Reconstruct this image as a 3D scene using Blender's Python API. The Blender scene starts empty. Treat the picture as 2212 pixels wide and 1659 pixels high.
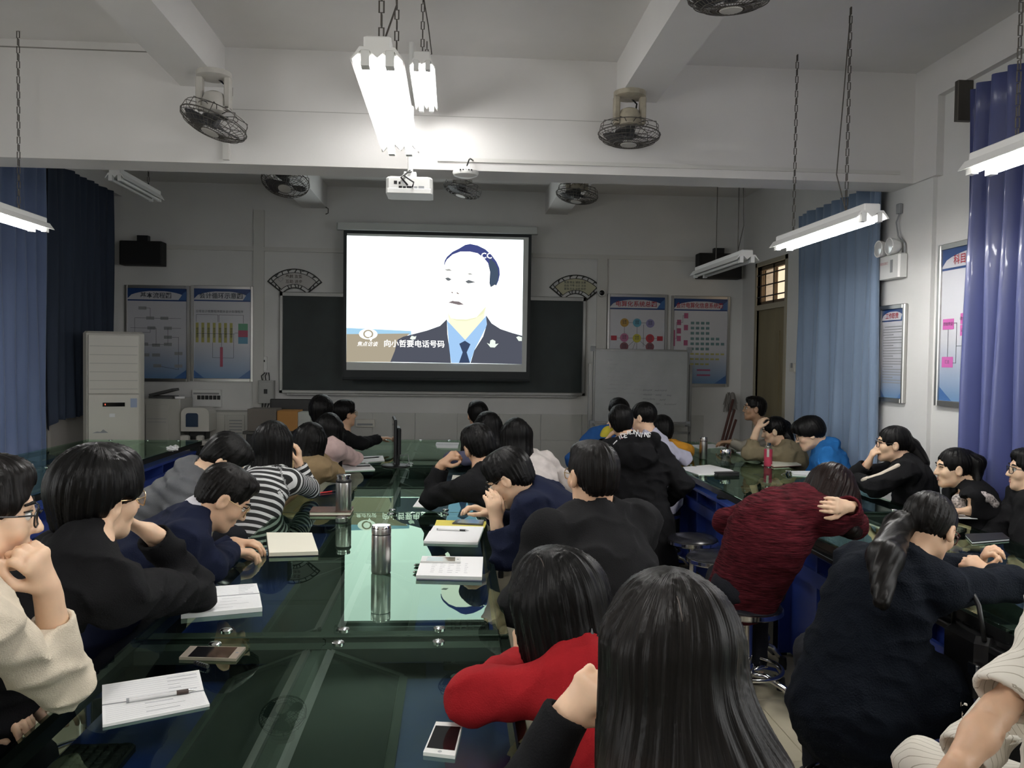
import bpy, math, random
import numpy as np
from mathutils import Vector, Matrix
random.seed(7)
PI = math.pi
SC = bpy.context.scene
COL = SC.collection

# ------------------------------------------------------------------ camera
F = 1790.0
CAM = np.array([0.0, 0.0, 1.60])
_yc = np.array([980 - 1106.0, 829.5 - 775.0, F]); _yc /= np.linalg.norm(_yc)
_rho = 0.011
_zc = np.array([math.sin(_rho), math.cos(_rho), 0.0]); _zc -= _yc * _zc.dot(_yc); _zc /= np.linalg.norm(_zc)
_xc = np.cross(_zc, _yc) * -1.0
if _xc[0] < 0: _xc = -_xc
M_WC = np.stack([_xc, _yc, _zc], axis=1)      # world vector -> camera (right, up, forward)
M_CW = M_WC.T
cam_data = bpy.data.cameras.new('camera')
cam_data.sensor_fit = 'HORIZONTAL'; cam_data.sensor_width = 36.0
cam_data.lens = 36.0 * F / 2212.0
cam_data.clip_start = 0.05
cam = bpy.data.objects.new('camera', cam_data)
_r, _u, _f = M_CW @ np.array([1., 0, 0]), M_CW @ np.array([0, 1., 0]), M_CW @ np.array([0, 0, 1.])
cam.matrix_world = Matrix(((_r[0], _u[0], -_f[0], CAM[0]), (_r[1], _u[1], -_f[1], CAM[1]),
                           (_r[2], _u[2], -_f[2], CAM[2]), (0, 0, 0, 1)))
COL.objects.link(cam)
SC.camera = cam

def ray(px, py):
    return M_CW @ np.array([px - 1106.0, 829.5 - py, F])
def P(px, py, Y):
    """point seen at pixel (px, py) that stands at room depth Y"""
    d = ray(px, py); return CAM + d * (Y / d[1])
def PX(px, py, X):
    d = ray(px, py); return CAM + d * (X / d[0])
def PZ(px, py, Z):
    d = ray(px, py); return CAM + d * ((Z - CAM[2]) / d[2])

# ------------------------------------------------------------------ world, exposure
w = bpy.data.worlds.new('overcast_sky'); SC.world = w; w.use_nodes = True
bg = w.node_tree.nodes['Background']
bg.inputs[0].default_value = (1.0, 0.965, 0.955, 1); bg.inputs[1].default_value = 3.7
SC.view_settings.view_transform = 'Standard'; SC.view_settings.look = 'None'
SC.view_settings.gamma = 1; SC.view_settings.exposure = 0.15
SC.view_settings.use_curve_mapping = False
LAMP = 62.0
for _n, _x, _r in (('daylight_portal', 3.27, PI / 2), ('daylight_portal', -4.0, -PI / 2)):      # guide sky sampling through the two near windows
    _l = bpy.data.lights.new(_n, 'AREA'); _l.shape = 'RECTANGLE'; _l.size = 1.8; _l.size_y = 3.5; _l.cycles.is_portal = True
    _o = bpy.data.objects.new(_n, _l); COL.objects.link(_o); _o.location = (_x, .85, 1.85); _o.rotation_euler = (0, _r, 0)

# ------------------------------------------------------------------ materials
def srgb(r, g, b):
    f = lambda c: (c / 255.0 / 12.92) if c <= 10 else ((c / 255.0 + 0.055) / 1.055) ** 2.4
    return (f(r), f(g), f(b), 1.0)
MATS = {}
def mat(name, col, rough=0.6, metal=0.0, noise=0.0, nscale=8.0, bump=0.0, bscale=60.0, emit=None, estr=0.0,
        spec=0.5, sss=0.0, sheen=0.0, stretch=None, coat=0.0):
    """plain procedural material: principled with optional mottling (noise) and relief (bump)"""
    if name in MATS: return MATS[name]
    m = bpy.data.materials.new(name); m.use_nodes = True
    nt = m.node_tree; b = nt.nodes['Principled BSDF']
    col = tuple(col) if len(col) == 4 else tuple(col) + (1,)
    b.inputs['Base Color'].default_value = col
    b.inputs['Roughness'].default_value = rough; b.inputs['Metallic'].default_value = metal
    b.inputs['Specular IOR Level'].default_value = spec
    if coat: b.inputs['Coat Weight'].default_value = coat
    if sheen: b.inputs['Sheen Weight'].default_value = sheen
    if sss:
        b.inputs['Subsurface Weight'].default_value = sss
        b.inputs['Subsurface Radius'].default_value = (0.012, 0.005, 0.003)
    if emit:
        b.inputs['Emission Color'].default_value = tuple(emit) if len(emit) == 4 else tuple(emit) + (1,)
        b.inputs['Emission Strength'].default_value = estr
    if noise or bump:
        tc = nt.nodes.new('ShaderNodeTexCoord'); src = tc.outputs['Object']
        if stretch:
            mp = nt.nodes.new('ShaderNodeMapping'); mp.inputs['Scale'].default_value = stretch
            nt.links.new(src, mp.inputs[0]); src = mp.outputs[0]
    if noise:
        n = nt.nodes.new('ShaderNodeTexNoise'); n.inputs['Scale'].default_value = nscale; n.inputs['Detail'].default_value = 5
        nt.links.new(src, n.inputs['Vector'])
        r = nt.nodes.new('ShaderNodeValToRGB')
        lo = tuple(c * (1 - noise) for c in col[:3]) + (1,); hi = tuple(min(1, c * (1 + noise)) for c in col[:3]) + (1,)
        r.color_ramp.elements[0].position = 0.3; r.color_ramp.elements[1].position = 0.7
        r.color_ramp.elements[0].color = lo; r.color_ramp.elements[1].color = hi
        nt.links.new(n.outputs['Fac'], r.inputs[0]); nt.links.new(r.outputs[0], b.inputs['Base Color'])
    if bump:
        n2 = nt.nodes.new('ShaderNodeTexNoise'); n2.inputs['Scale'].default_value = bscale; n2.inputs['Detail'].default_value = 3
        nt.links.new(src, n2.inputs['Vector'])
        bp = nt.nodes.new('ShaderNodeBump'); bp.inputs['Strength'].default_value = bump; bp.inputs['Distance'].default_value = 0.01
        nt.links.new(n2.outputs['Fac'], bp.inputs['Height']); nt.links.new(bp.outputs[0], b.inputs['Normal'])
    MATS[name] = m
    return m
def emat(name, col, s):
    if name in MATS: return MATS[name]
    m = bpy.data.materials.new(name); m.use_nodes = True; nt = m.node_tree; nt.nodes.clear()
    e = nt.nodes.new('ShaderNodeEmission'); o = nt.nodes.new('ShaderNodeOutputMaterial')
    e.inputs[0].default_value = tuple(col) if len(col) == 4 else tuple(col) + (1,)
    e.inputs[1].default_value = s; nt.links.new(e.outputs[0], o.inputs[0])
    MATS[name] = m; return m
def glassmat(name, tint, ior=1.5, gloss=(1, 1, 1), rough=0.0, boost=0.0):
    """thin sheet of glass: Fresnel mirror over tinted see-through"""
    if name in MATS: return MATS[name]
    m = bpy.data.materials.new(name); m.use_nodes = True; nt = m.node_tree; nt.nodes.clear()
    t = nt.nodes.new('ShaderNodeBsdfTransparent'); t.inputs[0].default_value = tuple(tint) + (1,)
    g = nt.nodes.new('ShaderNodeBsdfGlossy'); g.inputs['Color'].default_value = tuple(gloss) + (1,); g.inputs['Roughness'].default_value = rough
    fr = nt.nodes.new('ShaderNodeFresnel'); fr.inputs[0].default_value = ior
    mx = nt.nodes.new('ShaderNodeMixShader'); o = nt.nodes.new('ShaderNodeOutputMaterial')
    ad = nt.nodes.new('ShaderNodeMath'); ad.operation = 'ADD'; ad.inputs[1].default_value = boost; ad.use_clamp = True
    ge = nt.nodes.new('ShaderNodeNewGeometry'); iv = nt.nodes.new('ShaderNodeMath'); iv.operation = 'SUBTRACT'; iv.inputs[0].default_value = 1.0     # the sheet reflects at its outer faces
    mu = nt.nodes.new('ShaderNodeMath'); mu.operation = 'MULTIPLY'; nt.links.new(ge.outputs['Backfacing'], iv.inputs[1])
    nt.links.new(fr.outputs[0], ad.inputs[0]); nt.links.new(ad.outputs[0], mu.inputs[0]); nt.links.new(iv.outputs[0], mu.inputs[1])
    nt.links.new(mu.outputs[0], mx.inputs[0]); nt.links.new(t.outputs[0], mx.inputs[1]); nt.links.new(g.outputs[0], mx.inputs[2])
    nt.links.new(mx.outputs[0], o.inputs[0]); MATS[name] = m; return m

# ------------------------------------------------------------------ mesh building
class MB:
    def __init__(s): s.v = []; s.f = []
    def add(s, vs, fs):
        n = len(s.v); s.v += [tuple(map(float, p)) for p in vs]; s.f += [tuple(i + n for i in f) for f in fs]; return s
    def box(s, lo, hi):
        (a, b, c), (d, e, f) = lo, hi
        return s.add([(a, b, c), (d, b, c), (d, e, c), (a, e, c), (a, b, f), (d, b, f), (d, e, f), (a, e, f)],
                     [(3, 2, 1, 0), (4, 5, 6, 7), (0, 1, 5, 4), (1, 2, 6, 5), (2, 3, 7, 6), (3, 0, 4, 7)])
    def bbox(s, lo, hi, r=0.004):
        """box with chamfered vertical and top edges"""
        (a, b, c), (d, e, f) = lo, hi
        r = min(r, (d - a) * .45, (e - b) * .45, (f - c) * .45)
        pl = [(a + r, b), (d - r, b), (d, b + r), (d, e - r), (d - r, e), (a + r, e), (a, e - r), (a, b + r)]
        pi = [(a + r * 1.6, b + r * .6), (d - r * 1.6, b + r * .6), (d - r * .6, b + r * 1.6), (d - r * .6, e - r * 1.6),
              (d - r * 1.6, e - r * .6), (a + r * 1.6, e - r * .6), (a + r * .6, e - r * 1.6), (a + r * .6, b + r * 1.6)]
        vs = [(x, y, c) for x, y in pl] + [(x, y, f - r * .7) for x, y in pl] + [(x, y, f) for x, y in pi]
        fs = [tuple(range(7, -1, -1)), tuple(range(16, 24))]
        for i in range(8):
            j = (i + 1) % 8
            fs += [(i, j, 8 + j, 8 + i), (8 + i, 8 + j, 16 + j, 16 + i)]
        return s.add(vs, fs)
    def obox(s, c, size, R=None):
        hx, hy, hz = [k / 2 for k in size]
        pts = [Vector(p) for p in [(-hx, -hy, -hz), (hx, -hy, -hz), (hx, hy, -hz), (-hx, hy, -hz), (-hx, -hy, hz), (hx, -hy, hz), (hx, hy, hz), (-hx, hy, hz)]]
        if R is not None: pts = [R @ p for p in pts]
        c = Vector(c)
        return s.add([p + c for p in pts], [(3, 2, 1, 0), (4, 5, 6, 7), (0, 1, 5, 4), (1, 2, 6, 5), (2, 3, 7, 6), (3, 0, 4, 7)])
    def tube(s, path, r, n=8, closed=False, caps=True):
        path = [Vector(p) for p in path]; m = len(path)
        rr = r if isinstance(r, (list, tuple)) else [r] * m
        rings = []
        prev = None
        for i, p in enumerate(path):
            if closed: t = path[(i + 1) % m] - path[i - 1]
            else: t = path[min(i + 1, m - 1)] - path[max(i - 1, 0)]
            t.normalize()
            if prev is None:
                a = t.cross(Vector((0, 0, 1)))
                if a.length < 1e-3: a = t.cross(Vector((1, 0, 0)))
            else: a = prev - t * prev.dot(t)
            a.normalize(); prev = a; b = t.cross(a)
            rings.append([p + (a * math.cos(2 * PI * k / n) + b * math.sin(2 * PI * k / n)) * rr[i] for k in range(n)])
        vs = [q for rg in rings for q in rg]; fs = []
        for i in range(m if closed else m - 1):
            j = (i + 1) % m
            for k in range(n):
                l = (k + 1) % n
                fs.append((i * n + k, i * n + l, j * n + l, j * n + k))
        if not closed and caps: fs += [tuple(range(n - 1, -1, -1)), tuple((m - 1) * n + k for k in range(n))]
        return s.add(vs, fs)
    def lathe(s, prof, n=24, c=(0, 0, 0), axis='z'):
        """prof: (radius, height) from bottom to top"""
        m = len(prof); vs = []
        for r, h in prof:
            for k in range(n):
                a = 2 * PI * k / n
                x, y, z = max(r, 1e-5) * math.cos(a), max(r, 1e-5) * math.sin(a), h
                if axis == 'y': x, y, z = x, z, -y
                if axis == 'x': x, y, z = z, x, y
                vs.append((x + c[0], y + c[1], z + c[2]))
        fs = [(i * n + k, i * n + (k + 1) % n, (i + 1) * n + (k + 1) % n, (i + 1) * n + k) for i in range(m - 1) for k in range(n)]
        fs += [tuple(range(n - 1, -1, -1)), tuple((m - 1) * n + k for k in range(n))]
        return s.add(vs, fs)
    def prism(s, poly, y0, y1):
        """poly in (x, z), extruded along y; front (lower y) face outward"""
        a = sum(poly[i][0] * poly[(i + 1) % len(poly)][1] - poly[(i + 1) % len(poly)][0] * poly[i][1] for i in range(len(poly)))
        if a < 0: poly = poly[::-1]
        n = len(poly)
        vs = [(x, y0, z) for x, z in poly] + [(x, y1, z) for x, z in poly]
        fs = [tuple(range(n)), tuple(range(2 * n - 1, n - 1, -1))] + [(i, n + i, n + (i + 1) % n, (i + 1) % n) for i in range(n)]
        return s.add(vs, fs)
    def xprism(s, poly, z0, z1):
        """poly in (x, y), extruded along z"""
        a = sum(poly[i][0] * poly[(i + 1) % len(poly)][1] - poly[(i + 1) % len(poly)][0] * poly[i][1] for i in range(len(poly)))
        if a < 0: poly = poly[::-1]
        n = len(poly)
        vs = [(x, y, z0) for x, y in poly] + [(x, y, z1) for x, y in poly]
        fs = [tuple(range(n - 1, -1, -1)), tuple(range(n, 2 * n))] + [(i, (i + 1) % n, n + (i + 1) % n, n + i) for i in range(n)]
        return s.add(vs, fs)
    def build(s, name, m, parent=None, loc=(0, 0, 0), smooth=False, rot=None):
        me = bpy.data.meshes.new(name); me.from_pydata(s.v, [], s.f); me.materials.append(m)
        if smooth:
            me.polygons.foreach_set('use_smooth', [True] * len(me.polygons))
            if smooth != 'all':
                try: me.set_sharp_from_angle(angle=math.radians(38))
                except Exception: pass
        me.update()
        return link(name, me, parent, loc, rot)
def link(name, me, parent=None, loc=(0, 0, 0), rot=None):
    o = bpy.data.objects.new(name, me); COL.objects.link(o); o.location = loc
    if rot: o.rotation_euler = rot
    if parent is not None: o.parent = parent
    return o
def thing(name, label, cat, loc=(0, 0, 0), rotz=0.0, group=None, rot=None):
    o = bpy.data.objects.new(name, None); COL.objects.link(o); o.location = tuple(float(c) for c in loc)
    o.rotation_euler = rot if rot else (0, 0, rotz); o.empty_display_size = 0.1
    o['label'] = label; o['category'] = cat
    if group: o['group'] = group
    return o
def tag(o, label, cat, group=None):
    o['label'] = label; o['category'] = cat
    if group: o['group'] = group
    return o
def structure(o): o['kind'] = 'structure'; return o
def copy_tree(o, parent=None):
    c = o.copy(); COL.objects.link(c)
    if parent is not None: c.parent = parent
    for ch in list(o.children): copy_tree(ch, c)
    return c
_tcache = {}
def text(name, s, h, m, parent, loc, align='CENTER', flat='xz', rot=None, shear=0.0, bold=0.0, squeeze=1.0):
    """lettering as thin mesh; flat 'xz' stands on a wall facing -y, 'xy' lies face up"""
    key = (s, align, flat, shear, bold)
    if key not in _tcache:
        cu = bpy.data.curves.new('lettering', 'FONT'); cu.body = s; cu.size = 1.0; cu.align_x = align; cu.align_y = 'CENTER'
        cu.shear = shear; cu.offset = bold; cu.resolution_u = 2
        t = bpy.data.objects.new('lettering', cu); COL.objects.link(t)
        dg = bpy.context.evaluated_depsgraph_get(); dg.update()
        me = bpy.data.meshes.new_from_object(t.evaluated_get(dg))
        v = np.zeros(len(me.vertices) * 3); me.vertices.foreach_get('co', v); v = v.reshape(-1, 3)
        fs = [tuple(p.vertices) for p in me.polygons]
        bpy.data.objects.remove(t); bpy.data.curves.remove(cu); bpy.data.meshes.remove(me)
        _tcache[key] = (v, fs)
    v, fs = _tcache[key]; v = v * h; v = v * np.array([squeeze, 1, 1])
    if flat == 'xz': v = np.stack([v[:, 0], 0 * v[:, 0], v[:, 1]], 1)
    me = bpy.data.meshes.new(name); me.from_pydata(v.tolist(), [], fs); me.materials.append(m)
    return link(name, me, parent, loc, rot)

# ------------------------------------------------------------------ common materials
m_wall = mat('white_plaster', (0.74, 0.735, 0.72), 0.85, noise=0.06, nscale=1.3, bump=0.08, bscale=90)
m_ceil = mat('ceiling_paint', (0.74, 0.725, 0.71), 0.9, noise=0.07, nscale=0.9, bump=0.05, bscale=70)
m_chrome = mat('chrome', (0.72, 0.72, 0.72), 0.14, 1.0)
m_steel = mat('brushed_steel', (0.60, 0.59, 0.57), 0.28, 1.0, bump=0.05, bscale=200, stretch=(1, 1, .05))
m_alu = mat('aluminium', (0.55, 0.54, 0.52), 0.32, 1.0)
m_black = mat('black_plastic', (0.012, 0.012, 0.013), 0.42)
m_blackmetal = mat('black_metal', (0.016, 0.017, 0.018), 0.35, 0.3)
m_white = mat('white_plastic', (0.78, 0.78, 0.76), 0.4)
m_offwhite = mat('old_white_plastic', (0.66, 0.64, 0.58), 0.45, noise=0.05)
m_paper = mat('white_paper', (0.90, 0.90, 0.90), 0.8)
m_cream = mat('cream_paper', (0.84, 0.81, 0.68), 0.8)
m_ink = mat('ink', (0.05, 0.05, 0.06), 0.8)
m_pencil = mat('pencil_grey', (0.50, 0.50, 0.53), 0.9)
m_blue = mat('blue_laminate', (0.024, 0.050, 0.26), 0.35, noise=0.08, nscale=3)
m_glass_table = glassmat('table_glass', (0.68, 0.75, 0.70), 1.72, (0.73, 1.0, 0.79))
m_screenblack = mat('dark_screen', (0.008, 0.008, 0.009), 0.08)
# ================================================================== ROOM
XL, XR, XR2, YB, YN, ZC = -3.95, 3.20, 3.50, 9.90, -1.6, 3.60
YS = 6.15                                   # where the right wall steps back
# floor: slab + separate tiles
m_floor = mat('floor_tile', (0.46, 0.42, 0.31), 0.22, noise=0.10, nscale=2.5)
m_grout = mat('floor_grout', (0.16, 0.15, 0.12), 0.8)
floor = structure(MB().box((XL, YN, -0.1), (XR2, YB, -0.012)).build('floor', m_grout))
tile_me = None
nx, ny = int((XR2 - XL) / 0.6) + 1, int((YB - YN) / 0.6) + 1
for i in range(nx):
    for j in range(ny):
        x0, y0 = XL + i * 0.6, YN + j * 0.6
        x1, y1 = min(x0 + 0.597, XR2), min(y0 + 0.597, YB)
        if x1 - x0 < 0.05 or y1 - y0 < 0.05: continue
        if x1 - x0 > 0.59 and y1 - y0 > 0.59:
            if tile_me is None:
                o = MB().bbox((0, 0, -0.012), (0.597, 0.597, 0), 0.002).build('tile', m_floor, floor, (x0, y0, 0)); tile_me = o.data
            else: link('tile', tile_me, floor, (x0, y0, 0))
        else: MB().bbox((0, 0, -0.012), (x1 - x0, y1 - y0, 0), 0.002).build('tile', m_floor, floor, (x0, y0, 0))

structure(MB().box((XL - .2, YN - .2, ZC), (XR2 + .2, YB + .2, ZC + .15)).build('ceiling', m_ceil))
structure(MB().box((XL - .2, YB, -.1), (XR2 + .2, YB + .2, ZC)).build('wall_back', m_wall))
structure(MB().box((XL, YN - .2, -.1), (XR2, YN, ZC)).build('wall_near', m_wall))
# right wall: window opening behind the camera's right shoulder, step at YS, door opening at the far end
D0, D1, DZ, TZ = 8.58, 9.40, 2.20, 2.70
b = MB()
W0, W1, WZ0, WZ1 = -0.9, 2.6, 0.95, 2.75
b.box((XR, YN - .2, -.1), (XR2 + .2, W0, ZC)); b.box((XR, W1, -.1), (XR2 + .2, YS, ZC))
b.box((XR, W0, -.1), (XR2 + .2, W1, WZ0)); b.box((XR, W0, WZ1), (XR2 + .2, W1, ZC))
b.box((XR2, YS, -.1), (XR2 + .2, D0, ZC)); b.box((XR2, D1, -.1), (XR2 + .2, YB, ZC)); b.box((XR2, D0, TZ), (XR2 + .2, D1, ZC))
b.box((XR - .03, 5.34, -.1), (XR, 5.98, 2.86))
structure(b.build('wall_right', m_wall))
b = MB(); b.box((XL - .2, YN - .2, -.1), (XL, W0, ZC)); b.box((XL - .2, W1, -.1), (XL, YB, ZC)); b.box((XL - .2, W0, -.1), (XL, W1, WZ0)); b.box((XL - .2, W0, WZ1), (XL, W1, ZC))
structure(b.build('wall_left', m_wall))
# near window (out of frame): frame and panes, daylight comes through it
win = structure(MB().box((XR + .08, W0, WZ0), (XR + .13, W0 + .05, WZ1)).box((XR + .08, W1 - .05, WZ0), (XR + .13, W1, WZ1))
    .box((XR + .08, W0, WZ0), (XR + .13, W1, WZ0 + .05)).box((XR + .08, W0, WZ1 - .05), (XR + .13, W1, WZ1))
    .box((XR + .08, .82, WZ0), (XR + .13, .88, WZ1)).build('window_1', m_alu))
win3 = structure(MB().box((XL - .13, W0, WZ0), (XL - .08, W0 + .05, WZ1)).box((XL - .13, W1 - .05, WZ0), (XL - .08, W1, WZ1))
    .box((XL - .13, W0, WZ0), (XL - .08, W1, WZ0 + .05)).box((XL - .13, W0, WZ1 - .05), (XL - .08, W1, WZ1)).box((XL - .13, .82, WZ0), (XL - .08, .88, WZ1)).build('window_3', m_alu))
m_pane = glassmat('window_pane', (0.95, 0.97, 0.97), 1.3)
MB().box((XL - .106, W0 + .05, WZ0 + .05), (XL - .10, .82, WZ1 - .05)).build('pane', m_pane, win3)
MB().box((XL - .106, .88, WZ0 + .05), (XL - .10, W1 - .05, WZ1 - .05)).build('pane', m_pane, win3)
MB().box((XR + .10, W0 + .05, WZ0 + .05), (XR + .106, .82, WZ1 - .05)).build('pane', m_pane, win)
MB().box((XR + .10, .88, WZ0 + .05), (XR + .106, W1 - .05, WZ1 - .05)).build('pane', m_pane, win)
# beams
BZ, B0, B1 = 2.85, 5.55, 5.84
structure(MB().box((XL, B0, BZ), (XR2, B1, ZC)).box((XR - .05, 5.28, BZ), (XR, B0, 3.37)).build('ceiling_beam', m_ceil))
LZ = 3.34
for x0, x1 in ((-1.78, -1.50), (1.07, 1.34)):
    structure(MB().box((x0, YN, LZ), (x1, B0, ZC)).box((x0, B1, LZ), (x1, YB, ZC)).build('ceiling_beam', m_ceil))
structure(MB().box((XR - .05, YN, 3.37), (XR, B0, ZC)).build('ceiling_beam', m_ceil))
structure(MB().box((XL, YN, 3.42), (XL + .12, YB, ZC)).build('ceiling_beam', m_ceil))
# crack / cable lines on the cross beam, conduit strip
m_trim = mat('painted_conduit', (0.66, 0.65, 0.62), 0.5)
a, c = P(945, 354, B0), P(1962, 376, B0)
structure(MB().box((a[0], B0 - .014, 2.905), (3.05, B0, 2.93)).build('trim_1', m_trim))
m_crack = mat('dark_crack', (0.28, 0.27, 0.25), 0.9)
structure(MB().box((XL, B0 - .004, 3.545), (-1.8, B0, 3.552)).build('trim_2', m_crack))
structure(MB().box((-1.45, B0 - .003, 3.20), (1.0, B0, 3.204)).build('trim_3', mat('faint_line', (0.5, 0.49, 0.47), 0.9)))
structure(MB().box((P(484, 330, B0)[0], B0 - .03, 2.87), (P(497, 330, B0)[0], B0, P(490, 300, B0)[2])).build('trim_7', m_trim))
# back wall conduits: horizontal band high up, vertical ducts
zc = P(560, 540, YB)[2]
t4 = structure(MB().box((P(275, 530, YB)[0], YB - .03, zc - .015), (P(745, 530, YB)[0], YB, zc + .035)).box((P(1150, 550, YB)[0], YB - .03, zc - .02), (XR2, YB, zc + .03)).build('trim_4', m_trim))
for px in (560, 1300):
    x = P(px, 600, YB)[0]
    structure(MB().box((x - .06, YB - .035, .2), (x + .06, YB, zc if px > 1000 else 3.3)).build('trim_5', m_trim))
# tiled lower part of the back wall
m_walltile = mat('wall_tile', (0.60, 0.60, 0.57), 0.3, noise=0.04, nscale=2)
zt = P(950, 892, YB)[2]
wb = bpy.data.objects['wall_back']
tm = MB().bbox((0, 0, 0), (0.494, 0.012, zt / 3 - .006), 0.003).build('tile', m_walltile, wb, (XL + .003, YB - .012, .003))
for i in range(16):
    for j in range(3):
        if i == 0 and j == 0: continue
        if XL + i * .5 + .5 > XR2: continue
        link('tile', tm.data, wb, (XL + .003 + i * .5, YB - .012, .003 + j * zt / 3))

# ------------------------------------------------------------------ door and transom
m_doorwood = mat('door_wood', (0.23, 0.19, 0.11), 0.55, noise=0.15, nscale=4, stretch=(1, 1, .2))
m_frame = mat('window_frame_wood', (0.15, 0.11, 0.07), 0.6)
X = XR2
d1 = structure(MB().box((X + .02, D0 + .045, 0), (X + .06, D1 - .005, DZ)).build('door_1', m_doorwood))
for z0, z1 in ((.15, .95), (1.08, 1.95)):
    MB().box((X + .008, D0 + .17, z0), (X + .022, D1 - .17, z1)).build('door_panel', m_doorwood, d1)
MB().tube([(X - .03, D0 + .12, 1.02), (X - .03, D0 + .22, 1.02)], .008).tube([(X - .03, D0 + .12, 1.02), (X + .03, D0 + .12, 1.02)], .008).build('door_handle', m_chrome, d1)
structure(MB().box((X - .012, D0 - .05, 0), (X + .1, D0, TZ + .05)).box((X - .012, D1, 0), (X + .1, D1 + .05, TZ + .05))
    .box((X - .012, D0 - .05, TZ), (X + .1, D1 + .05, TZ + .05)).box((X - .012, D0, DZ), (X + .1, D1, DZ + .06)).build('trim_6', mat('pale_frame', (.40, .36, .27), .6)))
w2 = structure(MB().box((X + .03, D0, DZ + .06), (X + .07, D0 + .05, TZ)).box((X + .03, D1 - .05, DZ + .06), (X + .07, D1, TZ))
    .box((X + .03, D0, DZ + .06), (X + .07, D1, DZ + .10)).box((X + .03, D0, TZ - .04), (X + .07, D1, TZ)).box((X + .03, (D0 + D1) / 2 - .02, DZ + .06), (X + .07, (D0 + D1) / 2 + .02, TZ)).build('window_2', m_frame))
for k in range(3):
    z = DZ + .15 + k * .125
    MB().tube([(X + .0, D0 - .02, z), (X + .0, D1 + .02, z)], .008).build('window_bar', m_blackmetal, w2)
m_amber = glassmat('amber_pane', (0.56, 0.50, 0.42), 1.3)
for y0, y1 in ((D0 + .05, (D0 + D1) / 2 - .02), ((D0 + D1) / 2 + .02, D1 - .05)):
    MB().box((X + .048, y0, DZ + .10), (X + .053, y1, TZ - .04)).build('pane', m_amber, w2)

# ------------------------------------------------------------------ curtains
def curtain(name, label, p0, p1, z0, z1, m, folds, depth, hem=0.02, seed=1, puff=0.0, lift=None):
    """pleated cloth hanging between p0 and p1 (x, y), with thickness"""
    rnd = random.Random(seed); n = folds * 10; K = 14
    dx, dy = p1[0] - p0[0], p1[1] - p0[1]; L = math.hypot(dx, dy); tx, ty = dx / L, dy / L; nx_, ny_ = -ty, tx
    ph = [rnd.uniform(.75, 1.3) for _ in range(folds + 2)]
    cum = np.cumsum([0] + ph); cum = cum / cum[folds]
    hemf = [rnd.uniform(-1, 1) for _ in range(folds + 2)]
    vs = []; fs = []
    for side in (0, 1):
        for k in range(K + 1):
            v = k / K
            for i in range(n + 1):
                u = i / n; q = np.interp(u, cum[:folds + 1], np.arange(folds + 1))
                amp = depth * (0.55 + 0.45 * v) * (1 + .25 * math.sin(3.1 * q + seed))
                off = amp * math.sin(2 * PI * q) + 0.012 * math.sin(5 * v + 2.3 * q)
                off += side * 0.004
                zb = z0 + hem * np.interp(q, np.arange(folds + 2), hemf) + (lift(u) if lift else 0)
                z = z1 + (zb - z1) * v
                s = u * L + .012 * math.sin(2 * v + q) + puff * math.sin(PI * v) * (u - .5)
                vs.append((p0[0] + tx * s + nx_ * off, p0[1] + ty * s + ny_ * off, z))
    W = n + 1; S = (K + 1) * W
    for side in (0, 1):
        for k in range(K):
            for i in range(n):
                a = side * S + k * W + i; q = (a, a + 1, a + W + 1, a + W)
                fs.append(q if side else q[::-1])
    for i in range(n): a = K * W + i; fs += [(a, a + 1, a + S + 1, a + S), (i + 1, i, i + S, i + S + 1)]
    for k in range(K): a = k * W; fs += [(a, a + W, a + S + W, a + S), (a + n + W, a + n, a + n + S, a + n + S + W)]
    o = MB().add(vs, fs).build(name, m, smooth='all')
    tag(o, label, 'curtain', 'blue window curtains'); return o
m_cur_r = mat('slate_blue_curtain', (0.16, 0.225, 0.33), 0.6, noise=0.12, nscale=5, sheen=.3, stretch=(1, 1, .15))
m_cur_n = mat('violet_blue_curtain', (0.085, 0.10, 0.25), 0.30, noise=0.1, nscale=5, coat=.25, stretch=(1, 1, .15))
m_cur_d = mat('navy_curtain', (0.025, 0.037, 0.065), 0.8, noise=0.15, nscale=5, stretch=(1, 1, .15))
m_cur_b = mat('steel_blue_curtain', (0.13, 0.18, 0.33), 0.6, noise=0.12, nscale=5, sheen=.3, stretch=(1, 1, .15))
curtain('curtain', 'pale slate blue curtain hanging between the door and the emergency light', (3.10, 7.34), (3.10, 5.86), .45, 2.93, m_cur_r, 10, .05, seed=3)
curtain('curtain', 'shiny violet blue curtain covering the wall chart edge at the near wall', (3.10, 4.86), (3.10, 3.0), .62, 3.27, m_cur_n, 13, .072, seed=5)
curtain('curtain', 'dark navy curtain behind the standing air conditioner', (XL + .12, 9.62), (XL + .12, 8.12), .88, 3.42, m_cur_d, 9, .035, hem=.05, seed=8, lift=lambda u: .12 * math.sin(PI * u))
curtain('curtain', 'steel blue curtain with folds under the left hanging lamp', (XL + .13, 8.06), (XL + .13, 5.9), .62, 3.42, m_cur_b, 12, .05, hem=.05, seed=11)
# radiator-like pale panels under the left curtain
m_card = mat('brown_cardboard', (.26, .18, .11), .8, noise=.08)
o = MB().box((XL + .02, 7.35, .0), (XL + .05, 7.72, .98)).build('cardboard_sheet', m_card); tag(o, 'brown cardboard sheet leaning under the steel blue curtain', 'cardboard')
o = MB().box((XL + .01, 8.35, .0), (XL + .04, 9.3, 1.0)).build('cabinet_panel', mat('pale_panel', (.50, .47, .44), .5)); tag(o, 'pale board leaning on the wall under the navy curtain', 'board')

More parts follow.
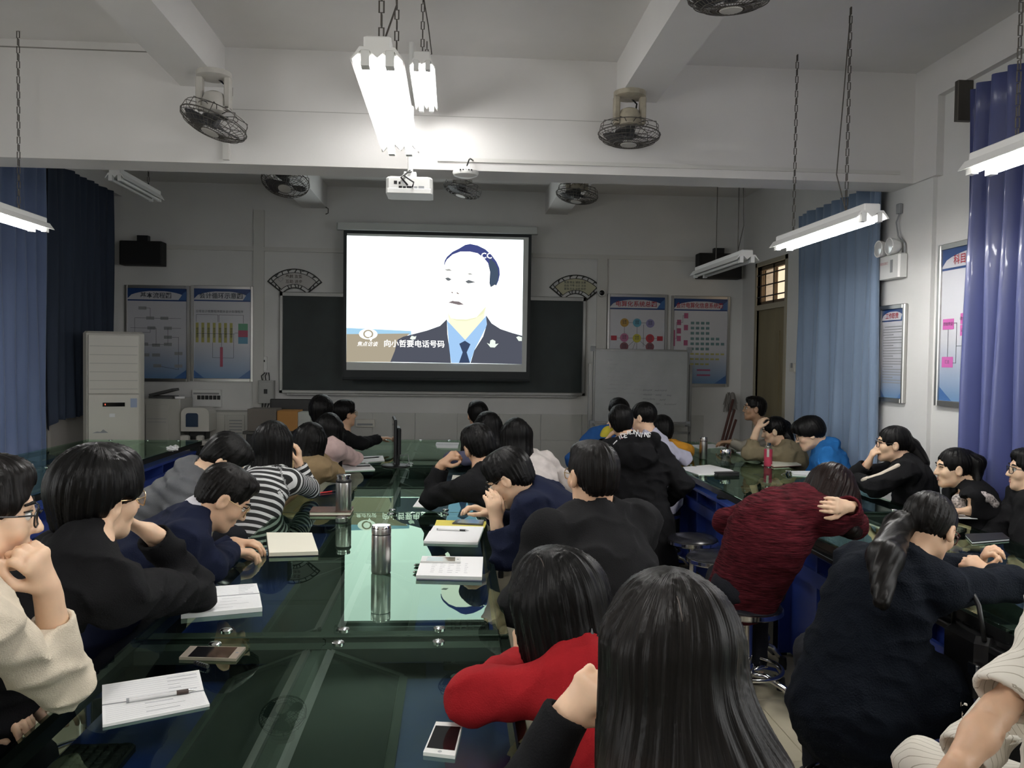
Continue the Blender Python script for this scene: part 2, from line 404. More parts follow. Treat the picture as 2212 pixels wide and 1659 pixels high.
# ------------------------------------------------------------------ posters
m_posterwhite = mat('poster_white', (0.60, 0.60, 0.64), 0.3)
m_swoosh = mat('poster_swoosh', (0.06, 0.15, 0.36), 0.3)
def poster_grad():
    m = bpy.data.materials.new('poster_print'); m.use_nodes = True; nt = m.node_tree; b_ = nt.nodes['Principled BSDF']
    tc = nt.nodes.new('ShaderNodeTexCoord'); sp = nt.nodes.new('ShaderNodeSeparateXYZ'); r = nt.nodes.new('ShaderNodeValToRGB')
    nt.links.new(tc.outputs['Generated'], sp.inputs[0]); nt.links.new(sp.outputs[2], r.inputs[0]); nt.links.new(r.outputs[0], b_.inputs['Base Color'])
    e = r.color_ramp.elements; e[0].position = 0.0; e[0].color = (0.17, 0.30, 0.50, 1); e[1].position = .40; e[1].color = (.62, .62, .66, 1)
    b_.inputs['Roughness'].default_value = 0.25; return m
m_poster = poster_grad()
m_hdr = mat('poster_blue', (0.02, 0.06, 0.20), 0.3)
m_red = mat('print_red', (0.42, 0.03, 0.05), 0.5)
m_line = mat('print_dark', (0.06, 0.07, 0.09), 0.5)
def flat_poly(name, pts, m, parent, layer):
    """flat printed shape standing in xz at y = -layer mm"""
    return MB().prism(pts, -layer * .001, -layer * .001 + .0008).build(name, m, parent)
def rect(name, x0, z0, x1, z1, m, parent, layer): return flat_poly(name, [(x0, z0), (x1, z0), (x1, z1), (x0, z1)], m, parent, layer)
def disc(name, x, z, r, m, parent, layer, n=20, rz=None):
    return flat_poly(name, [(x + r * math.cos(2 * PI * k / n), z + (rz or r) * math.sin(2 * PI * k / n)) for k in range(n)], m, parent, layer)
def poster(label, w, h, loc, rotz, title, tcol, fw=0.035, fm=None):
    t = thing('wall_chart', label, 'poster', loc, rotz)
    fm = fm or m_alu
    for nm, lo, hi in (('frame_bar', (-w / 2, -.03, 0), (-w / 2 + fw, 0, h)), ('frame_bar', (w / 2 - fw, -.03, 0), (w / 2, 0, h)),
                       ('frame_bar', (-w / 2 + fw, -.03, 0), (w / 2 - fw, 0, fw)), ('frame_bar', (-w / 2 + fw, -.03, h - fw), (w / 2 - fw, 0, h))):
        MB().bbox(lo, hi, .006).build(nm, fm, t)
    pw, ph = w - 2 * fw, h - 2 * fw
    MB().box((-pw / 2, -.012, fw), (pw / 2, -.002, h - fw)).build('printed_sheet', m_poster, t)
    top = h - fw
    L = 13
    rect('header_band', -pw / 2, top - .14 * ph, pw / 2, top, m_hdr, t, L)
    n = 16
    arc = [(-pw / 2 + pw * k / n, top - .115 * ph + .088 * ph * max(0, math.sin(PI * min(1, (k / n) * 1.0))) ** .45) for k in range(n + 1)]
    arc = [(x, min(z, top - .03 * ph)) for x, z in arc]
    flat_poly('header_swoosh', arc + [(pw / 2, top - .125 * ph), (-pw / 2, top - .125 * ph)], m_posterwhite, t, L + 1)
    flat_poly('header_arrow', [(pw * .36, top - .125 * ph), (pw * .5, top - .125 * ph), (pw * .5, top - .02 * ph), (pw * .44, top - .05 * ph)], m_swoosh, t, L + 2)
    text('title_text', title, .064 * h, tcol, t, (-.02 * w, -.0165, top - .082 * ph), bold=.012, squeeze=min(1.0, pw * .86 / (.064 * h * .98 * len(title))))
    flat_poly('corner_swoosh', [(-pw / 2, fw), (-pw / 2 + .18 * pw, fw), (-pw / 2, fw + .09 * ph)], m_swoosh, t, L)
    flat_poly('corner_swoosh', [(pw / 2, fw), (pw / 2 - .22 * pw, fw), (pw / 2, fw + .10 * ph)], m_swoosh, t, L)
    return t, pw, ph, fw
def wire(t, pts, L=14, th=.0035, nm='chart_line'):
    b_ = MB()
    for (x0, z0), (x1, z1) in zip(pts, pts[1:]):
        if abs(x1 - x0) < 1e-6 or abs(z1 - z0) < 1e-6:
            b_.box((min(x0, x1) - th / 2, -L * .001, min(z0, z1) - th / 2), (max(x0, x1) + th / 2, -L * .001 + .0008, max(z0, z1) + th / 2))
        else:
            dx, dz = x1 - x0, z1 - z0; l = math.hypot(dx, dz); ax, az = -dz / l * th / 2, dx / l * th / 2
            b_.prism([(x0 + ax, z0 + az), (x0 - ax, z0 - az), (x1 - ax, z1 - az), (x1 + ax, z1 + az)], -L * .001, -L * .001 + .0008)
    return b_.build(nm, m_line, t)
def wallbox(px0, py0, px1, py1, Y):
    a_, c_ = P(px0, py1, Y), P(px1, py0, Y); return a_[0], a_[2], c_[0], c_[2]
YP = YB - .001
# 1: dim line flow chart
x0, z0, x1, z1 = wallbox(270, 618, 411, 823, YP)
t, pw, ph, fw = poster('dim framed wall chart of grey flow boxes above the air conditioner', x1 - x0, z1 - z0, ((x0 + x1) / 2, YP, z0), 0, '基本流程图', m_line)
def gx(u): return -pw / 2 + u * pw
def gz(v): return fw + ph * (1 - v)
m_greybox = mat('print_grey', (.30, .31, .32), .5)
for u, v in ((.25, .22), (.62, .33), (.40, .44), (.68, .44), (.68, .54), (.28, .62), (.48, .63), (.68, .62), (.30, .74), (.48, .74), (.86, .72), (.50, .86), (.86, .86), (.38, .33)):
    rect('chart_box', gx(u) - .045, gz(v) - .018, gx(u) + .045, gz(v) + .018, m_greybox, t, 14)
wire(t, [(gx(.30), gz(.22)), (gx(.38), gz(.22)), (gx(.38), gz(.33)), (gx(.9), gz(.33))]); wire(t, [(gx(.38), gz(.33)), (gx(.12), gz(.33)), (gx(.12), gz(.49)), (gx(.38), gz(.49)), (gx(.38), gz(.44))])
wire(t, [(gx(.05), gz(.44)), (gx(.48), gz(.44)), (gx(.48), gz(.63))]); wire(t, [(gx(.9), gz(.44)), (gx(.68), gz(.44)), (gx(.68), gz(.62)), (gx(.3), gz(.63))])
wire(t, [(gx(.68), gz(.54)), (gx(.86), gz(.54)), (gx(.86), gz(.9)), (gx(.5), gz(.86))])
# 2: accounting cycle
x0, z0, x1, z1 = wallbox(413, 619, 549, 823, YP)
t, pw, ph, fw = poster('framed wall chart with yellow columns and green red blue blocks', x1 - x0, z1 - z0, ((x0 + x1) / 2, YP, z0), 0, '会计循环示意图', m_line)
m_py, m_pr, m_pg, m_pb = mat('print_yellow', (.45, .42, .13), .5), mat('print_pinkred', (.45, .10, .16), .5), mat('print_green', (.15, .38, .24), .5), mat('print_skyblue', (.15, .35, .5), .5)
for k in range(7): rect('chart_column', gx(.03 + .10 * k), gz(.60), gx(.08 + .10 * k), gz(.38), m_py, t, 14); text('chart_text', '审核填制', .03, m_line, t, (gx(.055 + .1 * k), -.0155, gz(.49)), rot=(0, PI / 2, 0))
for k, m_ in enumerate((m_pg, m_pr, m_pb)): rect('chart_block', gx(.78), gz(.46 + .075 * k), gx(.95), gz(.385 + .075 * k), m_, t, 14)
wire(t, [(gx(.04), gz(.37)), (gx(.04), gz(.29)), (gx(.42), gz(.29)), (gx(.42), gz(.37))]); wire(t, [(gx(.44), gz(.37)), (gx(.44), gz(.29)), (gx(.87), gz(.29)), (gx(.87), gz(.38))])
wire(t, [(gx(.72), gz(.49)), (gx(.78), gz(.49))]); wire(t, [(gx(.33), gz(.6)), (gx(.33), gz(.77)), (gx(.70), gz(.77)), (gx(.70), gz(.5))]); wire(t, [(gx(.05), gz(.5)), (gx(.72), gz(.5))], 15)
rect('chart_column', gx(.46), gz(.87), gx(.51), gz(.65), m_pr, t, 15); wire(t, [(gx(.485), gz(.65)), (gx(.485), gz(.5))])
text('chart_text', '日常会计核算程序', .034, m_line, t, (gx(.24), -.0155, gz(.255))); text('chart_text', '期末会计处理程序', .034, m_line, t, (gx(.66), -.0155, gz(.255)))
# 3: coloured circles
x0, z0, x1, z1 = wallbox(1308, 637, 1442, 838, YP)
t, pw, ph, fw = poster('framed wall chart with coloured circles above the whiteboard', x1 - x0, z1 - z0, ((x0 + x1) / 2, YP, z0), 0, '电算化系统总图', m_red)
def hexm(n, c): return mat(n, c, .5)
circ = [(.27, .29, hexm('c_orange', (.55, .33, .08))), (.5, .29, hexm('c_blue', (.13, .38, .52))), (.74, .295, hexm('c_violet', (.28, .26, .48))),
        (.27, .46, hexm('c_pink', (.50, .18, .32))), (.5, .465, hexm('c_yellow', (.55, .50, .06))), (.74, .465, hexm('c_red', (.50, .05, .07))), (.27, .56, hexm('c_dkred', (.25, .1, .12))), (.74, .56, hexm('c_dkred', (.25, .1, .12)))]
wire(t, [(gx(.27), gz(.29)), (gx(.74), gz(.29))]); wire(t, [(gx(.27), gz(.29)), (gx(.27), gz(.56))]); wire(t, [(gx(.5), gz(.29)), (gx(.5), gz(.6))]); wire(t, [(gx(.05), gz(.465)), (gx(.95), gz(.465))])
wire(t, [(gx(.62), gz(.31)), (gx(.62), gz(.56))]); wire(t, [(gx(.5), gz(.465)), (gx(.3), gz(.58))]); wire(t, [(gx(.5), gz(.465)), (gx(.72), gz(.58))]); wire(t, [(gx(.5), gz(.465)), (gx(.42), gz(.6))])
for u, v, m_ in circ: disc('chart_circle', gx(u), gz(v), .052, m_, t, 15); text('chart_text', '核算\n系统', .026, m_line, t, (gx(u), -.0165, gz(v) + .004))
for u in (.08, .92): rect('chart_block', gx(u) - .035, gz(.465) - .028, gx(u) + .035, gz(.465) + .028, m_red, t, 15)
# 4: pink and green grid
x0, z0, x1, z1 = wallbox(1446, 641, 1577, 834, YP)
t, pw, ph, fw = poster('framed wall chart of pink squares and green rows partly behind the whiteboard', x1 - x0, z1 - z0, ((x0 + x1) / 2, YP, z0), 0, '会计电算化信息系统图', m_red)
m_pp, m_pt = mat('print_pink', (.40, .10, .20), .5), mat('print_teal', (.14, .24, .25), .5)
for u, v in ((.23, .20), (.10, .28), (.23, .34), (.10, .38), (.10, .47), (.23, .52)): rect('chart_square', gx(u) - .025, gz(v) - .032, gx(u) + .025, gz(v) + .032, m_pp, t, 14)
rect('chart_bar', gx(-.0) + .002, gz(.56), gx(.03), gz(.37), m_pp, t, 14)
wire(t, [(gx(.02), gz(.47)), (gx(.055), gz(.47)), (gx(.055), gz(.28)), (gx(.1), gz(.28))]); wire(t, [(gx(.1), gz(.28)), (gx(.17), gz(.28)), (gx(.17), gz(.20)), (gx(.23), gz(.2))])
for r_, (v, n_) in enumerate(((.285, 4), (.345, 4), (.405, 4), (.47, 6), (.53, 7), (.59, 4))):
    for k in range(n_): rect('chart_cell', gx(.32 + .095 * k), gz(v) - .016, gx(.385 + .095 * k), gz(v) + .016, m_pt, t, 14)
for v, n_ in ((.65, 7), (.71, 6), (.77, 4)):
    for k in range(n_): rect('chart_cell', gx(.32 + .095 * k), gz(v) - .010, gx(.385 + .095 * k), gz(v) + .010, m_py, t, 14)
for v in (.84, .90): rect('chart_bar', gx(.45), gz(v) - .010, gx(.7), gz(v) + .010, m_pp, t, 14)

# right wall chart (partly behind the near curtain) and narrow notice
YW0, YW1 = 5.27, 4.45
pz1, pz0 = 2.385, 1.335
t, pw, ph, fw = poster('large framed wall chart with magenta boxes beside the violet curtain', YW0 - YW1, pz1 - pz0, (XR - .001, (YW0 + YW1) / 2, pz0), -PI / 2, '科目汇总表核算', m_red)
m_mag, m_mint = mat('print_magenta', (.62, .14, .44), .5), mat('print_mint', (.30, .58, .36), .5)
for u0, v0, u1, v1, m_ in ((.03, .46, .19, .53, m_mag), (.03, .71, .19, .78, m_mag), (.28, .43, .44, .50, m_mag), (.28, .505, .44, .575, m_mag), (.50, .48, .66, .54, m_mint), (.74, .46, .92, .52, m_mag), (.74, .62, .92, .68, m_mint)):
    rect('chart_block', gx(u0), gz(v1), gx(u1), gz(v0), m_, t, 14)
for u, v, s in ((.11, .495, '原始凭证'), (.11, .745, '汇总'), (.36, .465, '收付款凭证'), (.36, .54, '记账凭证'), (.58, .51, '日记账')):
    text('chart_text', s, .026, m_line, t, (gx(u), -.0155, gz(v)))
wire(t, [(gx(.36), gz(.43)), (gx(.36), gz(.37)), (gx(.9), gz(.37))]); wire(t, [(gx(.19), gz(.49)), (gx(.23), gz(.49)), (gx(.23), gz(.75)), (gx(.19), gz(.75))]); wire(t, [(gx(.11), gz(.53)), (gx(.11), gz(.71))])
wire(t, [(gx(.36), gz(.575)), (gx(.36), gz(.75)), (gx(.8), gz(.75))]); wire(t, [(gx(.23), gz(.64)), (gx(.36), gz(.64))]); wire(t, [(gx(.44), gz(.51)), (gx(.5), gz(.51))])
text('chart_text', '表示填制、登记或核对', .03, m_line, t, (gx(.5), -.0155, gz(.88)))
ny0, ny1 = 5.96, 5.60
t, pw, ph, fw = poster('narrow framed notice of small print below the emergency light', ny0 - ny1, .70, (XR - .031, (ny0 + ny1) / 2, 1.33), -PI / 2, '工作职责', m_red, fw=.03)
for k in range(22):
    v = .20 + .030 * k; u1 = .92 if k % 4 != 3 else .55
    rect('notice_line', gx(.08 + (.06 if k % 4 == 0 else 0)), gz(v) - .0035, gx(u1), gz(v) + .0035, m_greybox, t, 14)

# ------------------------------------------------------------------ blackboard
x0, z0, x1, z1 = wallbox(604, 643, 1266, 848, YB)
t = thing('blackboard', 'long dark green blackboard behind the projection screen', 'blackboard', ((x0 + x1) / 2, YB, z0))
w_, h_ = x1 - x0, z1 - z0
m_board = mat('green_blackboard', (0.020, 0.030, 0.030), 0.55, noise=0.25, nscale=3)
MB().box((-w_ / 2 + .02, -.03, .02), (w_ / 2 - .02, -.002, h_ - .02)).build('board', m_board, t)
m_bframe = mat('dull_aluminium', (.30, .30, .29), .4, .8)
for lo, hi in (((-w_ / 2, -.045, 0), (-w_ / 2 + .045, 0, h_)), ((w_ / 2 - .045, -.045, 0), (w_ / 2, 0, h_)), ((-w_ / 2, -.045, h_ - .045), (w_ / 2, 0, h_)), ((-w_ / 2, -.045, 0), (w_ / 2, 0, .035))):
    MB().bbox(lo, hi, .008).build('frame_bar', m_bframe, t)
MB().bbox((-w_ / 2 + .1, -.10, -.02), (w_ / 2 - .1, -.002, -.002), .004).build('chalk_ledge', m_bframe, t)

# ------------------------------------------------------------------ projection screen with its picture
YSC = 9.62
def S(zx, zy):                                # picture traced on the screen plane
    p = P(720 + zx * .27125, 460 + zy * .27125, YSC); return p[0], p[2]
cx, cz = S(820, 1255)
t = thing('projection_screen', 'pull-down projection screen showing a man in dark uniform', 'screen', (cx, YSC, cz))
def SL(pts): return [(S(*p)[0] - cx, S(*p)[1] - cz) for p in pts]
m_case = mat('screen_case', (.52, .54, .52), .4)
ax, az = SL([(30, 75)])[0]; bx, bz = SL([(1630, 105)])[0]
case = MB().bbox((ax, -.05, az - .085), (bx, .06, az), .015).build('roller_case', m_case, t)
for sx in (ax + .1, bx - .1): MB().box((sx - .04, .06, az - .07), (sx + .04, .279, az - .02)).build('wall_bracket', m_blackmetal, t)
ix0, iz0 = SL([(104, 1250)])[0]; ix1, iz1 = SL([(1556, 150)])[0]
x_l, z_t = SL([(82, 130)])[0]; x_r = SL([(1580, 150)])[0][0]
m_sborder = mat('screen_border', (.018, .022, .024), .6)
fab = MB().box((x_l, .002, iz0 - .10), (x_r, .006, z_t + .02)).build('screen_border', m_sborder, t)
m_sfab = mat('screen_fabric', (.70, .72, .70), .9)
flat_poly('screen_fabric', SL([(104, 1250), (1536, 1266), (1556, 195), (110, 162)]), m_sfab, t, 1)
MB().tube([(x_l, .004, iz0 - .10), (x_r, .004, iz0 - .10)], .018, 10).build('weight_bar', m_sborder, t)
def em(n, r, g, b_, s=1.0): return emat('light_' + n, srgb(r, g, b_), s)
PIC = 1.9
layers = [
 ('picture_background', [(108, 180), (1514, 215), (1500, 1205), (104, 1186)], em('white', 243, 255, 255, PIC)),
 ('picture_haze', [(106, 915), (620, 940), (620, 970), (106, 975)], em('haze', 150, 190, 215, 1.2)),
 ('picture_wall', [(106, 965), (610, 960), (560, 1000), (470, 1188), (104, 1186)], em('tan', 168, 158, 138, 1.0)),
 ('picture_hair', [(882, 410), (888, 380), (905, 350), (950, 310), (1000, 285), (1050, 255), (1090, 247), (1150, 260), (1210, 290), (1260, 335), (1300, 390), (1322, 440), (1326, 490), (1315, 540), (1295, 585), (1240, 590)], em('hair', 66, 74, 128, 1.0)),
 ('picture_hair_side', [(1245, 360), (1290, 400), (1312, 450), (1315, 500), (1305, 550), (1290, 585), (1240, 590), (1240, 450)], em('hairs', 70, 85, 105, .95)),
 ('picture_ear', [(1240, 600), (1285, 572), (1322, 588), (1326, 615), (1300, 645), (1245, 655)], em('ear', 245, 240, 225, 1.3)),
 ('picture_neck', [(912, 800), (925, 880), (1050, 1015), (1190, 880), (1218, 740), (1240, 640)], em('neck', 238, 238, 206, 1.1)),
 ('picture_face', [(890, 400), (905, 372), (950, 332), (1010, 309), (1090, 309), (1150, 322), (1200, 362), (1232, 400), (1248, 470), (1243, 560), (1255, 600), (1238, 660), (1218, 740), (1185, 800), (1130, 842), (1060, 862), (985, 860), (938, 838), (916, 800), (905, 740), (899, 680), (890, 600), (884, 460)], em('face', 255, 252, 244, PIC)),
 ('picture_jaw_shade', [(930, 838), (985, 860), (1060, 862), (1130, 842), (1185, 800), (1214, 745), (1195, 800), (1140, 830), (1060, 848), (985, 846)], em('jaw', 225, 226, 190, 1.1)),
 ('picture_brow', [(885, 450), (925, 446), (946, 462), (905, 462)], em('brow', 170, 172, 168, 1.)),
 ('picture_brow', [(1065, 482), (1092, 480), (1112, 492), (1085, 494)], em('brow', 170, 172, 168, 1.)),
 ('picture_eye', [(890, 520), (915, 514), (942, 530), (920, 542), (905, 538)], em('eye', 110, 115, 120, .9)),
 ('picture_eye', [(1050, 546), (1078, 534), (1132, 552), (1095, 560), (1070, 562)], em('eye', 110, 115, 120, .9)),
 ('picture_nostril', [(938, 632), (948, 628), (955, 640), (945, 640)], em('nostril', 120, 105, 100, .9)),
 ('picture_nostril', [(978, 634), (990, 634), (1006, 648), (990, 646)], em('nostril', 120, 105, 100, .9)),
 ('picture_mouth', [(915, 714), (950, 700), (968, 704), (1000, 706), (1040, 730), (1000, 734), (950, 722)], em('mouth', 128, 118, 120, .95)),
 ('picture_shirt', [(905, 856), (1050, 1012), (1217, 820), (1222, 900), (1122, 1096), (1090, 1195), (940, 1195), (922, 1080)], em('shirt', 160, 198, 238, 1.0)),
 ('picture_tie', [(1003, 1042), (1048, 1018), (1092, 1046), (1062, 1110), (1088, 1195), (1000, 1195), (1030, 1110)], em('tie', 62, 76, 104, .9)),
 ('picture_jacket', [(905, 846), (850, 900), (750, 936), (640, 965), (560, 985), (512, 1010), (490, 1100), (455, 1186), (938, 1196), (924, 1080), (908, 960)], em('jacket', 76, 79, 90, 1.1)),
 ('picture_jacket', [(1216, 815), (1260, 880), (1330, 925), (1420, 955), (1502, 978), (1500, 1205), (1092, 1196), (1122, 1096), (1192, 985), (1222, 890)], em('jacket', 76, 79, 90, 1.1)),
 ('picture_badge', [(610, 1000), (625, 978), (650, 985), (662, 980), (655, 1005), (630, 1012)], em('badge', 225, 235, 225, 1.1)),
 ('picture_badge', [(1222, 1035), (1245, 1045), (1250, 1015), (1268, 1008), (1290, 1020), (1290, 1045), (1315, 1040), (1285, 1072), (1250, 1070)], em('badge', 225, 235, 225, 1.1)),
 ('picture_badge', [(1455, 990), (1475, 982), (1500, 990), (1500, 1020), (1475, 1020)], em('badge', 225, 235, 225, 1.1)),
]
for i, (nm, pts, m_) in enumerate(layers): flat_poly(nm, SL(pts), m_, t, 2 + i)
LY = -.001 * (len(layers) + 3)
def stext(nm, s, zx, zy, h, m_, **k):
    x_, z_ = SL([(zx, zy)])[0]; return text(nm, s, h * .27125 * YSC / F, m_, t, (x_, LY, z_), **k)
m_cap = em('caption', 255, 255, 250, 1.5)
stext('caption_text', '向小哲要电话号码', 645, 1046, 60, m_cap, bold=.012)
stext('logo_text', '焦点访谈', 272, 1046, 40, m_cap, shear=.25)
stext('channel_text', 'CCT', 1238, 345, 62, m_cap, bold=.02)
x_, z_ = SL([(280, 965)])[0]
k_ = .27125 * YSC / F
disc('logo_disc', x_, z_, 72 * k_, m_cap, t, len(layers) + 3, rz=42 * k_); disc('logo_ring', x_, z_, 40 * k_, em('tan', 168, 158, 138), t, len(layers) + 4, rz=34 * k_); disc('logo_core', x_, z_, 27 * k_, m_cap, t, len(layers) + 5, rz=23 * k_)
flat_poly('logo_tail', SL([(285, 995), (325, 985), (300, 1025)]), m_cap, t, len(layers) + 6)

# ------------------------------------------------------------------ fan-shaped wall ornaments
m_fanwood = mat('dark_fretwork', (.025, .025, .022), .5)
def fan_sign(label, px0, py_top, px1, sheet, lines, cols, tmat):
    a_, c_ = P(px0, py_top, YB - .002), P(px1, py_top, YB - .002); w_ = c_[0] - a_[0]
    t = thing('fan_plaque', label, 'plaque', ((a_[0] + c_[0]) / 2, YB - .002, a_[2] - .52 * w_ * .92 + .015))
    R1, R0 = w_ * .64, w_ * .275; a0 = math.radians(51)
    cz_ = w_ * .92 * .52 - R1 + .0
    def arc(r, n=24, s=1): return [(r * math.sin(-a0 + 2 * a0 * k / n), cz_ + r * math.cos(-a0 + 2 * a0 * k / n)) for k in range(n + 1)][::s]
    th = .012
    def band(r, m_, nm):
        o_, i_ = arc(r), arc(r - th)
        b_ = MB()
        for k in range(24): b_.prism([o_[k], o_[k + 1], i_[k + 1], i_[k]], -.012, 0)
        b_.build(nm, m_, t)
    Ri1, Ri0, ai = R1 - .044, R0 + .044, a0 - .11
    band(R1, m_fanwood, 'outer_rim'); band(R0 + th, m_fanwood, 'inner_rim')
    n = 24
    o_ = [(Ri1 * math.sin(-ai + 2 * ai * k / n), cz_ + Ri1 * math.cos(-ai + 2 * ai * k / n)) for k in range(n + 1)]
    i_ = [(Ri0 * math.sin(-ai + 2 * ai * k / n), cz_ + Ri0 * math.cos(-ai + 2 * ai * k / n)) for k in range(n + 1)]
    flat_poly('panel', o_ + i_[::-1], sheet, t, 3)
    for q, r_ in ((o_, -.006), (i_, .006)):
        b_ = MB()
        for k in range(n):
            (xa, za), (xb, zb) = q[k], q[k + 1]
            b_.prism([(xa, za), (xb, zb), (xb * (1 + r_ / .4), zb + r_), (xa * (1 + r_ / .4), za + r_)], -.010, 0)
        b_.build('panel_rim', m_fanwood, t)
    def pol(a, r): return (r * math.sin(a), cz_ + r * math.cos(a))
    def bar(p, q, wd=.009):
        dx, dz = q[0] - p[0], q[1] - p[1]; l = math.hypot(dx, dz) or 1; ax_, az_ = -dz / l * wd / 2, dx / l * wd / 2
        MB().prism([(p[0] + ax_, p[1] + az_), (p[0] - ax_, p[1] - az_), (q[0] - ax_, q[1] - az_), (q[0] + ax_, q[1] + az_)], -.011, 0).build('lattice_bar', m_fanwood, t)
    for s in (-1, 1):
        bar(pol(s * a0, R0), pol(s * a0, R1), .016); bar(pol(s * ai, Ri0), pol(s * ai, Ri1))
        for f in (.2, .5, .8): bar(pol(s * a0, R0 + (R1 - R0) * f), pol(s * ai, Ri0 + (Ri1 - Ri0) * (f + .12)))
    rnd = random.Random(px0)
    for k in range(9):
        a = -a0 + 2 * a0 * (k + .5) / 9
        bar(pol(a, Ri1), pol(a + rnd.uniform(-.07, .07), R1 - .006))
        if k % 2: bar(pol(a, (Ri1 + R1) / 2), pol(a + .12, R1 - .006), .007)
        if 1 < k < 7: bar(pol(a, Ri0), pol(a + rnd.uniform(-.1, .1), R0 + .006))
    for r_, ln in enumerate(lines):
        text('plaque_text', ln, cols, tmat, t, (-.01, -.0045, cz_ + Ri1 - .050 - r_ * cols * 1.3), bold=.01)
    return t, cz_, Ri1
m_sheet1, m_sheet2 = mat('plaque_white', (.55, .53, .51), .5), mat('plaque_cream', (.52, .50, .34), .5)
t, cz_, Ri1 = fan_sign('fan-shaped wall plaque with white panel and heart, beside the blackboard corner', 578, 582, 696, m_sheet1, ['奉献 友爱', '互助 进步'], .046, mat('seal_text', (.10, .07, .06), .6))
hp = [(.032 * math.sin(a) ** 3, .002 * (13 * math.cos(a) - 5 * math.cos(2 * a) - 2 * math.cos(3 * a) - math.cos(4 * a))) for a in [2 * PI * k / 28 for k in range(28)]]
b_ = MB()
for k in range(28):
    p, q = hp[k], hp[(k + 1) % 28]; b_.prism([(p[0] - .165, p[1] + cz_ + Ri1 - .085), (q[0] - .165, q[1] + cz_ + Ri1 - .085), (q[0] * .8 - .165, q[1] * .8 + cz_ + Ri1 - .085), (p[0] * .8 - .165, p[1] * .8 + cz_ + Ri1 - .085)], -.005, -.004)
b_.build('heart_outline', m_greybox, t)
fan_sign('fan-shaped wall plaque with cream panel and three lines of text', 1187, 595, 1301, m_sheet2, ['爱国 敬业 诚信 友善', '自由 平等 公正 法治', '富强 民主 文明 和谐'], .030, m_line)

# small camera dome beside the cream plaque
p = P(1297, 634, YB)
t = thing('security_camera', 'small white wall camera with dark lens beside the cream fan plaque', 'camera', (p[0], YB, p[2]))
MB().lathe([(.0, -.10), (.04, -.10), (.045, -.06), (.045, 0)], 16, axis='y').build('housing', m_white, t, smooth=True)
MB().lathe([(.0, -.112), (.02, -.110), (.032, -.10)], 16, axis='y').build('lens', m_screenblack, t, smooth=True)

# ------------------------------------------------------------------ black loudspeakers on the back wall
def speaker(label, px0, py0, px1, py1, rot=0.0):
    x0, z0, x1, z1 = wallbox(px0, py0, px1, py1, 9.7)
    t = thing('wall_speaker', label, 'speaker', ((x0 + x1) / 2, 9.7, z0), rot); w_, h_ = x1 - x0, z1 - z0
    MB().bbox((-w_ / 2, 0, 0), (w_ / 2, .17, h_), .01).build('cabinet', mat('speaker_black', (.012, .012, .012), .7), t)
    MB().bbox((-w_ / 2 + .015, -.012, .015), (w_ / 2 - .015, 0, h_ - .015), .006).build('grille', mat('speaker_cloth', (.016, .016, .017), .95), t)
    MB().box((-.06, .06, h_), (.06, .14, h_ + .07)).box((-.025, .14, h_ * .3), (.025, .199, h_ * .7)).build('bracket', m_black, t)
speaker('black wall speaker above the dim chart near the navy curtain', 257, 521, 349, 571)
speaker('black wall speaker behind the unlit lamp near the door', 1510, 548, 1604, 600)

# ------------------------------------------------------------------ boxes and sockets on the walls
def wallunit(name, label, cat, px0, py0, px1, py1, d, m_):
    x0, z0, x1, z1 = wallbox(px0, py0, px1, py1, YB - d)
    t = thing(name, label, cat, ((x0 + x1) / 2, YB, z0)); w_, h_ = x1 - x0, z1 - z0
    MB().bbox((-w_ / 2, -d, 0), (w_ / 2, -.0, h_), .006).build('housing', m_, t); return t, w_, h_, d
m_greybox2 = mat('grey_enamel', (.42, .42, .40), .4)
t, w_, h_, d = wallunit('electrical_box', 'grey electrical box with black switch beside the blackboard', 'box', 557, 822, 591, 871, .10, m_greybox2)
MB().box((-.02, -d - .012, h_ * .42), (.02, -d, h_ * .62)).build('switch', m_black, t)
MB().bbox((-w_ / 2 + .012, -d - .006, .02), (w_ / 2 - .012, -d, h_ - .02), .004).build('cover', m_greybox2, t)
for k in range(3): MB().tube([(-.05 + .04 * k, -.05, h_), (-.06 + .045 * k, -.06, h_ + .05), (-.02 + .02 * k, -.04, h_ + .09)], .006, 6).build('cable', m_black, t); MB().tube([(-.05 + .04 * k, -.05, 0), (-.05 + .03 * k, -.05, -.05)], .006, 6).build('cable', m_black, t)
t, w_, h_, d = wallunit('breaker_panel', 'white breaker panel with a row of black switches near the binding machine', 'panel', 414, 842, 477, 878, .06, m_white)
for k in range(6): MB().box((-.10 + .045 * k, -d - .01, h_ * .42), (-.065 + .045 * k, -d, h_ * .66)).build('breaker', m_black, t)
MB().box((-w_ / 2 + .02, -d - .004, h_ * .72), (w_ / 2 - .02, -d, h_ * .82)).build('cover_slot', mat('slot_grey', (.3, .3, .3), .5), t)
t, w_, h_, d = wallunit('power_socket', 'white power socket above the grey electrical box', 'socket', 563, 770, 577, 800, .02, m_white)
MB().box((-.012, -d - .002, h_ * .6), (.012, -d, h_ * .75)).build('socket_holes', m_black, t)
t, w_, h_, d = wallunit('wall_outlet_strip', 'pale wall fitting below the blackboard near the seated man in glasses', 'fitting', 768, 906, 809, 922, .05, m_offwhite)
MB().box((-w_ / 2 + .02, -d - .003, h_ * .2), (w_ / 2 - .02, -d, h_ * .45)).build('slot', m_greybox, t)
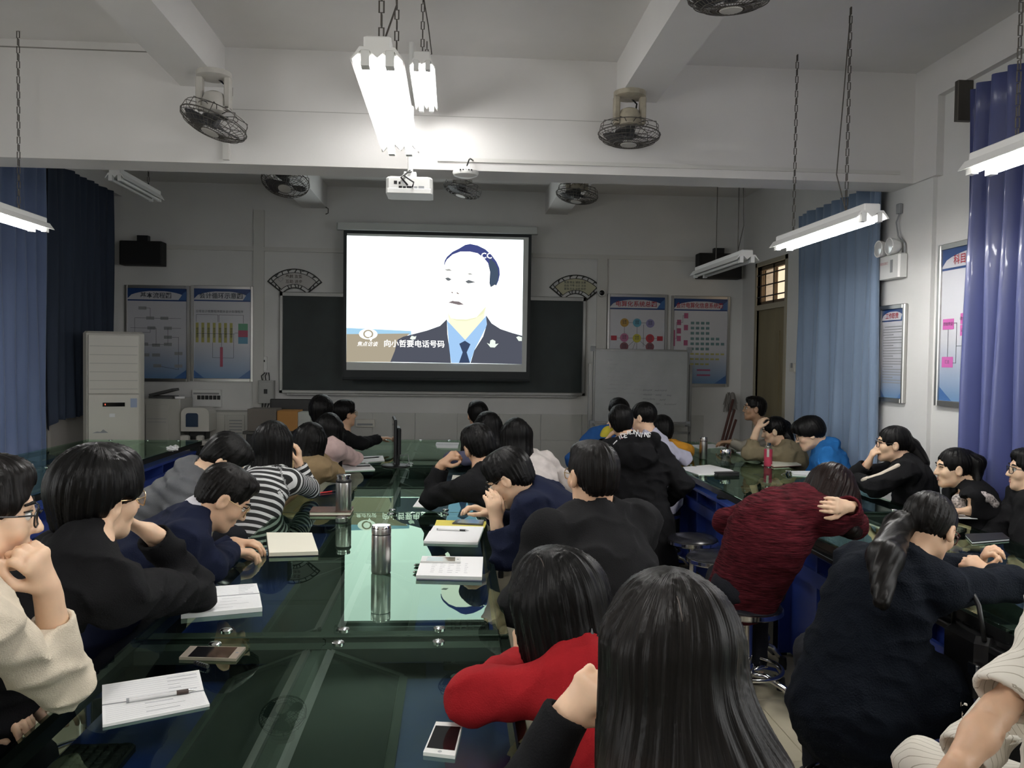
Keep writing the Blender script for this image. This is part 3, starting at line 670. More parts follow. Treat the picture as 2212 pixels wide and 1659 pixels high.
# sockets beside the door on the right wall
for py0, py1, yy, lab in ((768, 812, 7.98, 'white light switch box beside the slate blue curtain'), (785, 803, 8.28, 'small grey switch plate beside the door')):
    zz0, zz1 = PX(1715, py1, XR2)[2], PX(1715, py0, XR2)[2]
    t = thing('light_switch', lab, 'switch', (XR2, yy, zz0))
    MB().bbox((-.04, -.07, 0), (0, .07, zz1 - zz0), .006).build('housing', m_offwhite, t); MB().box((-.045, -.02, .04), (-.04, .02, .09)).build('rocker', m_greybox, t)

# emergency light on the pilaster
p = PX(1940, 545, XR - .03)
t = thing('emergency_light', 'white twin-lamp emergency light with dangling plug', 'light', (XR - .03, p[1], p[2] - .19), -PI / 2)
MB().bbox((-.14, -.07, 0), (.14, 0, .17), .012).build('housing', m_white, t)
MB().box((.03, -.073, .04), (.06, -.07, .13)).build('label_strip', m_greybox, t)
text('unit_text', '消防应急灯', .022, m_red, t, (-.06, -.0715, .11))
for s in (-1, 1):
    o = MB().lathe([(.03, .02), (.048, .0), (.06, -.05), (.062, -.06)], 18, axis='y').build('lamp_head', m_white, t, loc=(s * .075, -.05, .22), smooth=True)
    MB().lathe([(.0, -.064), (.05, -.062), (.058, -.055)], 18, axis='y').build('lens', mat('clear_lens', (.75, .76, .76), .1, .3), o, smooth=True)
    MB().box((s * .075 - .01, -.04, .165), (s * .075 + .01, -.02, .20)).build('stalk', m_white, t)
MB().tube([(.03, -.01, .47), (.02, -.03, .40), (.05, -.03, .30), (.12, -.02, .24), (.13, -.02, .10)], .006, 6).build('cord', m_greybox, t)
MB().bbox((.005, -.03, .46), (.055, 0, .53), .006).build('plug', m_greybox, t)
# ================================================================== HANGING LAMPS
m_lampwhite = mat('lamp_enamel', (.80, .79, .77), .4)
m_tube_on = emat('tube_lit', (1.0, .985, .96), LAMP)
m_tube_off = mat('tube_unlit', (.7, .7, .68), .3)
m_chain = mat('old_chain', (.10, .09, .08), .5, .6)
def chain(parent, x, y, z0, z1):
    """twisted chain as alternating links"""
    b_ = MB(); n = max(4, int((z1 - z0) / .045)); st = (z1 - z0) / n
    for k in range(n):
        z = z0 + st * (k + .5); h = st * .62; w_ = .008
        if k % 2: pts = [(x - w_, y, z - h * .7), (x + w_, y, z - h * .7), (x + w_, y, z + h * .7), (x - w_, y, z + h * .7)]
        else: pts = [(x, y - w_, z - h * .7), (x, y + w_, z - h * .7), (x, y + w_, z + h * .7), (x, y - w_, z + h * .7)]
        b_.tube(pts, .0032, 5, closed=True)
    return b_.build('chain', m_chain, parent)
def lamp(label, x, y0, y1, z, lit, w_=.19, chains=(.2, .8), wire_off=.05, ztop=ZC, thin=False):
    t = thing('fluorescent_lamp', label, 'lamp', (x, (y0 + y1) / 2, z), 0, 'hanging twin-tube lamps'); L = (y1 - y0) / 2
    # W-shaped reflector with two troughs
    prof = [(-w_ / 2, .012), (-w_ / 2 + .006, .012), (-w_ * .30, .044), (-w_ * .16, .044), (0, .018), (w_ * .16, .044), (w_ * .30, .044), (w_ / 2 - .006, .012), (w_ / 2, .012),
            (w_ * .33, .054), (-w_ * .33, .054)]
    MB().prism(prof, -L, L).build('reflector', m_lampwhite, t)
    MB().bbox((-.045, -L, .054), (.045, L, .090), .006).build('ballast_box', m_lampwhite, t)
    for s in (-1, 1):
        xs = s * w_ * .23
        MB().tube([(xs, -L + .05, .010), (xs, L - .05, .010)], .0140, 12).build('tube', m_tube_on if lit else m_tube_off, t, smooth=True)
        for e in (-1, 1): MB().box((xs - .014, e * (L - .025) - .022, -.006), (xs + .014, e * (L - .025) + .022, .048)).build('tube_holder', m_white, t)
    for k, c in enumerate(chains):
        yy = -L + 2 * L * c
        if thin: MB().tube([(0, yy, .09), (0, yy, ztop - z)], .004, 6).build('rod', m_chain, t)
        else: chain(t, 0, yy, .085, ztop - z)
        if k == 0: MB().tube([(.0, yy, .10), (wire_off, yy + .02, (ztop - z) * .25), (wire_off * .6, yy, (ztop - z) * .6), (0, yy, ztop - z)], .0035, 5).build('cable', m_chain, t)
    return t
lamp('large lit twin-tube lamp hanging nearest over the central table', -.26, 2.76, 3.98, 2.56, True, .175, (.12, .72))
lamp('short lit lamp hung high in front of the cross beam', -.19, 4.58, 5.40, 3.18, True, .14, (.08, .9))
lamp('lit lamp hanging before the slate blue curtain', 2.20, 4.26, 5.47, 2.36, True, .185, (.25, .85), -.05)
lamp('lit lamp cut by the frame beside the violet curtain', 2.24, 2.22, 3.44, 2.42, True, .185, (.55, .8))
lamp('lit lamp cut by the frame before the steel blue curtain', -2.72, 4.46, 5.68, 2.40, True, .185, (.2, .78), -.03)
lamp('unlit lamp hanging under the dark ceiling near the navy curtain', -2.65, 6.70, 7.60, 2.96, False, .15, (.2, .8), .04)
lamp('unlit lamp hanging before the wall speaker near the door', 2.20, 6.13, 7.35, 2.36, False, .185, (.18, .62), .05, thin=True)
# added lamp, unseen behind the camera, put in to light the near seats
lamp('added lit lamp over the rear seats, unseen behind the viewer', -.26, .2, 1.42, 2.56, True, .175)

# ================================================================== ORBIT FANS
m_fanold = mat('aged_fan_paint', (.40, .36, .28), .5, noise=.25, nscale=14)
m_fanwhite = mat('fan_paint', (.52, .50, .46), .5, noise=.1, nscale=10)
m_fandark = mat('fan_blade', (.05, .05, .055), .4)
m_fanwire = mat('fan_wire', (.12, .11, .10), .45, .5)
def orbit_fan(label, x, y, ztop, zb, tilt, spin, m_, R=.20):
    t = thing('orbit_fan', label, 'fan', (x, y, ztop), 0, 'ceiling orbit fans'); H = ztop - zb
    MB().lathe([(.095, -.035), (.105, -.03), (.105, 0)], 20).build('mount_plate', m_, t, smooth=True)
    for s in (-1, 1): MB().bbox((s * .085 - .02, -.03, -H * .72), (s * .085 + .02, .03, -.03), .008).build('yoke_arm', m_, t)
    MB().bbox((-.1, -.03, -H * .76), (.1, .03, -H * .68), .008).build('yoke_bar', m_, t)
    MB().lathe([(.05, -H * .82), (.068, -H * .78), (.07, -H * .55), (.055, -H * .42), (.03, -H * .38)], 20).build('motor', m_, t, smooth=True)
    MB().tube([(.02, .03, -.03), (.06, .06, -H * .2), (.05, .05, -H * .45)], .006, 6).build('cord', m_black, t)
    Rm = Matrix.Rotation(tilt[0], 3, 'X') @ Matrix.Rotation(tilt[1], 3, 'Y')
    def T(p): q = Rm @ Vector(p); return (q[0], q[1], q[2] - H)
    b_ = MB()
    for rr, zz in ((R, .0), (R * .98, -.018), (R * .86, -.04), (R * .68, -.055), (R * .5, -.063), (R * .33, -.066), (R * .93, .055), (R * .6, .075)):
        b_.tube([T((rr * math.cos(2 * PI * k / 28), rr * math.sin(2 * PI * k / 28), zz)) for k in range(28)], .0045 if rr == R else .0022, 5, closed=True)
    for k in range(40):
        a = 2 * PI * k / 40; c_, s_ = math.cos(a), math.sin(a)
        b_.tube([T((R * .2 * c_, R * .2 * s_, -.067)), T((R * .68 * c_, R * .68 * s_, -.055)), T((R * .98 * c_, R * .98 * s_, -.018)), T((R * c_, R * s_, 0))], .0018, 4, caps=False)
    for k in range(9):
        a = 2 * PI * k / 9; c_, s_ = math.cos(a), math.sin(a)
        b_.tube([T((R * c_, R * s_, 0)), T((R * .95 * c_, R * .95 * s_, .06)), T((R * .5 * c_, R * .5 * s_, .078)), T((R * .25 * c_, R * .25 * s_, .06))], .0025, 5, caps=False)
    b_.build('cage', m_fanwire, t)
    MB().lathe([(0.0, -.004), (R * .26, -.004), (R * .27, .004), (0.0, .006)], 20).build('cage_badge', m_fanwhite, t, loc=T((0, 0, -.067)), rot=Rm.to_euler(), smooth=True)
    MB().lathe([(.0, -.035), (.03, -.03), (.035, .03)], 16).build('blade_hub', m_fandark, t, loc=T((0, 0, 0)), rot=Rm.to_euler(), smooth=True)
    for k in range(3):
        a0 = spin + 2 * PI * k / 3; vs = []; fs = []
        for r_, wd in ((.03, .25), (.07, .42), (.11, .55), (.15, .55), (R * .9, .38)):
            for q in (-1, -.33, .33, 1):
                aa = a0 + wd * q * .95
                for dz in (0.0, .004): vs.append(T((r_ * math.cos(aa), r_ * math.sin(aa), .018 * q + dz - .005)))
        for i in range(4):
            for j in range(3):
                a_ = (i * 4 + j) * 2; b0 = (i * 4 + j + 1) * 2; c0 = ((i + 1) * 4 + j + 1) * 2; d0 = ((i + 1) * 4 + j) * 2
                fs += [(a_ + 1, b0 + 1, c0 + 1, d0 + 1), (d0, c0, b0, a_)]
        for i in range(4):
            for j in (0, 3):
                a_ = (i * 4 + j) * 2; d0 = ((i + 1) * 4 + j) * 2; fs.append((a_, a_ + 1, d0 + 1, d0))
        for i in (0, 4):
            for j in range(3):
                a_ = (i * 4 + j) * 2; b0 = a_ + 2; fs.append((a_, b0, b0 + 1, a_ + 1))
        MB().add(vs, fs).build('fan_blade', m_fandark, t)
    return t
orbit_fan('pale tilted orbit fan in front of the cross beam', -1.49, 5.27, LZ, 3.035, (-.15, .32), .9, m_fanwhite, .205)
orbit_fan('yellowed orbit fan hanging level on the beam before the cross beam', 1.12, 5.36, LZ, 3.07, (-.02, .04), .2, m_fanold, .20)
orbit_fan('orbit fan with round white badge behind the cross beam over the left chart', -1.48, 7.40, LZ, 3.12, (-.42, .06), .6, m_fanwhite, .205)
orbit_fan('grey orbit fan tilted under the dark ceiling behind the round access point', .07, 8.7, ZC, 3.36, (-.05, .26), .3, m_fanwhite, .20)
orbit_fan('dark orbit fan at the beam behind the cross beam over the fan plaque', 1.15, 7.85, LZ, 3.17, (-.06, .14), .1, m_fanold, .20)
orbit_fan('orbit fan cut by the top edge of the picture', 1.20, 3.62, LZ, 3.22, (.12, -.05), .5, m_fanold, .19)
# cable hooks on the beams
for x, y, z, lab in ((-1.47, 5.5, LZ, 'small hooked cable at the beam end next to the pale tilted fan'), (-1.50, 9.8, LZ, 'small hooked cable at the beam end over the projection screen')):
    o = MB().tube([(x, y, z), (x + .03, y - .01, z - .02), (x + .03, y - .01, z - .07), (x + .0, y - .01, z - .085)], .006, 6).build('cable_hook', m_chain); tag(o, lab, 'hook')
p = PX(2116, 165, XR - .11)
o = MB().bbox((XR - .10, 4.98, 3.12), (XR - .0, 5.02, 3.369), .004).build('curtain_rail_bracket', m_chain); tag(o, 'rusty iron bracket high on the wall near the violet curtain', 'bracket')

# ================================================================== PROJECTOR
p = P(886, 406, 5.35)
t = thing('projector', 'white ceiling projector hanging in front of the cross beam', 'projector', (p[0], p[1], p[2] - .055))
MB().bbox((-.145, -.11, 0), (.145, .12, .105), .018).build('housing', m_white, t)
MB().bbox((-.14, -.118, .0), (.14, -.105, .03), .006).build('lower_lip', m_white, t)
for x_, w_, z_, h_ in ((-.085, .02, .055, .02), (-.06, .012, .055, .015), (-.03, .018, .03, .012), (.0, .03, .028, .016), (.04, .02, .03, .014), (.075, .035, .028, .018), (-.055, .02, .03, .014)):
    MB().box((x_ - w_ / 2, -.1125, z_), (x_ + w_ / 2, -.108, z_ + h_)).build('port', m_greybox if x_ > 0 else m_black, t)
MB().lathe([(.025, .12), (.032, .14), (.03, .15)], 16, axis='y').build('lens', m_screenblack, t, loc=(-.06, 0, .05), smooth=True)
MB().bbox((-.04, -.04, .105), (.04, .04, .15), .006).build('mount_bracket', m_white, t)
MB().tube([(0, 0, .14), (0, 0, ZC - (p[2] - .055))], .018, 12).build('mount_pole', m_white, t, smooth=True)
MB().tube([(-.01, -.112, .05), (-.05, -.14, .09), (-.02, -.10, .13), (.01, -.03, .15)], .006, 6).build('cable', m_black, t)
MB().tube([(.02, -.112, .04), (.03, -.15, .06), (-.03, -.14, .10), (0, -.03, .16)], .005, 6).build('cable', m_black, t)
p = P(1005, 378, 5.66)
t = thing('access_point', 'round white access point under the cross beam', 'access point', (p[0], 5.44, 2.785))
MB().lathe([(.0, -.005), (.05, -.003), (.078, .008), (.085, .022), (.083, .034), (.07, .042), (.0, .045)], 28).build('housing', m_white, t, smooth=True)
for k in range(5): MB().box((-.04 + .018 * k, -.0835, .024), (-.03 + .018 * k, -.075, .032)).build('port', m_black, t)
MB().tube([(0, -.02, .045), (.02, -.04, .10), (.03, .05, .13), (.05, .10, .13)], .005, 6).build('cable', m_black, t)
MB().bbox((-.03, -.03, .04), (.03, .109, .075), .003).build('mount', m_white, t)
# ================================================================== AIR CONDITIONER
ax = P(246, 800, 8.5)[0]
t = thing('air_conditioner', 'tall white floor-standing air conditioner beside the navy curtain', 'air conditioner', (ax, 8.5, 0), .34)
H = P(246, 716, 8.5)[2]; W = .275
m_ac = mat('ac_white', (.72, .69, .62), .25, coat=.3)
m_acedge = mat('ac_edge', (.50, .48, .43), .3)
MB().bbox((-W, 0, 0), (W, .36, H), .03).build('body', m_acedge, t)
MB().bbox((-W + .045, -.02, H * .86 - .36), (W - .045, .01, H - .035), .008).build('air_outlet', m_ac, t)
for k in range(6): MB().box((-W + .06, -.024, H * .86 - .32 + k * .085), (W - .06, -.018, H * .86 - .312 + k * .085)).build('louver', m_acedge, t)
MB().bbox((-W + .045, -.02, H * .86 - 1.0), (W - .045, .01, H * .86 - .37), .008).build('front_panel', m_ac, t)
MB().bbox((-W + .045, -.02, .05), (W - .045, .01, H * .86 - 1.01), .008).build('lower_panel', m_ac, t)
MB().box((-.10, -.024, H * .86 - .49), (.10, -.019, H * .86 - .45)).build('display', m_screenblack, t)
MB().box((-.08, -.025, H * .86 - .475), (-.074, -.0235, H * .86 - .462)).build('status_light', emat('red_led', (1, .1, .05), 3), t)
MB().box((.15, -.0235, H * .86 - .50), (.21, -.0195, H * .86 - .41)).build('energy_label', mat('label_blue', (.35, .42, .58), .5), t)
MB().box((-.04, -.0235, H * .86 - .595), (.01, -.0195, H * .86 - .56)).build('sticker', m_paper, t)
flat_poly('painted_mountains', [(-.19, H * .86 - .75), (-.15, H * .86 - .735), (-.12, H * .86 - .74), (-.095, H * .86 - .715), (-.07, H * .86 - .735), (-.05, H * .86 - .75)], m_greybox, t, 22)

# ================================================================== BACK-LEFT: low bench, carton, binding machine, cabinet, podium
m_metalwhite = mat('white_cabinet', (.58, .57, .53), .45)
t = thing('low_cabinet', 'low white cabinet against the back wall carrying the carton', 'cabinet', (-3.12, 9.5, 0))
MB().bbox((-.55, -.33, 0), (.24, .36, .60), .008).build('body', m_metalwhite, t)
MB().bbox((-.57, -.36, .60), (.26, .37, .63), .006).build('worktop', mat('pale_worktop', (.55, .55, .52), .3), t)
for k in range(2): o = MB().bbox((-.53 + .38 * k, -.342, .04), (-.17 + .38 * k, -.33, .57), .004).build('door', m_metalwhite, t); MB().box((-.215 + .38 * k, -.352, .30), (-.205 + .38 * k, -.342, .40)).build('handle', m_alu, o)
a_, c_ = P(306, 950, 9.30), P(392, 862, 9.30)
t = thing('safe_box', 'pale square safe with files on top next to the air conditioner', 'safe', ((a_[0] + c_[0]) / 2, 9.30, .63))
w_, h_ = c_[0] - a_[0] - .03, c_[2] - .63
m_safe = mat('safe_grey', (.50, .49, .45), .45)
MB().bbox((-w_ / 2, 0, 0), (w_ / 2, .45, h_), .01).build('body', m_safe, t); MB().bbox((-w_ / 2 + .03, -.015, .03), (w_ / 2 - .12, 0, h_ - .06), .006).build('door', m_safe, t)
MB().box((-w_ / 2 + .05, -.018, h_ * .55), (-w_ / 2 + .25, -.0145, h_ * .56)).box((-w_ / 2 + .05, -.018, h_ * .48), (-w_ / 2 + .25, -.0145, h_ * .49)).build('printed_lines', m_greybox, t)
MB().box((-w_ / 2 - .005, -.02, 0), (w_ / 2 + .005, .45, .025)).build('base_rim', m_black, t)
zt_ = .63 + h_
o = MB().obox(((a_[0] + c_[0]) / 2 - .04, 9.5, zt_ + .065), (.26, .22, .03), Matrix.Rotation(-.25, 3, 'Y')).obox(((a_[0] + c_[0]) / 2 - .05, 9.52, zt_ + .012), (.26, .26, .022), Matrix.Rotation(.1, 3, 'Z')).build('document_folder', mat('dark_folder', (.08, .08, .08), .6)); tag(o, 'dark document folder lying on the pale safe', 'folder')
o = MB().obox(((a_[0] + c_[0]) / 2 + .15, 9.42, zt_ + .012), (.10, .16, .02), Matrix.Rotation(.4, 3, 'Z')).build('paper_pile', m_paper); tag(o, 'loose white paper on the pale safe beside the folder', 'paper')
# binding machine
p = P(421, 944, 9.25)
t = thing('binding_machine', 'white document binding machine with dark blue panel', 'machine', (p[0], 9.25, .63))
m_mach = mat('machine_white', (.62, .60, .55), .35)
def arch(w_, h_, r): return [(-w_, 0), (w_, 0), (w_, h_ - r)] + [(w_ - r + r * math.cos(a), h_ - r + r * math.sin(a)) for a in (PI / 8, PI / 4, PI * 3 / 8, PI / 2)] + [(-w_ + r + r * math.cos(a), h_ - r + r * math.sin(a)) for a in (PI / 2, PI * 5 / 8, PI * .75, PI * 7 / 8)] + [(-w_, h_ - r)]
MB().prism([(x, z + .14) for x, z in arch(.15, .26, .07)], 0, .28).build('head', m_mach, t)
MB().bbox((-.09, .08, .04), (.09, .26, .16), .01).build('column', m_black, t)
MB().bbox((-.155, -.12, 0), (.20, .28, .045), .02).build('base', m_mach, t)
MB().bbox((-.15, -.08, .045), (-.05, .02, .10), .02).build('paper_guide', m_mach, t); MB().bbox((.03, -.08, .045), (.10, .02, .10), .015).build('paper_guide', m_mach, t)
MB().prism([(x - .03, z + .19) for x, z in arch(.065, .15, .025)], -.01, 0).build('control_panel', mat('navy_panel', (.02, .04, .09), .2), t)
# pale cabinet with vent
p = P(490, 935, 9.55)
t = thing('vented_cabinet', 'pale metal cabinet with louvred door below the breaker panel', 'cabinet', (p[0], 9.55, 0))
zz = P(490, 890, 9.55)[2]
MB().bbox((-.24, 0, 0), (.24, .33, zz), .006).build('body', m_metalwhite, t); MB().bbox((-.22, -.012, .05), (-.02, 0, zz - .03), .004).build('door', m_metalwhite, t); o = MB().bbox((.0, -.012, .05), (.20, 0, zz - .03), .004).build('door', m_metalwhite, t)
for k in range(12): MB().box((.03, -.016, zz - .1 - .035 * k), (.17, -.012, zz - .09 - .035 * k)).build('vent_slat', m_greybox, o)
# podium with boxes and monitor
p = P(615, 950, 8.85)
t = thing('lectern_desk', 'black teacher desk behind the long-haired students', 'desk', (p[0] + .02, 8.85, 0))
zz = P(600, 932, 8.85)[2]
MB().bbox((-.42, 0, 0), (.50, .5, zz - .03), .01).build('body', mat('black_laminate', (.015, .016, .018), .4), t); MB().bbox((-.45, -.03, zz - .03), (.53, .53, zz), .006).build('desktop', mat('dark_desktop', (.05, .048, .043), .4), t)
def carton(name, label, px0, py0, px1, py1, Y, d, m_, zb=None):
    x0, z0, x1, z1 = wallbox(px0, py0, px1, py1, Y); z0 = zb if zb is not None else z0
    o = MB().bbox((x0, Y, z0), (x1, Y + d, z1), .004)
    o = o.build(name, m_); tag(o, label, 'box'); return o
carton('cardboard_box', 'grey brown carton on the black teacher desk', 534, 884, 596, 930, 8.9, .3, mat('grey_card', (.17, .15, .13), .8), zz)
carton('cardboard_box', 'orange carton on the black teacher desk', 598, 888, 643, 930, 8.92, .3, mat('orange_card', (.42, .20, .05), .7), zz)
carton('paper_box', 'pale paper box beside the orange carton', 643, 891, 672, 930, 8.93, .25, mat('pale_card', (.45, .47, .43), .7), zz)
x0, z0, x1, z1 = wallbox(593, 862, 676, 886, 9.35)
t = thing('computer_monitor', 'wide black monitor seen from behind on the teacher desk', 'monitor', ((x0 + x1) / 2, 9.3, zz))
MB().bbox((-.25, 0, z1 - zz - .22), (.25, .04, z1 - zz), .01).build('screen_back', m_black, t); MB().bbox((-.04, .0, .01), (.04, .04, z1 - zz - .2), .006).build('stand', m_black, t); MB().bbox((-.12, -.02, 0), (.12, .06, .012), .004).build('foot', m_black, t)
# the desk top reaches under the monitor
# whiteboard on a stand
YWB = 9.25
x0, z0, x1, z1 = wallbox(1279, 756, 1489, 914, YWB)
t = thing('whiteboard', 'white board on a metal stand with faint handwriting', 'whiteboard', ((x0 + x1) / 2, YWB, 0))
w_ = (x1 - x0) / 2
m_wb = mat('whiteboard_face', (.44, .45, .45), .25, noise=.06, nscale=6)
MB().box((-w_ + .015, -.006, z0 + .015), (w_ - .015, .012, z1 - .015)).build('board', m_wb, t)
for lo, hi in (((-w_, -.014, z0), (-w_ + .022, .016, z1)), ((w_ - .022, -.014, z0), (w_, .016, z1)), ((-w_, -.014, z1 - .022), (w_, .016, z1)), ((-w_, -.014, z0), (w_, .016, z0 + .022))): MB().bbox(lo, hi, .004).build('frame_bar', m_bframe, t)
for s in (-1, 1):
    for zz_ in (z0, z1): MB().bbox((s * w_ - .03, -.018, zz_ - .03), (s * w_ + .03, .018, zz_ + .03), .008).build('corner_cap', m_greybox, t)
    MB().box((s * (w_ + .03) - .015, .02, .03), (s * (w_ + .03) + .015, .05, z0 + .8 * (z1 - z0))).build('post', m_bframe, t)
    MB().tube([(s * (w_ + .03), -.22, .03), (s * (w_ + .03), .30, .03)], .018, 8).build('foot', m_bframe, t)
MB().box((-w_ - .03, .02, z0 - .12), (w_ + .03, .05, z0 - .09)).build('cross_bar', m_bframe, t)
MB().bbox((-w_, -.07, z0 - .012), (w_, -.012, z0), .003).build('pen_tray', m_bframe, t)
rnd = random.Random(3)
for k in range(13):
    u, v = (-.75 + .1 * rnd.random(), .15 + .055 * k) if k < 9 else (.05, .55 + .06 * (k - 9))
    x = u * w_; b_ = MB(); xe = min(w_ - .24, x + rnd.uniform(.45, 1.0))
    while x < xe:                                           # a line of scribbled words
        nw = rnd.randint(3, 8); pts = []
        for q in range(nw * 2): pts.append((x + q * .009, -.0065, z1 - (z1 - z0) * v + (.011 if q % 2 else -.009) * rnd.uniform(.4, 1.2) - (x - u * w_) * .03))
        b_.tube(pts, .0016 if k > 5 else .0011, 4); x += nw * .018 + rnd.uniform(.02, .06)
    o = b_.build('handwriting', m_ink if k > 8 else m_pencil, t); o['kind'] = 'stuff'
# broom and mop in the corner
p = P(1562, 960, 9.6)
t = thing('broom', 'reddish wooden broom handles leaning in the corner by the mop', 'broom', (P(1552, 960, 9.6)[0] - .03, 9.45, 0))
top = P(1583, 862, 9.75) - np.array([P(1552, 960, 9.6)[0], 9.55, 0])
m_redwood = mat('red_wood', (.10, .035, .028), .5, noise=.2)
for k in range(3): MB().tube([(-.12 + .035 * k, .02 * k, .12), (top[0] + .02 * k, top[1], top[2] - .12 * k)], .015, 8).build('handle', m_redwood, t)
MB().bbox((-.24, -.06, 0), (.06, .1, .13), .02).build('bristles', m_redwood, t)
t = thing('mop', 'grey string mop standing upside down in the corner', 'mop', (P(1590, 900, 9.7)[0] - .06, 9.72, 0))
MB().tube([(0, 0, 0), (.0, .02, 1.12)], .013, 8).build('handle', m_offwhite, t)
b_ = MB(); rnd = random.Random(4)
for k in range(40):
    a = rnd.uniform(0, 2 * PI); r_ = rnd.uniform(.03, .085)
    b_.tube([(0, .02, 1.12), (r_ * math.cos(a) * .6, .02 + r_ * math.sin(a) * .6, 1.19 + rnd.uniform(0, .05)), (r_ * math.cos(a), .02 + r_ * math.sin(a), 1.06 + rnd.uniform(-.06, .05))], .008, 5)
b_.build('mop_head', mat('mop_string', (.30, .28, .26), .9), t)

# ================================================================== COMPUTER TABLES
TZ0 = .77
m_deskdark = mat('desk_inner', (.05, .055, .055), .5)
m_rail = mat('desk_rail', (.075, .085, .08), .35)
m_tint = mat('monitor_window', (.030, .040, .036), .15)
m_key = mat('keycap', (.03, .03, .032), .5)
kb_proto = []
def keyboard(label, loc, rotz):
    if not kb_proto:
        t = thing('keyboard', label, 'keyboard', loc, rotz, 'black keyboards'); kb_proto.append(t)
        MB().bbox((-.22, -.075, 0), (.22, .075, .018), .006).build('case', m_black, t)
        b_ = MB()
        for r_ in range(6):
            y = -.062 + r_ * .0215 + (.006 if r_ == 5 else 0)
            for k in range(15 if r_ else 11):
                x = -.205 + k * .0195 + (.008 * r_ % .01); w_ = .016
                if r_ == 0 and 3 <= k <= 6: continue
                b_.bbox((x, y, .016), (x + w_, y + .017, .025), .002)
            for k in range(5): b_.bbox((.105 + k * .0205, y, .016), (.121 + k * .0205, y + .017, .025), .002)
        b_.bbox((-.146, -.062, .016), (-.07, -.045, .025), .002)
        o = b_.build('keys', m_key, t); o['kind'] = 'stuff'
        return t
    c = copy_tree(kb_proto[0]); c['label'] = label; c.location = loc; c.rotation_euler = (0, 0, rotz); return c
def mouse(label, loc, rotz):
    t = thing('computer_mouse', label, 'mouse', loc, rotz, 'black computer mice')
    vs = []; n = 14
    for k, (h, s) in enumerate(((0, .92), (.012, 1.0), (.024, .9), (.033, .62), (.036, .25))):
        for i in range(n):
            a = 2 * PI * i / n; vs.append((.031 * s * math.cos(a), .055 * s * math.sin(a) - .004 * k, h))
    fs = [(k * n + i, k * n + (i + 1) % n, (k + 1) * n + (i + 1) % n, (k + 1) * n + i) for k in range(4) for i in range(n)] + [tuple(range(n - 1, -1, -1)), tuple(4 * n + i for i in range(n))]
    MB().add(vs, fs).build('shell', m_black, t, smooth='all')
    MB().bbox((-.004, .015, .030), (.004, .032, .038), .002).build('wheel', m_greybox, t)
    MB().tube([(0, .055, .01), (.01, .09, .006), (-.02, .14, .006), (.0, .2, .006)], .0025, 5).build('cord', m_black, t)
def table(label, xc, y0, y1, W=.55):
    t = thing('computer_table', label, 'table', (xc, (y0 + y1) / 2, 0), 0, 'glass-topped computer tables'); L = (y1 - y0) / 2
    MB().bbox((-W, -L + .004, TZ0 - .010), (W, L - .004, TZ0), .003).build('glass_top', m_glass_table, t)
    # black edge frame under the glass
    for s in (-1, 1):
        MB().box((s * (W - .012) - .012, -L + .01, TZ0 - .045), (s * (W - .012) + .012, L - .01, TZ0 - .0105)).build('side_rail', m_blackmetal, t)
        MB().box((-W + .03, s * (L - .05) - .028, TZ0 - .05), (W - .03, s * (L - .05) + .028, TZ0 - .0105)).build('end_rail', m_rail, t)
        for e in (-1, 1): MB().box((s * (W - .05) - .04, e * (L - .05) - .04, 0), (s * (W - .05) + .04, e * (L - .05) + .04, TZ0 - .05)).build('leg', m_blackmetal, t)
    MB().box((-.022, -L + .08, TZ0 - .045), (.022, L - .08, TZ0 - .012)).build('centre_rail', m_rail, t)
    MB().box((-.34, -L + .08, .02), (.34, L - .08, .40)).build('inner_box', m_deskdark, t)
    for s in (-1, 1):
        # keyboard shelf, apron rail and dividers, in blue laminate
        MB().box((min(s * .16, s * (W - .03)), -L + .09, .655), (max(s * .16, s * (W - .03)), L - .09, .675)).build('keyboard_shelf', m_blue, t)
        MB().box((min(s * (W - .055), s * (W - .035)), -L + .09, .50), (max(s * (W - .055), s * (W - .035)), L - .09, .575)).build('apron_rail', m_blue, t)
        MB().box((min(s * .34, s * .36), -L + .09, .02), (max(s * .34, s * .36), L - .09, .655)).build('back_panel', m_blue, t)
        for k in range(5):
            y = -L + .10 + k * (2 * L - .20) / 4
            MB().box((min(s * .30, s * (W - .036)), y - .009, .02 if k in (0, 4) else .36), (max(s * .30, s * (W - .036)), y + .009, .655)).build('divider', m_blue, t)
        # sloping monitor windows: dark glass in a raised frame, two seats per side
        for c in (-.5, .5):
            yc = c * L; a_ = math.radians(20) * s
            hw, hl = .11, L * .40
            R = Matrix.Rotation(a_, 3, 'Y'); cc = Vector((s * .135, yc, .715))
            MB().obox(cc, (hw * 2, hl * 2, .006), R).build('monitor_window', m_tint, t)
            b_ = MB()
            for dx, dy, sx, sy in ((-hw, 0, .022, hl * 2), (hw, 0, .022, hl * 2), (0, -hl, hw * 2, .022), (0, hl, hw * 2, .022)):
                q = R @ Vector((dx, dy, .004)); b_.obox(cc + q, (sx, sy, .016), R)
            b_.build('window_frame', m_rail, t)
        MB().box((min(0, s * .30), -.02, .60), (max(0, s * .30), .02, TZ0 - .02)).build('cross_rail', m_rail, t)
    for sx in (-.30, 0.05, .34) if W > .5 else (-.3, .3):
        for e in (-1, 1): MB().lathe([(.0, 0), (.018, 0), (.018, .004), (.014, .007), (.0, .008)], 16, c=(sx, e * (L - .06), TZ0)).build('chrome_stud', m_chrome, t, smooth=True)
    return t
XT = -.375
tb = [table('nearest glass table of the central row', XT, .47, 2.47), table('central glass table with the two steel bottles', XT, 2.47, 4.47),
      table('central glass table with the standing monitor', XT, 4.47, 6.47), table('farthest glass table of the central row', XT, 6.47, 8.47)]
XTR = 2.21
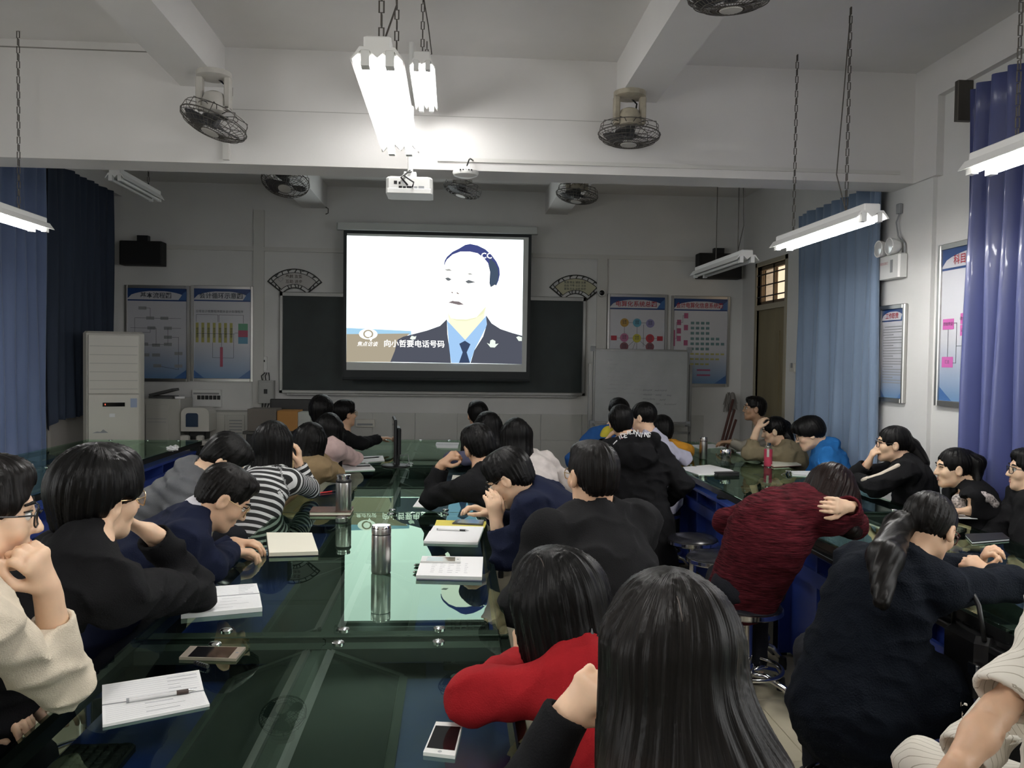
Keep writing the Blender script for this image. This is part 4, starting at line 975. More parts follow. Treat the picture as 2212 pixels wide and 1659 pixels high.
for y0, lab in ((.47, 'nearest glass table of the row by the violet curtain'), (2.47, 'wall-side glass table with keyboards before the woman in navy coat'), (4.47, 'wall-side glass table with pink bottle and glass mug'), (6.47, 'farthest glass table of the wall-side row by the door')):
    table(lab, XTR, y0, y0 + 2.0, .46)
XTL = -3.0
for y0, lab in ((2.3, 'left-row glass table beside the near curtain edge'), (4.3, 'left-row glass table reflecting the steel blue curtain'), (6.3, 'far left-row glass table ending before the air conditioner')):
    table(lab, XTL, y0, y0 + 2.0)
# keyboards on shelves, under the glass and pulled out
keyboard('black keyboard under glass near the dark notepad end of the central table', (XT + .43, 2.66, .675), PI / 2)
keyboard('black keyboard under the glass beside the nearest notebook', (XT - .43, 1.75, .675), -PI / 2)
kz = .70
for (px, py), lab in (((1812, 1188), 'black keyboard on the table edge behind the maroon sweater'), ((2150, 1362), 'black keyboard on the table edge beside the navy coat')):
    q = PZ(px, py, kz + .012); keyboard(lab, (q[0], q[1], kz), PI / 2 + .05)
    o = MB().bbox((q[0] - .10, q[1] - .25, kz - .02), (q[0] + .13, q[1] + .25, kz - .001), .004).build('keyboard_tray', m_black); tag(o, 'pulled-out black tray carrying the ' + lab[6:], 'tray')
for (px, py), lab in (((1562, 1078), 'black mouse on the blue shelf nearer the papers'), ((1622, 1102), 'black mouse on the blue shelf nearer the maroon sweater')):
    q = PX(px, py, XTR - .38); mouse(lab, (XTR - .37, q[1], .675), -PI / 2 + .2)

# ================================================================== STOOLS
m_seat = mat('black_vinyl', (.012, .012, .016), .25)
m_caster = mat('caster_rubber', (.015, .015, .015), .5)
stool_proto = []
def stool(label, x, y, h=.46, rot=0.0):
    if not stool_proto:
        t = thing('round_stool', label, 'stool', (x, y, 0), rot, 'chrome stools'); stool_proto.append(t)
        MB().lathe([(.0, .415), (.15, .415), (.165, .425), (.165, .445), (.158, .449)], 32).build('seat_rim', m_chrome, t, smooth=True)
        MB().lathe([(.158, .446), (.160, .452), (.145, .466), (.08, .474), (.0, .476)], 32).build('cushion', m_seat, t, smooth=True)
        MB().lathe([(.026, .12), (.026, .42)], 20).build('column', m_chrome, t, smooth=True)
        MB().lathe([(.036, .07), (.036, .17), (.03, .18)], 20).build('column_sleeve', m_chrome, t, smooth=True)
        MB().tube([(.165 * math.cos(2 * PI * k / 36), .165 * math.sin(2 * PI * k / 36), .155) for k in range(36)], .010, 10, closed=True).build('foot_ring', m_chrome, t, smooth='all')
        for k in range(5):
            a = 2 * PI * k / 5; c_, s_ = math.cos(a), math.sin(a)
            o = MB().tube([(.02 * c_, .02 * s_, .13), (.10 * c_, .10 * s_, .135), (.19 * c_, .19 * s_, .105), (.235 * c_, .235 * s_, .05)], [.014, .015, .015, .014], 10).build('leg', m_chrome, t, smooth='all')
            MB().lathe([(.0, 0), (.02, .0), (.022, .03), (.018, .062), (.0, .068)], 14, c=(.24 * c_, .24 * s_, 0)).build('rubber_foot', m_caster, o, smooth=True)
        return t
    c = copy_tree(stool_proto[0]); c['label'] = label; c.location = (x, y, 0); c.rotation_euler = (0, 0, rot)
    return c
for px, py, lab in ((1497, 1158, 'empty chrome stool farthest along the blue side panel'), (1543, 1196, 'empty chrome stool in the middle of the aisle row'), (1592, 1243, 'empty chrome stool touching the maroon sweater')):
    q = PZ(px, py, .47); stool(lab, q[0], q[1], rot=px * .1)
# ================================================================== PEOPLE: soft solids meshed by surface nets
def V(*a): return np.array(a[0] if len(a) == 1 else a, float)
def unit(v): v = V(v); return v / (np.linalg.norm(v) + 1e-9)
def cone(a, b, ra, rb, k=.02, flat=None, op='+', u=0.0): return dict(t='c', a=V(a), b=V(b), ra=ra, rb=rb, k=k, flat=flat, op=op, u=u)
def ell(c, r, R=None, k=.02, op='+', u=0.0): return dict(t='e', c=V(c), r=V(r), R=np.eye(3) if R is None else R, k=k, op=op, u=u)
def cut(p, n, k=.006, lim=None): return dict(t='p', c=V(p), n=unit(n), k=k, op='-', lim=lim)         # removes the side n points to
def bounds(q, m):
    if q['t'] == 'c':
        r = max(q['ra'], q['rb']) + m; return np.minimum(q['a'], q['b']) - r, np.maximum(q['a'], q['b']) + r
    if q['t'] == 'e': r = q['r'].max() + m; return q['c'] - r, q['c'] + r
    return None
def dist(q, p):
    if q['t'] == 'c':
        a, b = q['a'], q['b']; x = p - a
        if q['flat'] is not None:
            n, s = q['flat']; x = x + np.outer(x @ n, n) * (1 / s - 1); ab = b - a; ab = ab + n * (ab @ n) * (1 / s - 1)
        else: ab = b - a; s = 1
        L = ab @ ab + 1e-12
        t = np.clip(x @ ab / L, 0, 1)
        y = x - t[:, None] * ab
        return (np.sqrt((y * y).sum(1)) - (q['ra'] + (q['rb'] - q['ra']) * t)) * (1 + s) / 2
    if q['t'] == 'e':
        x = (p - q['c']) @ q['R']; u_ = x / q['r']; k0 = np.sqrt((u_ * u_).sum(1)) + 1e-9; k1 = np.sqrt(((u_ / q['r']) ** 2).sum(1)) + 1e-9
        return k0 * (k0 - 1) / k1
    return -((p - q['c']) @ q['n'])
def field(prims, p, margin):
    d = np.full(len(p), 1.0, np.float64)
    for q in prims:
        bb = bounds(q, margin)
        if bb is not None:
            m = np.all((p > bb[0]) & (p < bb[1]), axis=1)
            if not m.any(): continue
            idx = np.nonzero(m)[0]; pp = p[idx]; d0 = d[idx]
        elif q.get('lim'):
            m = ((p - q['c']) ** 2).sum(1) < q['lim'] ** 2
            if not m.any(): continue
            idx = np.nonzero(m)[0]; pp = p[idx]; d0 = d[idx]
        else: idx = slice(None); pp = p; d0 = d
        e = dist(q, pp); k = q['k']
        if q['op'] == '+':
            h = np.clip(.5 + .5 * (e - d0) / k, 0, 1); d[idx] = e + (d0 - e) * h - k * h * (1 - h)
        else:
            e = -e; h = np.clip(.5 - .5 * (e - d0) / k, 0, 1); d[idx] = e + (d0 - e) * h + k * h * (1 - h)
    return d
def field_blocks(prims, pts, cen, rad, margin):
    """pts (K, B3, 3) in blocks round cen (K, 3)"""
    K, B3, _ = pts.shape; d = np.full((K, B3), 1.0)
    for q in prims:
        bb = bounds(q, margin + rad)
        if bb is not None: idx = np.nonzero(((cen > bb[0]) & (cen < bb[1])).all(1))[0]
        elif q.get('lim'): idx = np.nonzero(((cen - q['c']) ** 2).sum(1) < (q['lim'] + rad) ** 2)[0]
        else: idx = np.arange(K)
        if len(idx) == 0: continue
        pp = pts[idx].reshape(-1, 3); d0 = d[idx].reshape(-1); e = dist(q, pp); k = q['k']
        if q['op'] == '+':
            h = np.clip(.5 + .5 * (e - d0) / k, 0, 1); r = e + (d0 - e) * h - k * h * (1 - h)
        else:
            e = -e; h = np.clip(.5 - .5 * (e - d0) / k, 0, 1); r = e + (d0 - e) * h + k * h * (1 - h)
            if q.get('lim'): r = np.where(((pp - q['c']) ** 2).sum(1) < q['lim'] ** 2, r, d0)
        d[idx] = r.reshape(-1, B3)
    return d.reshape(-1)
_nr = np.random.RandomState(5)
_ND = _nr.normal(size=(14, 3)); _ND /= np.linalg.norm(_ND, axis=1)[:, None]; _NP = _nr.uniform(0, 6.28, 14)
def wav(p, f, i0=0, n=5):
    """cheap smooth noise in -1..1"""
    s = 0
    for i in range(i0, i0 + n): s = s + np.sin(p @ _ND[i % 14] * f * (.7 + .12 * (i % 7)) + _NP[i % 14])
    return s / n * 1.6
def skin_mesh(prims, h, disp=None):
    bbs = [bounds(q, .0) for q in prims if q['op'] == '+']
    lo = np.min([b[0] for b in bbs], 0) - 3 * h; hi = np.max([b[1] for b in bbs], 0) + 3 * h
    B = 6; nb = np.ceil((hi - lo) / (h * B)).astype(int) + 1; n = nb * B
    g = np.stack(np.meshgrid(*[np.arange(k) for k in nb], indexing='ij'), -1).reshape(-1, 3)
    cen = lo + (g * B + (B - 1) / 2) * h
    dc = field(prims, cen, B * h * 1.8 + .05)
    keep = np.abs(dc) < B * h * .95 + .014
    sgn = np.where(dc < 0, -1.0, 1.0).astype(np.float32).reshape(nb)
    vals = np.repeat(np.repeat(np.repeat(sgn, B, 0), B, 1), B, 2)
    gk = g[keep]
    off = np.stack(np.meshgrid(*[np.arange(B)] * 3, indexing='ij'), -1).reshape(-1, 3)
    ijk = (gk[:, None, :] * B + off[None]).reshape(-1, 3)
    pts = lo + ijk * h
    d = field_blocks(prims, pts.reshape(len(gk), -1, 3), cen[keep], B * h * .9, .035)
    if disp is not None: d = d + disp(pts)
    vals[ijk[:, 0], ijk[:, 1], ijk[:, 2]] = d
    # only cells around the kept blocks can be crossed
    s = (vals < 0).astype(np.uint8)
    c = s[:-1, :-1, :-1] + s[1:, :-1, :-1] + s[:-1, 1:, :-1] + s[:-1, :-1, 1:] + s[1:, 1:, :-1] + s[1:, :-1, 1:] + s[:-1, 1:, 1:] + s[1:, 1:, 1:]
    act = np.argwhere((c > 0) & (c < 8))
    if len(act) == 0: return np.zeros((0, 3)), np.zeros((0, 4), int)
    cid = np.full(c.shape, -1, np.int32); cid[act[:, 0], act[:, 1], act[:, 2]] = np.arange(len(act))
    acc = np.zeros((len(act), 3)); cnt = np.zeros(len(act))
    co = np.array([(i, j, k) for i in (0, 1) for j in (0, 1) for k in (0, 1)])
    cv = [vals[act[:, 0] + o[0], act[:, 1] + o[1], act[:, 2] + o[2]] for o in co]
    for a in range(8):
        for ax, st in ((0, 4), (1, 2), (2, 1)):
            if co[a][ax] == 0:
                b = a + st; va, vb = cv[a], cv[b]; m = (va < 0) != (vb < 0)
                t = va[m] / (va[m] - vb[m]); q = np.repeat(co[a][None].astype(float), m.sum(), 0); q[:, ax] += t
                acc[m] += q; cnt[m] += 1
    vtx = lo + (act + acc / cnt[:, None]) * h
    quads = []
    sb = s.astype(bool)
    for ax in range(3):
        sl0 = [slice(1, -1)] * 3; sl1 = [slice(1, -1)] * 3; sl0[ax] = slice(0, -1); sl1[ax] = slice(1, None)
        A, Bv = sb[tuple(sl0)], sb[tuple(sl1)]
        e = np.argwhere(A != Bv); ins = A[e[:, 0], e[:, 1], e[:, 2]]
        o1 = [0, 0, 0]; base = e + 1; base[:, ax] -= 1
        b1, b2 = (ax + 1) % 3, (ax + 2) % 3
        def cell(d1, d2):
            q = base.copy(); q[:, b1] -= d1; q[:, b2] -= d2; return cid[q[:, 0], q[:, 1], q[:, 2]]
        q4 = np.stack([cell(0, 0), cell(1, 0), cell(1, 1), cell(0, 1)], 1)
        q4[~ins] = q4[~ins][:, ::-1]
        quads.append(q4)
    q = np.concatenate(quads); q = q[(q >= 0).all(1)]
    return vtx, q
def thin_out(v, q, flag, cell):
    """merge the flagged vertices onto a coarse grid so that hidden skin costs little; the surface stays one piece"""
    key = np.floor(v / cell).astype(np.int64); ids = np.arange(len(v)); kk = (key[:, 0] * 4001 + key[:, 1]) * 4001 + key[:, 2]
    uq, inv = np.unique(kk[flag], return_inverse=True)
    first = np.full(len(uq), -1); fi = np.nonzero(flag)[0]; first[inv[::-1]] = fi[::-1]
    ids[fi] = first[inv]; v = v.copy()
    s_ = np.zeros((len(uq), 3)); c_ = np.zeros(len(uq)); np.add.at(s_, inv, v[fi]); np.add.at(c_, inv, 1); v[first] = s_ / c_[:, None]
    q = ids[q]; faces = []
    same = np.zeros(len(q), int)
    for a in range(4): same += (q[:, a] == q[:, (a + 1) % 4])
    full = q[same == 0]; full = full[(full[:, 0] != full[:, 2]) & (full[:, 1] != full[:, 3])]
    t3 = q[same == 1]; tri = np.zeros((len(t3), 3), int)
    for r in range(4):
        m = t3[:, r] == t3[:, (r + 1) % 4]; tri[m] = t3[m][:, [(r + 1) % 4, (r + 2) % 4, (r + 3) % 4]]
    tri = tri[(tri[:, 0] != tri[:, 1]) & (tri[:, 1] != tri[:, 2]) & (tri[:, 0] != tri[:, 2])]
    used = np.unique(np.concatenate([full.ravel(), tri.ravel()])); rm = np.full(len(v), -1); rm[used] = np.arange(len(used))
    return v[used], rm[full], rm[tri]
def make_mesh(name, v, q, m, attr=None, tri=None):
    me = bpy.data.meshes.new(name)
    if tri is not None and len(tri):
        me.vertices.add(len(v)); me.vertices.foreach_set('co', v.astype(np.float32).ravel())
        lp = np.concatenate([q.ravel(), tri.ravel()]).astype(np.int32); me.loops.add(len(lp)); me.loops.foreach_set('vertex_index', lp)
        tot = np.concatenate([np.full(len(q), 4), np.full(len(tri), 3)]).astype(np.int32); st = np.concatenate([[0], np.cumsum(tot)[:-1]]).astype(np.int32)
        me.polygons.add(len(tot)); me.polygons.foreach_set('loop_start', st); me.polygons.foreach_set('loop_total', tot); me.polygons.foreach_set('use_smooth', np.ones(len(tot), bool))
        me.materials.append(m); me.update(calc_edges=True); me.validate(); return me
    me.vertices.add(len(v)); me.vertices.foreach_set('co', v.astype(np.float32).ravel())
    me.loops.add(q.size); me.loops.foreach_set('vertex_index', q.astype(np.int32).ravel())
    me.polygons.add(len(q)); me.polygons.foreach_set('loop_start', np.arange(0, q.size, 4, dtype=np.int32)); me.polygons.foreach_set('loop_total', np.full(len(q), 4, np.int32))
    me.polygons.foreach_set('use_smooth', np.ones(len(q), bool))
    if attr is not None:
        a = me.attributes.new('along', 'FLOAT', 'POINT'); a.data.foreach_set('value', attr.astype(np.float32))
    me.materials.append(m); me.update(calc_edges=True); me.validate()
    return me
def solid(name, prims, h, m, parent, base, disp=None, frame=None, along=False, under=None):
    """one continuous soft mesh; kept in the frame of its parent (or its own rotated frame)"""
    v, q = skin_mesh(prims, h, disp)
    if len(v) == 0: return None
    at = None
    if under is not None:
        fl = np.zeros(len(v), bool)
        for pr_ in under: fl |= field([k for k in pr_ if k['op'] == '+'], v, .03) < -.016
        v, q, tr_ = thin_out(v, q, fl, .034)
        return link(name, make_mesh(name, v - base, q, m, None, tr_), parent)
    if along:
        best = np.full(len(v), 9.0); at = np.zeros(len(v))
        for p_ in prims:
            if p_['t'] != 'c' or p_['op'] != '+' or p_['u'] is None: continue
            d = np.abs(dist(p_, v)); a, b = p_['a'], p_['b']; L = np.linalg.norm(b - a)
            s_ = (v - a) @ (b - a) / max(L, 1e-6) + p_['u']; mk = d < best; best[mk] = d[mk]; at[mk] = s_[mk]
    if frame is None: o = link(name, make_mesh(name, v - base, q, m, at), parent)
    else:
        c, R = frame; o = link(name, make_mesh(name, (v - c) @ R, q, m, at), parent, tuple(c - base))
        o.rotation_euler = Matrix(R.tolist()).to_euler()
    return o

# ------------------------------------------------------------------ materials for people
def skinmat(n, c): return mat('skin_' + n, c, .45, sss=.12, noise=.06, nscale=25)
SK_L, SK_M, SK_T = skinmat('light', (.76, .51, .345)), skinmat('medium', (.64, .40, .26)), skinmat('tan', (.50, .30, .19))
def hairmat(n, c, tip=None):
    if 'hair_' + n in MATS: return MATS['hair_' + n]
    m = bpy.data.materials.new('hair_' + n); m.use_nodes = True; nt = m.node_tree; b = nt.nodes['Principled BSDF']
    b.inputs['Roughness'].default_value = .36; b.inputs['Specular IOR Level'].default_value = .13
    tc = nt.nodes.new('ShaderNodeTexCoord'); mp = nt.nodes.new('ShaderNodeMapping'); mp.inputs['Scale'].default_value = (26, 14, 9)
    sx_ = nt.nodes.new('ShaderNodeSeparateXYZ'); nt.links.new(tc.outputs['Object'], sx_.inputs[0])      # strands run down from the crown: azimuth, distance, height
    yo = nt.nodes.new('ShaderNodeMath'); yo.operation = 'ADD'; yo.inputs[1].default_value = .025; nt.links.new(sx_.outputs[1], yo.inputs[0])
    az = nt.nodes.new('ShaderNodeMath'); az.operation = 'ARCTAN2'; nt.links.new(sx_.outputs[0], az.inputs[0]); nt.links.new(yo.outputs[0], az.inputs[1])
    x2 = nt.nodes.new('ShaderNodeVectorMath'); x2.operation = 'MULTIPLY'; x2.inputs[1].default_value = (1, 1, 0); nt.links.new(tc.outputs['Object'], x2.inputs[0])
    ln = nt.nodes.new('ShaderNodeVectorMath'); ln.operation = 'LENGTH'; nt.links.new(x2.outputs[0], ln.inputs[0])
    cb = nt.nodes.new('ShaderNodeCombineXYZ'); nt.links.new(az.outputs[0], cb.inputs[0]); nt.links.new(ln.outputs['Value'], cb.inputs[1]); nt.links.new(sx_.outputs[2], cb.inputs[2])
    no = nt.nodes.new('ShaderNodeTexNoise'); no.inputs['Scale'].default_value = 1; no.inputs['Detail'].default_value = 4
    nt.links.new(cb.outputs[0], mp.inputs[0]); nt.links.new(mp.outputs[0], no.inputs['Vector'])
    bp = nt.nodes.new('ShaderNodeBump'); bp.inputs['Strength'].default_value = .6; bp.inputs['Distance'].default_value = .003
    nt.links.new(no.outputs['Fac'], bp.inputs['Height']); nt.links.new(bp.outputs[0], b.inputs['Normal'])
    r = nt.nodes.new('ShaderNodeValToRGB'); r.color_ramp.elements[0].position = .35; r.color_ramp.elements[1].position = .75
    r.color_ramp.elements[0].color = tuple(k * .5 for k in c) + (1,); r.color_ramp.elements[1].color = tuple(k * 1.7 for k in c) + (1,)
    nt.links.new(no.outputs['Fac'], r.inputs[0])
    if tip:
        sp = nt.nodes.new('ShaderNodeSeparateXYZ'); nt.links.new(tc.outputs['Object'], sp.inputs[0])
        mr = nt.nodes.new('ShaderNodeMapRange'); mr.inputs['From Min'].default_value = -.12; mr.inputs['From Max'].default_value = -.34
        nt.links.new(sp.outputs[2], mr.inputs['Value'])
        mx = nt.nodes.new('ShaderNodeMix'); mx.data_type = 'RGBA'; nt.links.new(mr.outputs[0], mx.inputs['Factor']); nt.links.new(r.outputs[0], mx.inputs['A']); mx.inputs['B'].default_value = tip + (1,)
        nt.links.new(mx.outputs['Result'], b.inputs['Base Color'])
    else: nt.links.new(r.outputs[0], b.inputs['Base Color'])
    MATS['hair_' + n] = m; return m
HK = hairmat('black', (.0045, .0042, .0042)); HB = hairmat('soft_black', (.007, .006, .0056)); HT = hairmat('brown_tips', (.0055, .0045, .004), (.040, .018, .011))
HW = hairmat('dark_brown', (.011, .006, .005))
def cloth(n, c, rough=.9, bump=.25, bscale=260, noise=.10, sheen=.0): return mat('cloth_' + n, c, rough, spec=.12, bump=bump, bscale=bscale, noise=noise, nscale=18, sheen=sheen)
def stripemat(n, c1, c2, period, duty=.5, key='along', rough=.85):
    m = bpy.data.materials.new('cloth_' + n); m.use_nodes = True; nt = m.node_tree; b = nt.nodes['Principled BSDF']; b.inputs['Roughness'].default_value = rough
    at = nt.nodes.new('ShaderNodeAttribute'); at.attribute_name = key; src = at.outputs['Fac']
    if key == 'x':
        tc = nt.nodes.new('ShaderNodeTexCoord'); sp = nt.nodes.new('ShaderNodeSeparateXYZ'); nt.links.new(tc.outputs['Object'], sp.inputs[0])
        ad = nt.nodes.new('ShaderNodeMath'); ad.operation = 'ADD'; nt.links.new(sp.outputs[0], ad.inputs[0]); nt.links.new(sp.outputs[1], ad.inputs[1]); src = ad.outputs[0]
    md = nt.nodes.new('ShaderNodeMath'); md.operation = 'PINGPONG'; md.inputs[1].default_value = period / 2; nt.links.new(src, md.inputs[0])
    gt = nt.nodes.new('ShaderNodeMath'); gt.operation = 'GREATER_THAN'; gt.inputs[1].default_value = period / 2 * duty; nt.links.new(md.outputs[0], gt.inputs[0])
    mx = nt.nodes.new('ShaderNodeMix'); mx.data_type = 'RGBA'; mx.inputs['A'].default_value = tuple(c1) + (1,); mx.inputs['B'].default_value = tuple(c2) + (1,)
    nt.links.new(gt.outputs[0], mx.inputs['Factor']); nt.links.new(mx.outputs['Result'], b.inputs['Base Color']); return m

# ------------------------------------------------------------------ anatomy
def rotm(yaw, pitch=0.0, roll=0.0):
    """columns: right, forward, up. yaw counter-clockwise from +y, pitch down, roll to the person's right (degrees)"""
    y, p, r = [math.radians(k) for k in (yaw, pitch, roll)]
    R = np.array(Matrix.Rotation(y, 3, 'Z') @ Matrix.Rotation(-p, 3, 'X') @ Matrix.Rotation(r, 3, 'Y')); return R
def ik(S_, W_, l1, l2, pole):
    d = W_ - S_; L = np.linalg.norm(d); L2 = min(L, (l1 + l2) * .995); u = d / L
    a = (l1 * l1 - l2 * l2 + L2 * L2) / (2 * L2); hh = math.sqrt(max(l1 * l1 - a * a, 1e-6))
    pv = V(pole); pv = pv - u * (pv @ u); return S_ + u * a + unit(pv) * hh
def hand(w, d, n, side, curl=.6, sc=1.0, spread=.0, thumb=.5):
    """palm, four jointed fingers, thumb. d towards the knuckles, n out of the palm, side 'R' or 'L'"""
    d = unit(d); n = V(n); n = unit(n - d * (n @ d)); t = np.cross(d, n) * (1 if side == 'R' else -1)
    out = [cone(w - d * .03 * sc, w + d * .02 * sc, .026 * sc, .024 * sc, .012, (n, .8))]
    out.append(cone(w + d * .025 * sc + t * .006, w + d * .074 * sc + t * .012 * sc, .024 * sc, .024 * sc, .012, (n, .55)))
    out.append(cone(w + d * .025 * sc - t * .006, w + d * .070 * sc - t * .016 * sc, .022 * sc, .020 * sc, .012, (n, .6)))
    ln = (.070, .078, .073, .057)
    for i in range(4):
        x = .029 - .0195 * i
        p = w + d * (.080 - .004 * abs(i - 1)) * sc + t * x * sc; a = 0.0
        c_ = curl[i] if isinstance(curl, (list, tuple)) else curl
        for j, (f, bend, r0, r1) in enumerate(((.44, .9, .0095, .0086), (.31, 1.25, .0086, .0078), (.25, .75, .0078, .0064))):
            a += c_ * bend
            dr = unit(d * math.cos(a) + n * math.sin(a) + t * spread * (1.5 - i) * .2)
            q = p + dr * ln[i] * f * sc
            out.append(cone(p, q, r0 * sc, r1 * sc, .005)); p = q
    b0 = w + d * .022 * sc + t * .020 * sc + n * .006
    b1 = b0 + unit(t * .75 + d * .75 + n * (.2 + .4 * thumb)) * .042 * sc
    b2 = b1 + unit(t * (.35 - .6 * thumb) + d * .9 + n * (.2 + .5 * thumb)) * .031 * sc
    b3 = b2 + unit(t * (.1 - .8 * thumb) + d * .9 + n * .3) * .024 * sc
    out += [cone(b0, b1, .0155 * sc, .0115 * sc, .010), cone(b1, b2, .0112 * sc, .0098 * sc, .005), cone(b2, b3, .0098 * sc, .0075 * sc, .004)]
    return out
def head_prims(H, R, s, face=True, ears=True):
    L = lambda p: H + R @ (V(p) * s)
    E = lambda c, r, k=.02, op='+': ell(L(c), V(r) * s, R, k * s, op)
    C = lambda a, b, ra, rb, k=.02, op='+': cone(L(a), L(b), ra * s, rb * s, k * s, None, op)
    q = [E((0, -.014, .022), (.075, .094, .088)), E((0, .028, -.030), (.060, .062, .078), .03), C((0, .010, -.062), (0, .060, -.094), .046, .024, .03)]
    if face:
        q += [E((sx * .042, .058, -.028), (.022, .022, .022), .02) for sx in (-1, 1)]
        q += [C((-.030, .074, .022), (.030, .074, .022), .012, .012, .014), C((-.040, .020, -.070), (-.024, .060, -.088), .020, .016, .02), C((.040, .020, -.070), (.024, .060, -.088), .020, .016, .02)]
        q += [E((sx * .031, .098, .002), (.018, .016, .011), .014, '-') for sx in (-1, 1)]
        q += [C((0, .084, .008), (0, .103, -.030), .0075, .0115, .010), E((-.012, .094, -.033), (.009, .011, .007), .007), E((.012, .094, -.033), (.009, .011, .007), .007)]
        q += [C((-.017, .084, -.058), (.017, .084, -.058), .0075, .0075, .007), C((-.014, .083, -.070), (.014, .083, -.070), .0082, .0082, .007), C((-.022, .096, -.0635), (.022, .096, -.0635), .0032, .0032, .004, '-')]
        q += [E((0, .072, -.098), (.020, .016, .015), .014)]
    if ears:
        for sx in (-1, 1):
            q += [E((sx * .080, -.004, -.012), (.011, .021, .033), .006), E((sx * .089, .002, -.008), (.007, .011, .019), .005, '-')]
    return q
HAIRCUT = {}
def hair_prims(H, R, s, style, extra=()):
    L = lambda p: H + R @ (V(p) * s)
    E = lambda c, r, k=.02, op='+': ell(L(c), V(r) * s, R, k * s, op)
    C = lambda a, b, ra, rb, k=.02, op='+', flat=None: cone(L(a), L(b), ra * s, rb * s, k * s, flat, op)
    PL = lambda p, n, k=.01: cut(L(p), R @ V(n), k)
    q = []
    if style in ('short', 'crop', 'thick'):
        g = {'crop': .006, 'short': .012, 'thick': .022}[style]
        q += [E((0, -.014, .026), (.077 + g, .097 + g, .088 + g))]
        q += [E((0, .030, .082), (.062, .058, .030 + g * .7), .02)]
        q += [E((0, .115, -.045), (.082, .080, .118), .010, '-')]
        for sx in (-1, 1): q += [E((sx * .095, .022, -.035), (.036, .042, .050), .010, '-')]
        q += [E((sx * .098, -.045, -.085), (.040, .055, .052), .02, '-') for sx in (-1, 1)]
        q += [PL((0, -.05, -.070 - 2.2 * g), (0, -.35, -1), .03), PL((0, .045, -.005), (0, .75, -1), .02)]
        q.insert(1, E((0, -.050, -.040), (.060 + g * .6, .042 + g * .8, .062 + g), .03))
    elif style == 'bowl':
        q += [E((0, -.008, .022), (.096, .118, .105)), E((0, .05, .060), (.076, .058, .050), .02)]
        q += [E((0, .125, -.060), (.080, .080, .100), .012, '-'), PL((0, -.05, -.085), (0, -.2, -1)), PL((0, .05, -.005), (0, .5, -1), .02)]
    elif style in ('tied', 'tiedlow'):
        q += [E((0, -.016, .024), (.084, .105, .097)), E((0, .118, -.045), (.086, .084, .112), .012, '-')]
        for sx in (-1, 1): q += [E((sx * .098, .020, -.045), (.036, .046, .052), .010, '-')]
        q += [PL((0, -.05, -.075), (0, -.5, -1)), PL((0, .045, -.025), (0, .75, -1), .02)]
    elif style in ('long', 'bob'):
        q += [E((0, -.016, .022), (.090, .110, .101))]
        zb = -.33 if style == 'long' else -.15
        q += [C((0, -.075, .0), (0, -.105, zb), .072, .070 if style == 'long' else .075, .05, flat=(R @ V(0, 1, 0), .55))]
        for sx in (-1, 1): q += [C((sx * .062, -.03, .0), (sx * .075, -.045, zb * .85), .042, .040, .05), C((sx * .07, .02, .02), (sx * .078, .01, zb * .6), .026, .024, .03)]
        q += [E((0, .125, -.055), (.070, .090, .115), .012, '-')]
    q += list(extra)
    return q
def strand_disp(H, R, s, amp=.0035, f=46):
    def fn(p):
        x = (p - H) @ R / s
        ang = np.arctan2(x[:, 0], x[:, 1] + .02 + 0 * x[:, 2]); rad = np.sqrt(x[:, 0] ** 2 + (x[:, 1] + .02) ** 2)
        return amp * (np.sin(ang * f * .5 + 3 * np.sin(ang * 3) + x[:, 2] * 8) * .5 + np.sin(ang * f + 5 * np.sin(ang * 5 + x[:, 2] * 6)) * .5) * np.clip(rad / .06, 0, 1) + amp * .35 * wav(p, 60)
    return fn
def fold_disp(amp=.006, f=34, seed=0, calm=()):
    def fn(p):
        q = p + .03 * np.stack([wav(p, 9, seed), wav(p, 8, seed + 3), wav(p, 7, seed + 5)], 1)
        r = wav(q * np.array([1, 1, 1.7]), f, seed, 6)
        if calm:
            w_ = 1.0
            for c_ in calm: w_ = w_ * np.clip((np.sqrt(((p - c_) ** 2).sum(1)) - .05) / .06, .12, 1)
            return w_ * (amp * (np.sqrt(np.abs(r) + .02) * 1.7 - 1.0) + amp * .5 * wav(q, f * 2.2, seed + 2, 4))
        return amp * (np.sqrt(np.abs(r) + .02) * 1.7 - 1.0) + amp * .5 * wav(q, f * 2.2, seed + 2, 4)
    return fn
m_eyewhite = mat('eye_white', (.75, .73, .70), .2); m_iris = mat('iris_dark', (.015, .010, .008), .1)
m_lens = glassmat('spectacle_lens', (.92, .94, .95), 1.5)
m_lip = mat('lip', (.40, .17, .14), .45); PEOPLE = []
